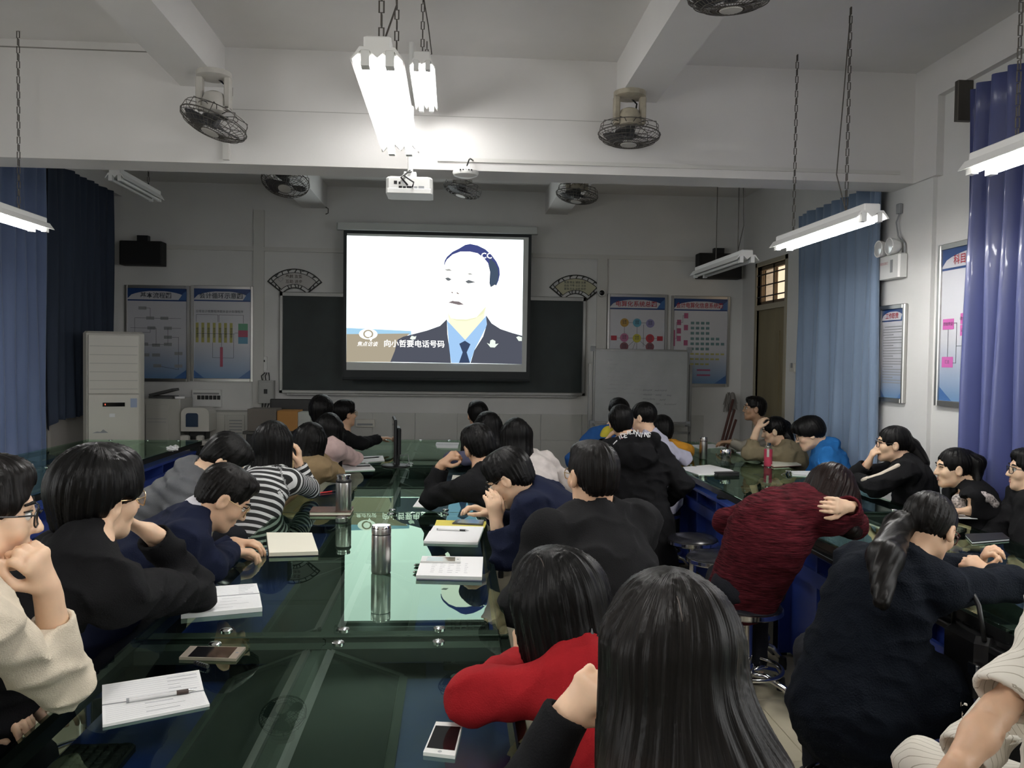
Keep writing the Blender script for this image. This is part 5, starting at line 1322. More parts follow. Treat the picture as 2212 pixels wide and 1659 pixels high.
def person(label, H, yaw, pitch=0, roll=0, s=1.0, N=None, pel=None, byaw=None, skin=None, hair='short', hm=None, hextra=(), hdisp=.0035,
           top=None, bulk=1.0, tname='jacket', texts=(), tdisp=.010, tex=(), collar=True, L=None, Rr=None, SLp=None, SRp=None, hunch=.03, shw=.175,
           glasses=None, h=.008, face=True, legs=None, legm=None, cuff=True, along=False, sleeve=.045, wrapcut=None, knee=.27, seat=True, tcuts=(), stool_xy=None, hr=1.0, eyes=True, tres=1.4, tdispf=None):
    skin = skin or SK_M; hm = hm or HK
    H = V(H); R = rotm(yaw, pitch, roll); byaw = yaw if byaw is None else byaw
    pel = V(pel); N = V(N); fw = V(-math.sin(math.radians(byaw)), math.cos(math.radians(byaw)), 0); rt = V(fw[1], -fw[0], 0)
    base = V(pel[0], pel[1], 0.0)
    t = thing('person', label, 'person', base)
    PEOPLE.append((t, label, pel, byaw, stool_xy))
    up = unit(N - pel)
    mid = pel + (N - pel) * .62 - fw * hunch; fn = unit(fw - up * (fw @ up))
    SR_ = V(SRp) if SRp is not None else N + rt * shw * .97 - up * .045 + fn * .01
    SL_ = V(SLp) if SLp is not None else N - rt * shw * .97 - up * .045 + fn * .01
    arms = {}
    for key, S_, sp, sg in (('R', SR_, Rr, 1), ('L', SL_, L, -1)):
        sp = dict(sp or {})
        if 'w' not in sp:
            w = pel + fw * .24 + rt * sg * .09 + V(0, 0, .12); sp['w'] = w
            sp.setdefault('d', fw * .9 - rt * sg * .5); sp.setdefault('n', (0, 0, -1))
        w = V(sp['w']); e = V(sp['e']) if 'e' in sp else ik(S_, w, .285, .25, sp.get('pole', V(rt * sg * .6) + V(0, 0, -1)))
        for q_, lift in ((e, .058 * bulk), (w, .045 * bulk if sp.get('bare', 0) <= .03 else .03)):      # arms rest on the glass, not in it
            if -.95 < q_[0] < .20 or 1.72 < q_[0] < 2.70: q_[2] = max(q_[2], .775 + lift) if q_[2] > .70 else q_[2]
        d = V(sp['d']) if 'd' in sp else w - e; n = V(sp['n']) if 'n' in sp else V(0, 0, -1)
        arms[key] = (S_, e, w, d, n, sp.get('curl', .45), sp.get('thumb', .5), sp.get('bare', 0.0))
    sc = 1.0 * s
    # ---- body: one continuous surface
    sk = head_prims(H, R, s, face)
    nb = H + R @ V(0, -.022, -.052) * s
    sk += [cone(nb, N + fn * .015, .053 * s, .060 * s, .03), cone(N, mid, .075, .105, .05, (fn, .7)), cone(mid, pel, .105, .115, .05, (fn, .7)), cone(SL_, SR_, .042, .042, .05)]
    for key, (S_, e, w, d, n, curl, th, bare) in arms.items():
        sk += [cone(S_, e, .040 * sc, .034 * sc, .02), cone(e, e + (w - e) * .35, .036 * sc, .037 * sc, .02), cone(e + (w - e) * .35, w, .036 * sc, .0255 * sc, .02)] + hand(w, d, n, key, curl, sc, thumb=th)
    _l = unit(fw * .2 + V(0, 1, 0)); hips = [pel + V(_l[1], -_l[0], 0) * sg * .085 for sg in (-1, 1)]
    lg = []; lfw = unit(fw * .2 + V(0, 1, 0)) if not legs else fw; lrt = V(lfw[1], -lfw[0], 0)
    for i, sg in enumerate((-1, 1)):
        hp = hips[i] - V(0, 0, .02); kn = hp + lfw * knee + V(0, 0, -.03); an = V(kn[0], kn[1], .09) - lfw * .10
        if legs: kn, an = V(legs[i][0]), V(legs[i][1])
        lg.append((hp, kn, an))
        sk += [cone(hp, kn, .065, .045, .03), cone(kn, an, .043, .03, .02), cone(an, an + lfw * .12 + V(0, 0, -.05), .03, .022, .02)]
    # ---- hair
    if hair: solid('hair', hair_prims(H, R, s * hr, hair, hextra), h * .9, hm, t, base, strand_disp(H, R, s, hdisp), (H, R))
    # ---- top
    g = bulk
    tp = [cone(pel - up * .02, mid, .150 * g, .158 * g, .06, (fn, .72), u=0), cone(mid, N - up * .07, .158 * g, .110 * g, .07, (fn, .70), u=np.linalg.norm(mid - pel)), cone(SL_, SR_, .062 * g, .062 * g, .06, u=None),
          cone(N - up * .01, SL_, .050 * g, .058 * g, .04, u=None), cone(N - up * .01, SR_, .050 * g, .058 * g, .04, u=None), cone(N - up * .05 - fn * .02, mid - fn * .02, .10 * g, .13 * g, .05, (fn, .6), u=None)]
    for key, (S_, e, w, d, n, curl, th, bare) in arms.items():
        we = w - (w - e) * (bare / max(np.linalg.norm(w - e), .01)) - unit(w - e) * .012
        tp += [cone(S_, e, .062 * g, .052 * g, .03, u=.1), cone(e, we, .052 * g, sleeve * g, .03, u=.4)]
    tp += list(tex)
    if collar:
        nd = unit(nb - N); tp += [cone(N - nd * .015, N + nd * .035, .070, .066, .02), cone(N + nd * .0, N + nd * .12, .056, .058, .004, op='-')]
    if cuff:
        for key, (S_, e, w, d, n, curl, th, bare) in arms.items():
            a_ = unit(w - e); we = w - a_ * bare; tp += [cut(we - a_ * .002, a_, .004, .085), cone(we - a_ * .010, we + a_ * .06, sleeve * g - .012, sleeve * g - .012, .003, op='-')]
    tp += list(tcuts)
    tm = top or cloth('black', (.009, .009, .010))
    # ---- trousers and shoes
    tr = [ell(pel + V(0, 0, -.03), (.165, .15, .12), None, .04)]
    for hp, kn, an in lg: tr += [cone(hp, kn, .088, .066, .03), cone(kn, an + V(0, 0, .03), .066, .050, .02)]
    solid('body', sk, h, skin, t, base, under=[tp, tr])
    solid(tname, tp, h * tres, tm, t, base, tdispf or fold_disp(tdisp, 30, len(PEOPLE), [a_[2] - unit(a_[2] - a_[1]) * a_[7] for a_ in arms.values()]), along=along)
    solid('trousers', tr, .02 if not legm else .012, legm or cloth('dark_trousers', (.016, .017, .022)), t, base, fold_disp(.005, 26, 3))
    for hp, kn, an in lg:
        solid('shoe', [ell(an + lfw * .05 + V(0, 0, -.045), (.045, .045, .043), None, .02), cone(an + lfw * .05 + V(0, 0, -.055), an + lfw * .15 + V(0, 0, -.062), .040, .028, .02), cut((0, 0, .006), (0, 0, -1), .004)], .011, m_black, t, base)
    # ---- face details
    if face:
        fr = dict(loc=tuple(H - base), rot=Matrix(R.tolist()).to_euler())
        for sx in (-1, 1):
            o = None if not eyes else MB().lathe([(0.0, -.0125), (.0075, -.0100), (.0115, -.005), (.0125, 0), (.0115, .005), (.0075, .0100), (0, .0125)], 12).build('eye', m_eyewhite, t, smooth='all', loc=tuple(H - base + R @ (V(sx * .031, .0745, .001) * s)), rot=fr['rot'])
            if eyes: MB().lathe([(0.0, .0132), (.0045, .0128), (.0062, .0112), (.0062, .009)], 12, axis='y').build('iris', m_iris, o, smooth='all')
            MB().tube([(sx * .047 * s, .072 * s, .010 * s), (sx * .034 * s, .0865 * s, .012 * s), (sx * .019 * s, .0845 * s, .006 * s)], .0022, 5).build('eyelid', m_iris, t, **fr)
            MB().tube([(sx * .050 * s, .072 * s, .024 * s), (sx * .034 * s, .088 * s, .029 * s), (sx * .016 * s, .0885 * s, .024 * s)], [.0025, .004, .0025], 6).build('eyebrow', hm, t, **fr)
        if h < .0078:
            for zz_, rr_ in ((-.0585, .0052), (-.0695, .0060)): MB().tube([(-.021 * s, .083 * s, -.0635 * s), (-.010 * s, .0885 * s, zz_ * s), (0, .0898 * s, zz_ * s), (.010 * s, .0885 * s, zz_ * s), (.021 * s, .083 * s, -.0635 * s)], [.001, rr_ * s * .8, rr_ * s, rr_ * s * .8, .001], 8).build('lip', m_lip, t, smooth='all', **fr)
    if glasses:
        fr = dict(loc=tuple(H - base), rot=Matrix(R.tolist()).to_euler())
        gm = glasses; gl = None; b_ = MB()
        for sx in (-1, 1):
            cx_, cz_ = sx * .034, -.002
            rim = [((cx_ + .026 * math.copysign(abs(math.cos(a)) ** .6, math.cos(a))) * s, (.101 - .25 * abs(abs(cx_ + .026 * math.cos(a)) - .02)) * s, (cz_ + .019 * math.copysign(abs(math.sin(a)) ** .7, math.sin(a))) * s) for a in [2 * PI * k / 18 for k in range(18)]]
            b_.tube(rim, .0018, 6, closed=True)
            b_.tube([(sx * .060 * s, .091 * s, .006 * s), (sx * .079 * s, .06 * s, .006 * s), (sx * .083 * s, .0, .004 * s), (sx * .082 * s, -.02 * s, -.016 * s)], .0018, 6)
        b_.tube([(-.010 * s, .103 * s, .004 * s), (0, .106 * s, .007 * s), (.010 * s, .103 * s, .004 * s)], .0018, 6)
        o = b_.build('glasses', gm, t, **fr)
        for sx in (-1, 1):
            cx_, cz_ = sx * .034, -.002
            MB().add([((cx_ + .025 * math.cos(a)) * s, (.101 - .25 * abs(abs(cx_ + .025 * math.cos(a)) - .02)) * s, (cz_ + .018 * math.sin(a)) * s) for a in [2 * PI * k / 16 for k in range(16)]], [tuple(range(16))]).build('lens', m_lens, o)
    return t
# ================================================================== THE PEOPLE
G_BLACK = m_blackmetal; G_GOLD = mat('gold_wire', (.55, .40, .22), .3, 1.0); G_RED = mat('red_brown_frame', (.10, .02, .015), .3)
C_BLACK = cloth('black', (.008, .008, .009)); C_SUIT = cloth('charcoal', (.013, .013, .014)); C_NAVY = cloth('navy', (.008, .011, .028)); C_NAVYW = cloth('navy_wool', (.0045, .0065, .011), bscale=160, bump=.5)
C_BEIGE = cloth('beige_fleece', (.66, .58, .46), bump=.35, bscale=320); C_GREY = cloth('grey_quilt', (.085, .088, .095), .6); C_TAN = cloth('tan_wool', (.22, .155, .085)); C_PINK = cloth('pale_pink', (.55, .40, .38))
C_RED = cloth('red_fleece', (.30, .012, .016)); C_MAROON = mat('cloth_maroon_knit', (.060, .008, .012), .95, noise=.75, nscale=70, bump=.7, bscale=110, stretch=(.25, .25, 2.2), spec=.1)
C_WHITE = cloth('white_pink', (.66, .60, .57)); C_PURPLE = cloth('grey_violet', (.10, .10, .16)); C_LAV = cloth('lavender', (.50, .49, .60)); C_YB = cloth('blue_school', (.02, .08, .25)); C_ORANGE = cloth('orange_knit', (.62, .29, .035))
C_KHAKI = cloth('khaki', (.23, .19, .12)); C_STONE = cloth('stone_jacket', (.36, .33, .28)); C_BLUE = cloth('bright_blue', (.018, .12, .34)); C_CREAM = stripemat('cream_pinstripe', (.40, .36, .29), (.72, .68, .60), .022, .10, 'x')
C_STRIPE = stripemat('black_white_stripe', (.62, .62, .62), (.012, .012, .013), .036, .42)
def W(px, py, Y): return P(px, py, Y)
UPZ = V(0, 0, 1)

# ---- left side of the central table
person('man in beige sweater with glasses resting his mouth on his fist', W(-38, 1108, 1.76), -62, 6, 0, 1.0, N=W(-110, 1235, 1.66), pel=(-1.45, 1.50, .57), byaw=-70, skin=SK_L, hair='short', hm=HB,
       top=C_BEIGE, tname='sweater', bulk=1.0, glasses=G_BLACK, h=.0055, sleeve=.044, SRp=W(-60, 1345, 1.58),
       Rr=dict(e=W(138, 1478, 1.84), w=W(100, 1268, 1.76), d=W(66, 1180, 1.70) - W(100, 1268, 1.76), n=V(-.9, .35, -.2), curl=.95, thumb=.75, bare=.075),
       L=dict(e=W(-140, 1545, 1.9), w=W(-40, 1540, 2.0), d=V(1, -.2, 0), n=(0, 0, -1)))
person('man in black jacket with thick black hair propping his chin on his fist', W(215, 1072, 2.32), -38, 4, 6, 1.05, N=W(178, 1200, 2.20), pel=(-1.22, 1.98, .57), byaw=-50, skin=SK_L, hair='thick', top=C_BLACK, bulk=1.12, glasses=G_GOLD, h=.0055,
       SRp=W(250, 1285, 2.13), hr=1.04, Rr=dict(e=W(425, 1278, 2.70), w=W(322, 1148, 2.52), d=W(250, 1118, 2.46) - W(322, 1148, 2.52), n=V(-.2, .1, 1), curl=.9, thumb=.4, bare=.02), hunch=.05)
person('man in navy suit and white collar looking down at his hands', W(486, 1072, 3.15), -72, 38, 0, 1.0, N=W(418, 1122, 3.12), pel=(-1.30, 3.02, .57), byaw=-75, skin=SK_M, hair='crop', hm=HB, top=C_NAVY, bulk=1.04, glasses=G_GOLD, h=.006,
       Rr=dict(e=W(452, 1232, 3.06), w=W(497, 1196, 3.34), d=V(1, .35, -.1), n=(0, 0, -1), curl=.55), L=dict(w=W(505, 1185, 3.5), d=V(1, 0, 0), n=(0, 0, -1)), hunch=.05)
person('bowed head in grey quilted jacket behind the navy suit', W(487, 992, 3.98), -80, 52, 0, 1.0, N=W(412, 1032, 3.95), pel=(-1.45, 3.85, .57), byaw=-80, skin=SK_L, hair='short', top=C_GREY, bulk=1.12, h=.0075, tname='quilted_jacket', tdispf=lambda p: .013 * (1 - np.abs(np.sin(PI * (p[:, 2] + .35 * p[:, 0] + .02 * wav(p, 9)) / .058))) - .006 + .004 * wav(p, 40),
       tex=[cone(W(408, 1012, 3.95), W(428, 1042, 3.90), .062, .060, .02)], eyes=False)
person('long-haired woman in black and white striped top at the central table', W(592, 955, 4.65), -14, 2, 0, 1.0, N=W(585, 1022, 4.6), pel=W(532, 1158, 4.36), byaw=-30, skin=SK_L, hair='long', top=C_STRIPE, tname='striped_top', along=True, tdisp=.004, h=.0065, bulk=.98, face=False,
       SRp=W(630, 1040, 4.52), Rr=dict(e=W(670, 1056, 4.86), w=W(646, 1004, 4.84), d=UPZ, n=V(-1, 0, 0), curl=.5), L=dict(w=W(560, 1040, 5.0), d=V(.5, .5, 0), n=(0, 0, -1)))
person('woman in tan coat holding her head beside the striped top', W(672, 952, 5.36), -20, 8, 8, .98, N=W(668, 1005, 5.3), pel=(-1.18, 5.05, .57), byaw=-40, skin=SK_L, hair='long', top=C_TAN, tname='coat', bulk=1.1, h=.008, face=False,
       SRp=W(690, 1015, 5.2), Rr=dict(e=W(722, 1034, 5.5), w=W(682, 984, 5.45), d=W(668, 965, 5.42) - W(682, 984, 5.45), n=V(-1, 0, .2), curl=.35))
person('dark-haired woman with pale pink sleeve', W(712, 926, 6.1), -8, 4, 0, .98, N=W(708, 968, 6.05), pel=(-1.15, 5.85, .57), byaw=-30, skin=SK_L, hair='long', top=C_PINK, tname='blouse', h=.009, face=False, bulk=1.05,
       SRp=W(722, 968, 5.92), Rr=dict(e=W(768, 990, 6.28), w=W(735, 994, 6.5), n=(0, 0, -1)))
person('dark-haired person in black seen before the wide monitor', W(694, 888, 6.95), 0, 0, 0, 1.04, N=W(692, 935, 6.9), pel=(-1.22, 6.75, .57), byaw=-20, hair='thick', top=C_BLACK, h=.0095, face=False)
person('man with glasses in dark jacket reaching along the far table', W(745, 893, 7.4), -55, 0, 0, 1.0, N=W(738, 938, 7.38), pel=(-1.28, 7.25, .57), byaw=-55, hair='short', top=C_SUIT, glasses=G_GOLD, h=.009, eyes=False,
       Rr=dict(e=W(782, 958, 7.25), w=W(818, 948, 7.5), d=V(1, .3, .1), n=(0, 0, -1), curl=.3))
# ---- right side of the central table
person('woman in red hooded sweater seen from behind at the near table', W(1196, 1298, 1.95), 38, 10, -6, 1.0, N=W(1238, 1425, 1.93), pel=(.42, 1.72, .57), byaw=60, skin=SK_L, hair='bob', face=False, top=C_RED, tname='hooded_sweater', bulk=1.08, h=.0055, tdisp=.007, hr=1.10,
       SLp=W(1225, 1480, 1.78), L=dict(e=W(1020, 1556, 1.85), w=W(1125, 1440, 2.08), d=V(.0, .1, 1), n=V(.5, .2, 0), curl=.8),
       hextra=[cone(W(1225, 1345, 1.90), W(1262, 1392, 1.86), .045, .030, .03), cone(W(1140, 1330, 2.03), W(1172, 1418, 1.98), .022, .008, .02)],
       tex=[cone(W(1180, 1425, 1.97), W(1250, 1405, 1.85), .030, .040, .03), cone(W(1250, 1405, 1.85), W(1330, 1360, 1.92), .040, .030, .03), ell(W(1285, 1440, 1.80), (.10, .07, .06), None, .03)])
person('long-haired woman in black in the foreground with her hand at her cheek', W(1432, 1395, 1.30), 24, 4, 4, 1.0, N=W(1455, 1700, 1.27), pel=(.44, 1.02, .57), byaw=30, skin=SK_L, hair='long', hm=HT, top=C_BLACK, tres=1.15, sleeve=.05, tname='black_top', h=.005, bulk=.85, hunch=.0, hdisp=.0028, face=False, hr=1.04,
       SLp=W(1345, 1850, 1.14), shw=.15, L=dict(e=W(1110, 1770, 1.40), w=W(1218, 1552, 1.40), d=W(1292, 1478, 1.375) - W(1218, 1552, 1.40), n=V(.35, .85, -.3), curl=.95, thumb=.6, bare=-.015),
       hextra=[cone(W(1540, 1500, 1.26), W(1640, 1680, 1.19), .045, .055, .05), cone(W(1500, 1550, 1.22), W(1560, 1720, 1.16), .06, .075, .05), cone(W(1400, 1520, 1.26), W(1400, 1720, 1.20), .05, .065, .05)])
person('broad-backed man in charcoal suit with short black hair', W(1280, 1024, 2.86), 22, 4, 0, 1.0, N=W(1288, 1112, 2.85), pel=(.50, 2.72, .57), byaw=25, skin=SK_M, hair='crop', hm=HB, top=C_SUIT, bulk=1.12, shw=.20, h=.006, glasses=G_GOLD, eyes=False, hunch=.05,
       L=dict(w=V(.34, 3.02, .80), d=V(-.6, .4, 0), n=(0, 0, -1)), Rr=dict(w=V(.42, 3.08, .80), d=V(-.8, .2, 0), n=(0, 0, -1)))
person('man in navy shirt with dark glasses covering his mouth with his fingers', W(1098, 1030, 3.55), 72, 34, 0, 1.0, N=W(1160, 1066, 3.56), pel=(.62, 3.42, .57), byaw=70, skin=SK_L, hair='short', hm=HK, top=C_NAVY, tname='shirt', bulk=1.06, glasses=G_BLACK, h=.006, hunch=.06,
       L=dict(e=W(1092, 1205, 3.42), w=W(1072, 1130, 3.44), d=V(-.12, .05, 1), n=V(-.4, .8, 0), curl=.35, thumb=.3, bare=.02), Rr=dict(e=W(1110, 1140, 3.72), w=W(1062, 1112, 3.66), d=W(1018, 1092, 3.66) - W(1062, 1112, 3.66), n=V(0, -.2, -1), curl=.5))
person('man in black suit leaning his head on his raised fist', W(1034, 962, 4.42), 22, 14, -14, 1.0, N=W(1052, 1022, 4.36), pel=(.55, 4.22, .57), byaw=40, skin=SK_T, hair='crop', hm=HK, top=C_BLACK, h=.007, face=False, bulk=1.05,
       SLp=W(1012, 1052, 4.26), L=dict(e=W(930, 1078, 4.52), w=W(956, 1002, 4.50), d=W(990, 972, 4.45) - W(956, 1002, 4.50), n=V(.5, .4, -.6), curl=.85, bare=.02))
person('woman in white blouse with dark hair on her shoulders', W(1113, 940, 5.6), 12, 4, 0, 1.0, N=W(1122, 988, 5.6), pel=(.62, 5.45, .57), byaw=25, skin=SK_L, hair='bob', top=C_WHITE, tname='blouse', h=.008, face=False, shw=.19, bulk=1.05)
person('dark-haired person in grey violet top behind the raised fist', W(1052, 922, 6.35), 25, 4, 0, 1.0, N=W(1060, 966, 6.35), pel=(.52, 6.2, .57), byaw=40, hair='bob', top=C_PURPLE, tname='top', h=.009, face=False,
       SLp=W(1040, 985, 6.25), L=dict(e=W(975, 1000, 6.3), w=W(1010, 1010, 6.6), n=(0, 0, -1)))
person('farthest dark-haired man of the central table', W(1031, 896, 7.2), 18, 0, 0, 1.0, N=W(1038, 938, 7.2), pel=(.52, 7.1, .57), byaw=40, hair='short', top=C_SUIT, h=.0095, face=False)
# ---- aisle side of the wall-side row
p18 = person('person in black hooded coat with white lettering across the shoulders', W(1342, 911, 5.85), -6, 8, -6, 1.0, N=W(1366, 962, 5.72), pel=W(1392, 1128, 5.52), byaw=-30, skin=SK_M, hair='short', top=C_BLACK, tname='hooded_coat', bulk=1.22, h=.007, face=False, collar=False,
       L=dict(e=W(1292, 985, 6.0), w=W(1309, 956, 5.92), d=W(1322, 934, 5.88) - W(1309, 956, 5.92), n=V(.8, -.3, 0), curl=.4), tex=[cone(W(1335, 962, 5.62), W(1410, 952, 5.56), .06, .06, .04), ell(W(1374, 985, 5.50), (.15, .09, .10), rotm(-20, -20), .04), cone(W(1400, 1130, 5.52), W(1405, 1215, 5.55), .17, .19, .05)])
person('woman in lavender jacket turned sideways behind the hooded coat', W(1388, 900, 6.5), 56, 6, 0, 1.0, N=W(1405, 948, 6.45), pel=(1.58, 6.2, .57), byaw=-20, skin=SK_L, hair='tied', top=C_LAV, bulk=1.08, h=.008, eyes=False,
       SRp=W(1428, 968, 6.25), Rr=dict(e=W(1478, 1000, 6.42), w=W(1450, 1003, 6.7), n=(0, 0, -1)))
p20 = person('student in blue and yellow sports jacket behind the hooded coat', W(1336, 890, 7.05), 10, 0, 0, 1.0, N=W(1326, 930, 7.0), pel=(1.30, 6.85, .57), byaw=0, hair='short', top=C_YB, tname='sports_jacket', h=.009, face=False)
person('student in orange sleeve with striped cuff propping a bowed head', W(1426, 930, 6.95), 30, 20, 12, 1.0, N=W(1432, 962, 6.9), pel=(1.62, 6.75, .57), byaw=0, skin=SK_L, hair='thick', top=C_ORANGE, tname='sweater', h=.008, face=False,
       Rr=dict(e=W(1486, 984, 7.02), w=W(1452, 958, 6.98), d=W(1438, 950, 6.95) - W(1452, 958, 6.98), n=V(-.2, 0, 1), curl=.6, bare=.02))
# ---- wall side of the wall-side row
person('man with glasses in stone jacket before the door', W(1630, 882, 7.75), 78, -2, 0, 1.0, N=W(1648, 926, 7.75), pel=(2.90, 7.65, .57), byaw=70, skin=SK_T, hair='crop', hm=HB, top=C_STONE, h=.0075, glasses=G_GOLD, L=dict(e=W(1612, 968, 7.55), w=W(1578, 955, 7.6), d=V(-1, .2, 0), n=(0, 0, -1)))
person('woman in khaki coat with ponytail holding the top of her head', W(1672, 930, 6.9), 68, 14, 0, 1.0, N=W(1695, 968, 6.88), pel=(2.86, 6.75, .57), byaw=70, skin=SK_L, eyes=False, hair='tied', top=C_KHAKI, tname='coat', bulk=1.15, h=.0075,
       L=dict(e=W(1618, 985, 6.75), w=W(1636, 926, 6.78), d=W(1650, 895, 6.82) - W(1636, 926, 6.78), n=V(.8, .3, 0), curl=.45, bare=.10), hextra=[cone(W(1697, 920, 6.9), W(1708, 965, 6.8), .045, .04, .03), cone(W(1708, 965, 6.8), W(1700, 1000, 6.75), .04, .02, .03)])
person('person in bright blue jacket with bowl-cut hair', W(1748, 935, 6.2), 74, 22, 0, 1.06, N=W(1782, 968, 6.2), pel=(2.85, 6.08, .57), byaw=70, skin=SK_L, eyes=False, hair='bowl', top=C_BLUE, bulk=1.12, h=.0075, glasses=G_BLACK,
       tex=[cone(W(1772, 958, 6.28), W(1800, 958, 6.1), .045, .05, .03)])
person('woman in black track jacket with pale stripe propping her chin', W(1928, 958, 5.101), 72, 2, 0, .97, N=W(1957, 1005, 5.073), pel=(2.86, 4.92, .57), byaw=70, skin=SK_L, eyes=False, hair='tied', top=C_BLACK, h=.0065, glasses=G_BLACK, bulk=1.1,
       Rr=dict(e=W(1842, 1034, 5.260), w=W(1876, 1000, 5.167), d=W(1888, 972, 5.129) - W(1876, 1000, 5.167), n=V(.8, -.3, .2), curl=.5, bare=.02), SLp=W(1955, 1020, 4.867), L=dict(e=W(1890, 1052, 4.867), w=W(1850, 1036, 5.036), d=V(-.7, .7, .0), n=(0, 0, -1)),
       hextra=[ell(W(1966, 960, 5.073), (.035, .035, .035), None, .02), cone(W(1972, 965, 5.073), W(1996, 1000, 5.017), .050, .035, .03)])
person('smiling woman with ponytail in black jacket with floral sleeves', W(2060, 1010, 4.500), 76, 4, 0, .95, N=W(2094, 1055, 4.482), pel=(2.88, 4.40, .57), byaw=75, skin=SK_L, eyes=False, hair='tied', top=C_BLACK, h=.0065,
       SLp=W(2110, 1080, 4.315), L=dict(e=W(2158, 1112, 4.278), w=W(2092, 1104, 4.315), d=V(-1, .15, 0), n=(0, 0, -1), curl=.7), Rr=dict(w=W(2075, 1096, 4.445), d=V(-1, 0, 0), n=(0, 0, -1), curl=.7),
       hextra=[cone(W(2092, 985, 4.482), W(2112, 1000, 4.445), .030, .040, .02), cone(W(2112, 1000, 4.445), W(2112, 1040, 4.408), .040, .018, .03)])
person('person with dark glasses in black cut by the picture edge', W(2222, 1015, 4.150), 70, 0, 0, .95, N=W(2240, 1070, 4.104), pel=(2.90, 3.92, .57), byaw=75, skin=SK_L, hair='short', top=C_BLACK, h=.007, glasses=G_BLACK, bulk=1.1)
# ---- aisle side, near
person('person in maroon knitted sweater with a hand on the neck', W(1800, 1062, 3.78), -62, 34, 0, 1.0, N=W(1742, 1085, 3.76), pel=(1.40, 3.80, .56), byaw=-65, skin=SK_L, hair='bob', hr=1.06, hm=HW, top=C_MAROON, tname='sweater', bulk=1.22, h=.0055, face=False, hunch=.10, collar=False, tdisp=.005,
       Rr=dict(e=W(1842, 1162, 3.74), w=W(1832, 1094, 3.545), d=W(1765, 1090, 3.465) - W(1832, 1094, 3.545), n=V(.2, 1, -.1), curl=.28, thumb=.1, bare=.0),
       hextra=[cone(W(1815, 1065, 3.74), W(1838, 1145, 3.62), .060, .040, .04), cone(W(1765, 1065, 3.80), W(1758, 1090, 3.78), .055, .04, .04), cone(W(1835, 1070, 3.8), W(1850, 1150, 3.66), .05, .03, .04)])
person('woman in dark navy coat with glasses and a long low ponytail', W(2008, 1138, 2.78), -58, 30, 0, 1.0, N=W(1945, 1212, 2.76), pel=(1.40, 2.72, .57), byaw=-60, skin=SK_M, hair='tied', hm=HB, top=C_NAVYW, tname='coat', bulk=1.1, shw=.165, h=.0055, glasses=G_RED, hunch=.045, tdisp=.007,
       SRp=W(2030, 1270, 2.62), Rr=dict(e=W(2188, 1312, 2.74), w=W(2142, 1252, 2.92), d=W(2098, 1222, 2.96) - W(2142, 1252, 2.92), n=V(-.3, .8, -.4), curl=.85, bare=.02), L=dict(w=W(2115, 1240, 3.05), d=V(.0, -.5, .8), n=V(.6, -.6, 0), curl=.8),
       hextra=[ell(W(1945, 1130, 2.76), (.04, .04, .04), None, .02), cone(W(1938, 1140, 2.76), W(1912, 1205, 2.58), .046, .056, .03), cone(W(1912, 1205, 2.58), W(1905, 1300, 2.44), .056, .026, .03)],
       tex=[cone(V(1.40, 2.72, .57), V(1.37, 2.69, .44), .18, .22, .08), cone(V(1.48, 2.70, .55), V(1.60, 2.66, .50), .14, .14, .08)])
person('person in cream pinstriped clothes cut off at the corner', W(2330, 1130, 1.75), 60, 0, 0, 1.0, N=W(2350, 1290, 1.75), pel=(1.40, 1.72, .53), legs=[(W(1990, 1652, 2.06), W(1990, 1652, 2.06) * V(1, 1, 0) + V(0, 0, .09)), (W(2095, 1650, 2.16), W(2095, 1650, 2.16) * V(1, 1, 0) + V(0, 0, .09))], byaw=62, skin=SK_M, hair='bob', top=C_CREAM, tname='shirt', legm=C_CREAM, h=.0055, sleeve=.058, bulk=1.15, face=False, tdisp=.006,
       SLp=W(2290, 1400, 1.68), L=dict(e=W(2150, 1540, 1.66), w=W(2052, 1680, 1.60), d=V(-.5, .1, -1), n=V(.5, .5, 0), curl=.3, bare=.215), Rr=dict(w=W(2080, 1640, 1.9), d=V(-.5, 0, -.5), n=(0, 0, -1)), knee=.42)
# ---- garment details
def on(label_start):
    for t_, label, pel, byaw, sxy in PEOPLE:
        if label.startswith(label_start): return t_, V(pel[0], pel[1], 0)
def detail(label_start, name, prims, m, h=.006, lab=None, disp=None):
    t_, base = on(label_start); o = solid(name, prims, h, m, t_, base, disp)
    if lab and o: o['label'] = lab
    return o
# white shirt collar of the navy suit
nb_ = W(432, 1098, 3.13); detail('man in navy suit', 'shirt_collar', [cone(W(432, 1110, 3.125), W(452, 1097, 3.14), .073, .069, .02), cone(W(415, 1116, 3.12), W(470, 1086, 3.16), .054, .054, .004, op='-')], cloth('white_shirt', (.70, .68, .72)), .005, 'white shirt collar')
# yellow shoulder of the sports jacket
detail('student in blue', 'yellow_panel', [ell(W(1311, 938, 6.90), (.055, .05, .075), rotm(0, 0, 25), .02)], cloth('yellow_school', (.60, .50, .06)), .008, 'yellow shoulder panel')
# striped cuff on the orange sleeve
for k, m_ in enumerate((C_ORANGE, cloth('cuff_grey', (.32, .31, .30)), cloth('cuff_dark', (.03, .03, .03)))):
    a_, b_ = W(1452, 958, 6.98), W(1486, 984, 7.02); u_ = unit(b_ - a_); detail('student in orange', 'cuff_band', [cone(a_ + u_ * (.022 + .022 * k), a_ + u_ * (.036 + .022 * k), .052, .053, .004)], m_, .007)
# scrunchie and pale sleeve stripe of the track jacket
f_ = .936
detail('woman in black track', 'scrunchie', [ell(W(1962, 961, 5.42 * f_), (.030, .022, .030), None, .01)], cloth('mauve', (.32, .18, .22)), .006, 'mauve hair scrunchie')
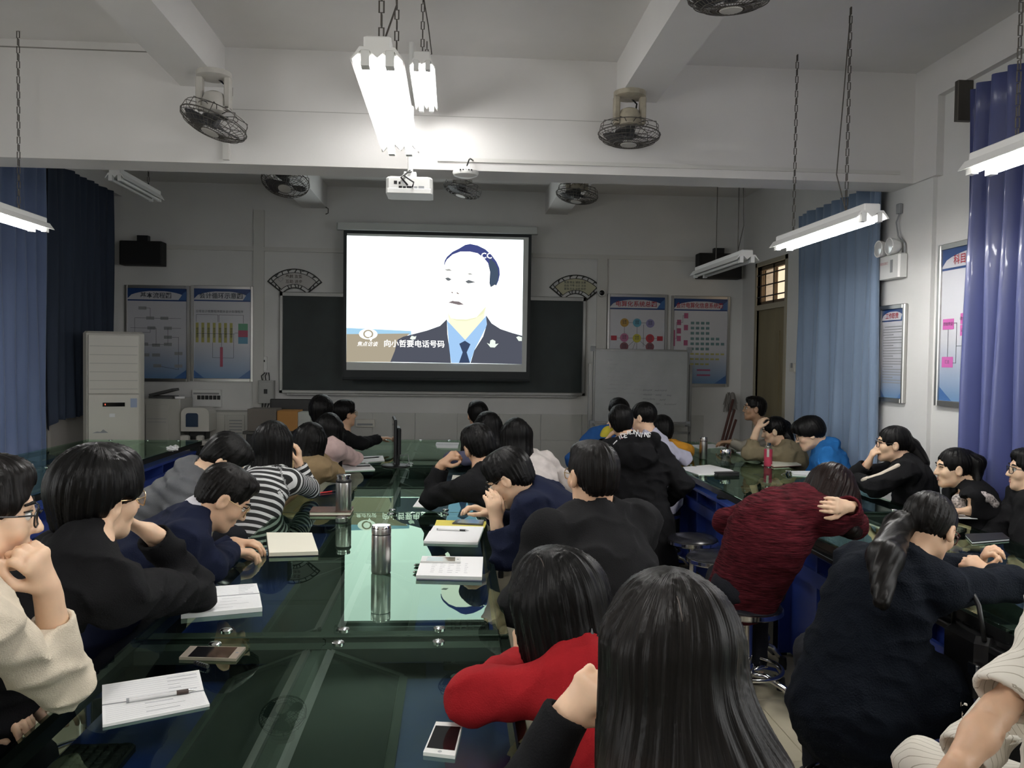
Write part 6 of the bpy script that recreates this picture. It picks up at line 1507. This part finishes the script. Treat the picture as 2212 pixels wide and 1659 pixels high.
# floral panels
m_floral = mat('cloth_floral', (.35, .31, .30), .8, noise=.95, nscale=90)
f_ = .926
detail('smiling woman', 'floral_front', [cone(W(2070, 1080, 4.76 * f_), W(2078, 1096, 4.74 * f_), .034, .030, .02)], m_floral, .006, 'floral front panel')
# ruffled black hair tie on the red hooded sweater
b_ = MB(); rnd = random.Random(2); q_ = W(1252, 1388, 1.83)
for k in range(34):
    a = rnd.uniform(0, 2 * PI); c_ = q_ + V(rnd.uniform(-.045, .045), rnd.uniform(-.02, .02), rnd.uniform(-.025, .02)); d_ = V(math.cos(a), rnd.uniform(-.6, .3), math.sin(a)) * .016
    b_.tube([c_ - d_, c_ + V(0, -.01, 0), c_ + d_], [.002, .005, .002], 5)
t_, base = on('woman in red'); b_.build('hair_tie', mat('ruffle_black', (.006, .006, .007), .25), t_, tuple(-base))
# quilting ridges of the grey jacket
t_, base = on('bowed head')
for k in range(4):
    a_, b_, c_ = W(318 + 22 * k, 1092 - 20 * k, 3.78), W(352 + 20 * k, 1068 - 14 * k, 3.66), W(412 + 8 * k, 1100 - 16 * k, 3.74)
# lettering on the hooded coat
t_, base = on('person in black hooded'); m_let = mat('white_print', (.62, .62, .62), .6)
word = 'DERUNNING'
bpy.context.view_layer.update()
def hit(o, px, py, lift=.003):
    """point on the surface of o seen at a pixel, with its normal"""
    iv = o.matrix_world.inverted(); a = iv @ Vector(CAM); b = iv @ Vector(CAM + ray(px, py)); ok, loc, nrm, _ = o.ray_cast(a, (b - a).normalized())
    if not ok: return None, None
    n = (o.matrix_world.to_3x3() @ nrm).normalized(); p = o.matrix_world @ loc; return V(p + n * lift), V(n)
coat = [c for c in t_.children if c.name.startswith('hooded_coat')][0]
for k, ch in enumerate(word):
    u = k / (len(word) - 1); px, py = 1345 + 54 * u, 947 - 15 * math.sin(PI * (.05 + .50 * u)) + 4 * max(0, u - .7)
    for dy in range(0, 40, 2):
        q, n_ = hit(coat, px, py - 6 + dy, .012)
        if q is not None and q[1] < 6.0: break
    q, n_ = hit(coat, px, py - 3 + dy, .012)
    if q is None: continue
    ang = (.5 - u) * -.55; n_ = unit(n_ * .3 + V(-.1, -1, .25)); q = q + V(0, -.02, 0)
    z_ = unit(V(math.sin(ang), 0, math.cos(ang)) - n_ * (V(math.sin(ang), 0, math.cos(ang)) @ n_)); x_ = np.cross(z_, n_)
    Rm = Matrix((x_.tolist(), (-n_).tolist(), z_.tolist())).transposed()
    text('lettering', ch, .046, m_let, t_, tuple(q - base), rot=Rm.to_euler(), bold=.02)
for (x0_, y0_), (x1_, y1_), m_ in (((1325, 956), (1333, 948), m_let), ((1337.5, 938), (1340, 945), m_let), ((1341, 937), (1344, 944), m_red), ((1399, 932), (1404, 938), m_let)):
    qa, _n = hit(coat, x0_, y0_ + 4); qb, _n = hit(coat, x1_, y1_ + 4)
    if qa is not None and qb is not None and np.linalg.norm(qa - qb) < .08: MB().tube([tuple(qa - base), tuple(qb - base)], .004, 5).build('lettering', m_, t_)
def trace(label_start, part, name, pts, r, m_, lab):
    """a band laid on the surface of a garment along a pixel path"""
    t_, base = on(label_start); o = [c for c in t_.children if c.name.startswith(part)][0]; qs = []
    for (ax_, ay_), (bx_, by_) in zip(pts, pts[1:]):
        for k in range(5): q, n_ = hit(o, ax_ + (bx_ - ax_) * k / 5, ay_ + (by_ - ay_) * k / 5, -r * .55); qs.append(q)
    qs = [tuple(q - base) for q in qs if q is not None]; qs = [q for k, q in enumerate(qs) if k == 0 or math.dist(q, qs[k - 1]) < .12]
    if len(qs) > 3: o2 = MB().tube(qs, [r * .7] + [r] * (len(qs) - 2) + [r * .7], 10).build(name, m_, t_, smooth='all'); o2['label'] = lab
trace('woman in black track', 'jacket', 'sleeve_stripe', [(1944, 1003), (1925, 1012), (1900, 1024), (1875, 1032), (1856, 1038)], .016, cloth('stripe_cream', (.60, .52, .44)), 'pale sleeve stripe')
trace('smiling woman', 'jacket', 'floral_sleeve', [(2122, 1062), (2142, 1080), (2160, 1098)], .026, m_floral, 'floral sleeve panel')
# pale partings on the two nearest heads
m_scalp = mat('scalp_parting', (.045, .034, .028), .6)
for who, pts in (('long-haired woman in black in', [(1462, 1288), (1466, 1300), (1470, 1315), (1473, 1330), (1475, 1343)]), ('woman in red', [(1160, 1200), (1168, 1207), (1173, 1216), (1176, 1227)])):
    t_, base = on(who); hr_ = [c for c in t_.children if c.name.startswith('hair')][0]
    qs = [hit(hr_, px, py, .0005)[0] for px, py in pts]; qs = [tuple(q - base) for q in qs if q is not None]
    if len(qs) > 2: MB().tube(qs, [.0008] + [.0016] * (len(qs) - 2) + [.001], 6).build('hair_parting', m_scalp, t_, smooth='all')
# stools below the seated people
for t_, label, pel, byaw, sxy in PEOPLE:
    stool('chrome stool under the ' + ' '.join(label.split()[:9]), pel[0], pel[1], rot=pel[0] * 3 + pel[1])
# ================================================================== THINGS ON THE TABLES
ZT = TZ0 + .0005
def quad_px(pts, z): return [PZ(px, py, z)[:2] for px, py in pts]
def slab(name, pts, z0, z1, m, parent=None, org=(0, 0)):
    return MB().xprism([(x - org[0], y - org[1]) for x, y in pts], z0, z1).build(name, m, parent)
def item(name, label, cat, pts, z, group=None):
    q = quad_px(pts, z); c = np.mean(q, 0); t = thing(name, label, cat, (c[0], c[1], ZT), 0, group); return t, [(x - c[0], y - c[1]) for x, y in q]
def lerp(a, b, u): return (a[0] + (b[0] - a[0]) * u, a[1] + (b[1] - a[1]) * u)
def lines_on(t, q, z, n, m, seed=0, u0=.08, u1=.92, wth=.0011, along='u'):
    """ruled or written lines on a page quad q (tl, tr, br, bl)"""
    rnd = random.Random(seed); b_ = MB()
    for k in range(n):
        v = (k + 1) / (n + 1); ue = u1 if along == 'rule' else u0 + (u1 - u0) * rnd.uniform(.35, 1)
        a, b2 = lerp(lerp(q[0], q[1], u0), lerp(q[3], q[2], u0), v), lerp(lerp(q[0], q[1], ue), lerp(q[3], q[2], ue), v)
        dx, dy = b2[0] - a[0], b2[1] - a[1]; l = math.hypot(dx, dy) or 1; nx_, ny_ = -dy / l * wth, dx / l * wth
        b_.xprism([(a[0] + nx_, a[1] + ny_), (a[0] - nx_, a[1] - ny_), (b2[0] - nx_, b2[1] - ny_), (b2[0] + nx_, b2[1] + ny_)], z, z + .0003)
    o = b_.build('page_lines', m, t); o['kind'] = 'stuff'; return o
m_rule = mat('page_rule', (.77, .78, .81), .9)
def open_book(name, label, far, near, th, m, written=0, seed=0):
    """far page quad and near page quad as pixels (tl, tr, br, bl)"""
    z = ZT + th
    t, q = item(name, label, 'notebook', far + near, z)
    qa, qb = q[:4], q[4:]
    for nm, qq in (('page', qa), ('page', qb)):
        slab(nm, qq, 0, th, m, t)
        lines_on(t, qq, th + .0002, 9, m_rule, seed, .03, .97, .0005, 'rule')
    if written: lines_on(t, [lerp(qa[0], qa[1], .62), qa[1], qa[2], lerp(qa[3], qa[2], .62)], th + .0004, written, m_pencil, seed + 1); lines_on(t, [lerp(qb[0], qb[1], .35), qb[1], qb[2], lerp(qb[3], qb[2], .35)], th + .0004, max(2, written - 2), m_pencil, seed + 2)
    MB().tube([(qa[3][0], qa[3][1], th), (qa[2][0], qa[2][1], th)], .0022, 6).build('spine', m_greybox, t)
    return t
def pen(label, a, b, z, body, grip, r=.0048):
    p, q = PZ(a[0], a[1], z), PZ(b[0], b[1], z); c = (p + q) / 2; d = unit(q - p); L = np.linalg.norm(q - p) / 2
    t = thing('pen', label, 'pen', (c[0], c[1], z - r)); o = V(0, 0, r)
    MB().tube([tuple(o - d * L), tuple(o + d * L * .45)], r, 10).build('barrel', body, t, smooth=True)
    MB().tube([tuple(o + d * L * .42), tuple(o + d * L * .78)], r * 1.15, 10).build('grip', grip, t, smooth=True)
    MB().tube([tuple(o + d * L * .78), tuple(o + d * L)], [r, r * .25], 10).build('tip', m_chrome, t, smooth=True)
    MB().tube([tuple(o - d * L * 1.04), tuple(o - d * L * .96)], r * 1.1, 10).build('end_cap', m_greybox, t, smooth=True)
def phone(label, pts, body, z=None, screen=m_screenblack):
    z = ZT if z is None else z
    t, q = item('mobile_phone', label, 'phone', pts, z + .008); t.location.z = z
    slab('case', q, 0, .0075, body, t)
    ins = lambda u, v: lerp(lerp(q[0], q[1], u), lerp(q[3], q[2], u), v)
    longu = math.dist(q[0], q[1]) > math.dist(q[0], q[3])
    a, b2 = (.14, .05) if longu else (.05, .14)
    slab('screen', [ins(a, b2), ins(1 - a, b2), ins(1 - a, 1 - b2), ins(a, 1 - b2)], .0072, .0079, screen, t)
    c_ = ins(.93, .5) if longu else ins(.5, .93); MB().lathe([(.0, 0), (.0045, 0), (.0045, .0004)], 12, c=(c_[0], c_[1], .0075)).build('home_button', m_greybox, t)
m_gold = mat('champagne_metal', (.62, .54, .45), .3, .6)
open_book('notebook', 'open ruled notebook with a pen on the nearest table', [(220.6, 1479.5), (430, 1447), (440.6, 1492), (220.6, 1523.8)], [(220.6, 1523.8), (440.6, 1492), (453, 1520.6), (221.5, 1566)], .006, m_paper, 5, 1)
pen('clear gel pen lying across the ruled notebook', (276, 1513), (423, 1490), ZT + .0125, mat('clear_plastic', (.72, .72, .72), .2), mat('dark_grip', (.05, .03, .025), .5))
phone('pale gold phone lying on the near table seam', [(411, 1394.6), (531, 1397), (509.6, 1422.5), (386.8, 1419)], m_gold)
p, q = PZ(421, 1432, ZT + .005), PZ(449, 1440, ZT + .005); c = (p + q) / 2
t = thing('spring_coil', 'small black spring coil below the gold phone', 'cap', (c[0], c[1], ZT)); d = unit(q - p) * np.linalg.norm(q - p) / 2
MB().tube([tuple(-d + UPZ * .0055), tuple(d + UPZ * .0055)], .0055, 12).build('barrel', m_black, t, smooth=True)
for k in range(5): MB().tube([tuple(-d * .7 + d * 1.4 * k / 4 + UPZ * .0055 - d * .05), tuple(-d * .7 + d * 1.4 * k / 4 + UPZ * .0055 + d * .05)], .0062, 10).build('coil', m_chrome, t, smooth=True)
open_book('textbook', 'open white book beside the black jacket elbow', [(440, 1268), (554.5, 1260), (560.8, 1281.7), (430, 1292)], [(430, 1292), (560.8, 1281.7), (566.5, 1311.7), (391, 1327.5)], .014, m_paper, 6, 5)
t, q = item('notebook', 'thick open cream notebook on the central table', 'notebook', [(575.7, 1150), (673.7, 1150.6), (687.5, 1191), (581.5, 1194)], ZT + .018)
slab('pages', q, .003, .018, m_cream, t); slab('cover', [(x * 1.03, y * 1.03) for x, y in q], 0, .003, m_black, t)
# steel bottles
def bottle(label, px, py, r, hgt, lid=True, name='steel_bottle'):
    p = PZ(px, py, ZT); t = thing(name, label, 'bottle', (p[0], p[1], ZT))
    zl = hgt * .80
    MB().lathe([(r * .93, 0), (r, .006), (r, zl - .006), (r * .97, zl)], 32).build('flask', m_steel, t, smooth=True)
    MB().lathe([(r * .96, zl), (r * .96, zl + .004)], 32).build('seam_ring', m_black, t, smooth=True)
    if lid:
        MB().lathe([(r, zl + .004), (r, hgt * .93), (r * .98, hgt * .93 + .002)], 32).build('collar', m_steel, t, smooth=True)
        MB().lathe([(r * .99, hgt * .93), (r * .99, hgt - .008), (r * .92, hgt - .001), (r * .5, hgt)], 32).build('lid', m_chrome, t, smooth=True)
    else:
        MB().lathe([(r * 1.02, zl + .003), (r * 1.02, zl + .012), (r * .9, zl + .018)], 32).build('gasket', m_black, t, smooth=True)
        MB().lathe([(r * .84, zl + .016), (r * .84, hgt - .012), (r * .92, hgt - .010), (r * .92, hgt - .002), (r * .85, hgt)], 32).build('stopper', m_chrome, t, smooth=True)
    return t
def pxlen(px, py, n, z=ZT): Y = PZ(px, py, z)[1]; return n * Y / F
bottle('closed steel bottle standing nearest on the central table', 823, 1237, pxlen(823, 1237, 21), pxlen(823, 1237, 104))
bottle('open steel bottle with its stopper showing, behind the closed bottle', 742, 1110, pxlen(742, 1110, 16.5), pxlen(742, 1110, 85), False)
p = PZ(738, 1128, ZT); r = pxlen(738, 1128, 13); t = thing('bottle_cup', 'steel cup lid standing before the open bottle', 'cup', (p[0], p[1], ZT))
MB().lathe([(r * .96, 0), (r, .002), (r, .024), (r * .9, .026), (r * .86, .006), (0, .005)], 24).build('cup', m_steel, t, smooth=True); MB().lathe([(r * 1.02, .0), (r * 1.02, .004)], 24).build('cup_rim', m_black, t)
# pads at the right of the central table
t, q = item('folder', 'yellow folder under the white pad on the central table', 'folder', [(943, 1123), (1052, 1126), (1046, 1139), (938, 1137)], ZT + .004); slab('cover', q, 0, .004, mat('yellow_card', (.80, .68, .14), .6), t)
t, q = item('writing_pad', 'white writing pad with a pen beside the dark phone', 'pad', [(937, 1135), (1045, 1137.6), (1032, 1173), (915, 1170)], ZT + .008); slab('pages', q, 0, .008, m_paper, t)
ins = lambda u, v: lerp(lerp(q[0], q[1], u), lerp(q[3], q[2], u), v)
slab('folded_sheet', [ins(-.01, .38), ins(.99, .42), ins(1, 1.0), ins(0, 1.0)], .008, .010, m_paper, t)
pen('thin black pen on the white writing pad', (945, 1143), (1013, 1146), ZT + .0135, mat('clear_plastic', (.72, .72, .72), .2), m_black, .004)
phone('dark phone beside the yellow folder', [(989, 1121), (1046, 1122.6), (1043, 1132), (977, 1129)], mat('phone_grey', (.08, .08, .085), .3, .4), ZT + .005)
t, q = item('note_block', 'thick white note block with writing nearest the charcoal suit', 'pad', [(912, 1201), (1043.7, 1202.7), (1041, 1246), (898.6, 1242.5)], ZT + .016); slab('pages', q, .004, .016, m_paper, t); slab('backing', [(x * .99, y * .99) for x, y in q], 0, .004, mat('lilac_card', (.45, .43, .55), .7), t)
ins = lambda u, v: lerp(lerp(q[0], q[1], u), lerp(q[3], q[2], u), v)
for k in range(5): lines_on(t, [ins(.2 + .13 * k, .3), ins(.29 + .13 * k, .3), ins(.29 + .13 * k, .92), ins(.2 + .13 * k, .92)], .0163, 6, m_pencil, k, 0, 1, .0012)
phone('white phone lying on the thick note block', [(913, 1202), (995, 1203), (995, 1213), (908, 1211.5)], m_white, ZT + .0165, mat('lit_screen_glass', (.10, .13, .11), .05))
for a, b2, lab in (((894, 1221), (925, 1218), 'green-black pen tip under the note block'), ((892, 1236), (922, 1233), 'dark green pen tip nearer under the note block')): pen(lab, b2, a, ZT + .0055, m_black, mat('dark_green', (.02, .06, .03), .4))
phone('white phone beside the red sleeve on the nearest table', [(942, 1558), (1000, 1561), (983, 1632), (914, 1624)], m_white)
# far end of the central table
t, q = item('notebook', 'closed brown notebook by the open steel bottle', 'notebook', [(676, 1094), (764, 1094), (757, 1106), (668, 1106)], ZT + .02); slab('cover', q, .017, .02, mat('brown_leather', (.10, .05, .035), .5), t); slab('pages', [(x * .98, y * .97) for x, y in q], .003, .017, m_cream, t); slab('back_cover', q, 0, .003, mat('brown_leather', (.10, .05, .035), .5), t)
def sheets(label, pts, th=.004, m=m_paper, n=1):
    t, q = item('paper_sheet', label, 'paper', pts, ZT + th)
    for k in range(n): slab('sheet', [(x * (1 + .02 * k), y * (1 - .05 * k)) for x, y in q], th * k / n, th * (k + 1) / n - .0003, m, t)
    return t, q
sheets('white papers beside the pale pink sleeve', [(776, 986), (827, 984), (831, 995), (776, 999)], .006)
sheets('white papers with a pen before the tan coat', [(729, 1003), (798, 1002), (810, 1013), (740, 1016)], .008)
pen('black pen on the papers before the tan coat', (770, 1007), (803, 1006), ZT + .0125, m_black, m_black)
pen('black pen on the papers beside the pink sleeve', (784, 990), (822, 987), ZT + .0105, m_black, m_black)
open_book('notebook', 'small open book with cream pages before the raised elbow', [(978, 1026), (1010, 1028), (1006, 1036), (976, 1034)], [(976, 1034), (1006, 1036), (1004, 1044), (974, 1042)], .012, m_cream)
sheets('white paper half under the black suit elbow', [(905, 1076), (930, 1076), (925, 1096), (892, 1094)], .003)
open_book('notebook', 'open book on the farthest central table', [(943, 955), (992, 956), (990, 961), (941, 960)], [(941, 960), (990, 961), (989, 967), (944, 966)], .008, m_paper)
pen('red pen on the table beside the tan coat', (690, 1065), (728, 1060), ZT + .005, mat('red_plastic', (.5, .03, .03), .4), m_black)
# standing monitor seen from its edge
p = PZ(855, 1007, ZT); t = thing('computer_monitor', 'black monitor standing edge-on at the middle of the central table', 'monitor', (p[0], p[1], ZT), math.radians(6))
MB().bbox((-.022, -.20, .05), (.0, .24, .37), .008).build('screen_case', m_black, t); MB().bbox((-.024, -.19, .06), (-.021, .23, .36), .004).build('screen_face', m_screenblack, t)
MB().bbox((.0, -.10, .10), (.035, .14, .30), .012).build('rear_shell', m_black, t); MB().bbox((.0, -.02, .01), (.03, .06, .16), .006).build('neck', m_black, t); MB().lathe([(.11, 0), (.11, .006), (.10, .012), (.02, .014)], 24).build('foot', m_black, t, smooth=True)
MB().tube([(.03, .0, .08), (.09, -.02, .09), (.10, -.02, .03), (.06, -.06, .006)], .004, 6).build('cable', m_greybox, t)
# wall-side row
sheets('loose white sheets before the lavender elbow', [(1475, 1008), (1531, 1003), (1577, 1014), (1597, 1023.6), (1510, 1025), (1482, 1016)], .006, m_paper, 2)
p = PZ(1570, 1027, ZT); t = thing('glasses_case', 'slim black case beside the loose white sheets', 'case', (p[0], p[1], ZT), .2); MB().bbox((-.09, -.03, 0), (.09, .03, .016), .012).build('lower_shell', m_black, t); MB().bbox((-.09, -.03, .017), (.09, .03, .026), .012).build('upper_shell', m_black, t)
bottle('tall slim steel thermos on the wall-side table', 1519, 991, pxlen(1519, 991, 9), pxlen(1519, 991, 48))
m_clear = glassmat('clear_glass', (.84, .87, .87), 1.5, boost=.07)
p = PZ(1567, 1007, ZT); r = pxlen(1567, 1007, 11.5); hh = pxlen(1567, 1007, 38); t = thing('glass_mug', 'clear glass mug with steel lid and handle', 'mug', (p[0], p[1], ZT))
MB().lathe([(r * .9, 0), (r, .01), (r, hh * .78), (r * .92, hh * .78), (r * .92, .012), (0, .012)], 24).build('glass', m_clear, t, smooth=True); MB().lathe([(r * 1.02, hh * .78), (r * 1.02, hh * .97), (r * .95, hh)], 24).build('lid', m_chrome, t, smooth=True)
MB().tube([(-r, 0, hh * .66), (-r - .03, 0, hh * .64), (-r - .036, 0, hh * .35), (-r - .02, 0, hh * .14), (-r, 0, hh * .12)], .005, 8).build('handle', m_clear, t, smooth='all')
p = PZ(1659, 1006, ZT); r = pxlen(1659, 1006, 9); hh = pxlen(1659, 1006, 51); t = thing('water_bottle', 'glass bottle in a pink sleeve with steel cap', 'bottle', (p[0], p[1], ZT))
MB().lathe([(r * .95, 0), (r, .008), (r, hh * .72), (r * .93, hh * .725)], 24).build('pink_sleeve', mat('pink_neoprene', (.52, .05, .10), .6), t, smooth=True)
MB().lathe([(r * .9, hh * .72), (r * .86, hh * .80), (r * .55, hh * .88), (r * .52, hh * .9)], 24).build('glass_neck', m_clear, t, smooth=True); MB().lathe([(r * .58, hh * .89), (r * .58, hh * .99), (r * .5, hh)], 24).build('cap', m_chrome, t, smooth=True)
MB().box((-r * .7, -r - .003, hh * .40), (-r * .2, -r * .80, hh * .74)).build('tag', m_offwhite, t)
t, q = item('notebook', 'cream notebook in a red-brown cover behind the pink bottle', 'notebook', [(1642, 993), (1705, 992), (1731, 1003), (1672, 1006)], ZT + .014); slab('pages', q, .004, .014, m_cream, t); slab('cover', [(x * 1.02, y * 1.02) for x, y in q], 0, .004, mat('red_brown_cover', (.16, .04, .03), .5), t)
open_book('notebook', 'open white notebook before the bright blue jacket', [(1709, 1017), (1737, 1017), (1742, 1027), (1711, 1025)], [(1737, 1017), (1762, 1017), (1768, 1028), (1742, 1027)], .008, m_paper)
p = PZ(1703, 1026, ZT); t = thing('key_ring', 'bunch of shiny keys beside the open white notebook', 'keys', (p[0], p[1], ZT)); MB().tube([(.02 * math.cos(a), .02 * math.sin(a), .03) for a in [2 * PI * k / 16 for k in range(16)]], .0025, 6, closed=True).build('ring', m_chrome, t)
for k in range(4): a = k * 1.5; MB().obox((.03 * math.cos(a), .03 * math.sin(a), .012), (.05, .012, .003), Matrix.Rotation(a, 3, 'Z') @ Matrix.Rotation(.5, 3, 'Y')).build('key', m_chrome, t)
sheets('white paper under the black track jacket arm', [(1838, 1046), (1885, 1044), (1895, 1056), (1846, 1058)], .004)
sheets('white paper before the smiling woman', [(2062, 1108), (2140, 1107), (2168, 1121), (2072, 1119)], .004)
sheets('white papers on the farthest wall-side table', [(1490, 961), (1540, 959), (1567, 966), (1510, 968)], .006)
sheets('white papers before the khaki coat', [(1590, 976), (1634, 975), (1652, 983), (1606, 984)], .006)
t, q = item('black_folder', 'slim black folder with pens before the navy coat', 'folder', [(2084, 1153), (2165, 1150), (2182, 1163), (2100, 1170)], ZT + .012); slab('cover', q, .009, .012, m_black, t); slab('pages', [(x * .97, y * .95) for x, y in q], .002, .009, m_paper, t); slab('back_cover', q, 0, .002, m_black, t)
# crumpled tissue on the left row
p = PZ(372, 974, ZT); o = solid('crumpled_tissue', [ell(V(p[0], p[1], ZT + .02), (.045, .03, .02), None, .01), ell(V(p[0] + .03, p[1], ZT + .03), (.02, .02, .02), None, .01)], .006, m_paper, None, V(0, 0, 0), fold_disp(.012, 110)); tag(o, 'crumpled white tissue on the far left-row table', 'tissue')
# handbag hanging at the navy coat
q_ = W(2068, 1400, 2.62); t = thing('handbag', 'black handbag with silver buckle hanging beside the navy coat', 'bag', (q_[0] + .06, q_[1], q_[2] - .14))
b_ = MB().bbox((-.05, -.10, 0), (.05, .12, .20), .03).build('pouch', mat('black_leather', (.008, .008, .009), .3), t); MB().tube([(-.02, -.08, .19), (-.03, -.06, .30), (-.02, .02, .36), (-.02, .08, .30), (-.02, .09, .19)], .008, 8).build('strap', m_black, t, smooth='all'); MB().bbox((-.065, -.11, .08), (-.05, -.06, .12), .004).build('buckle', m_chrome, t)
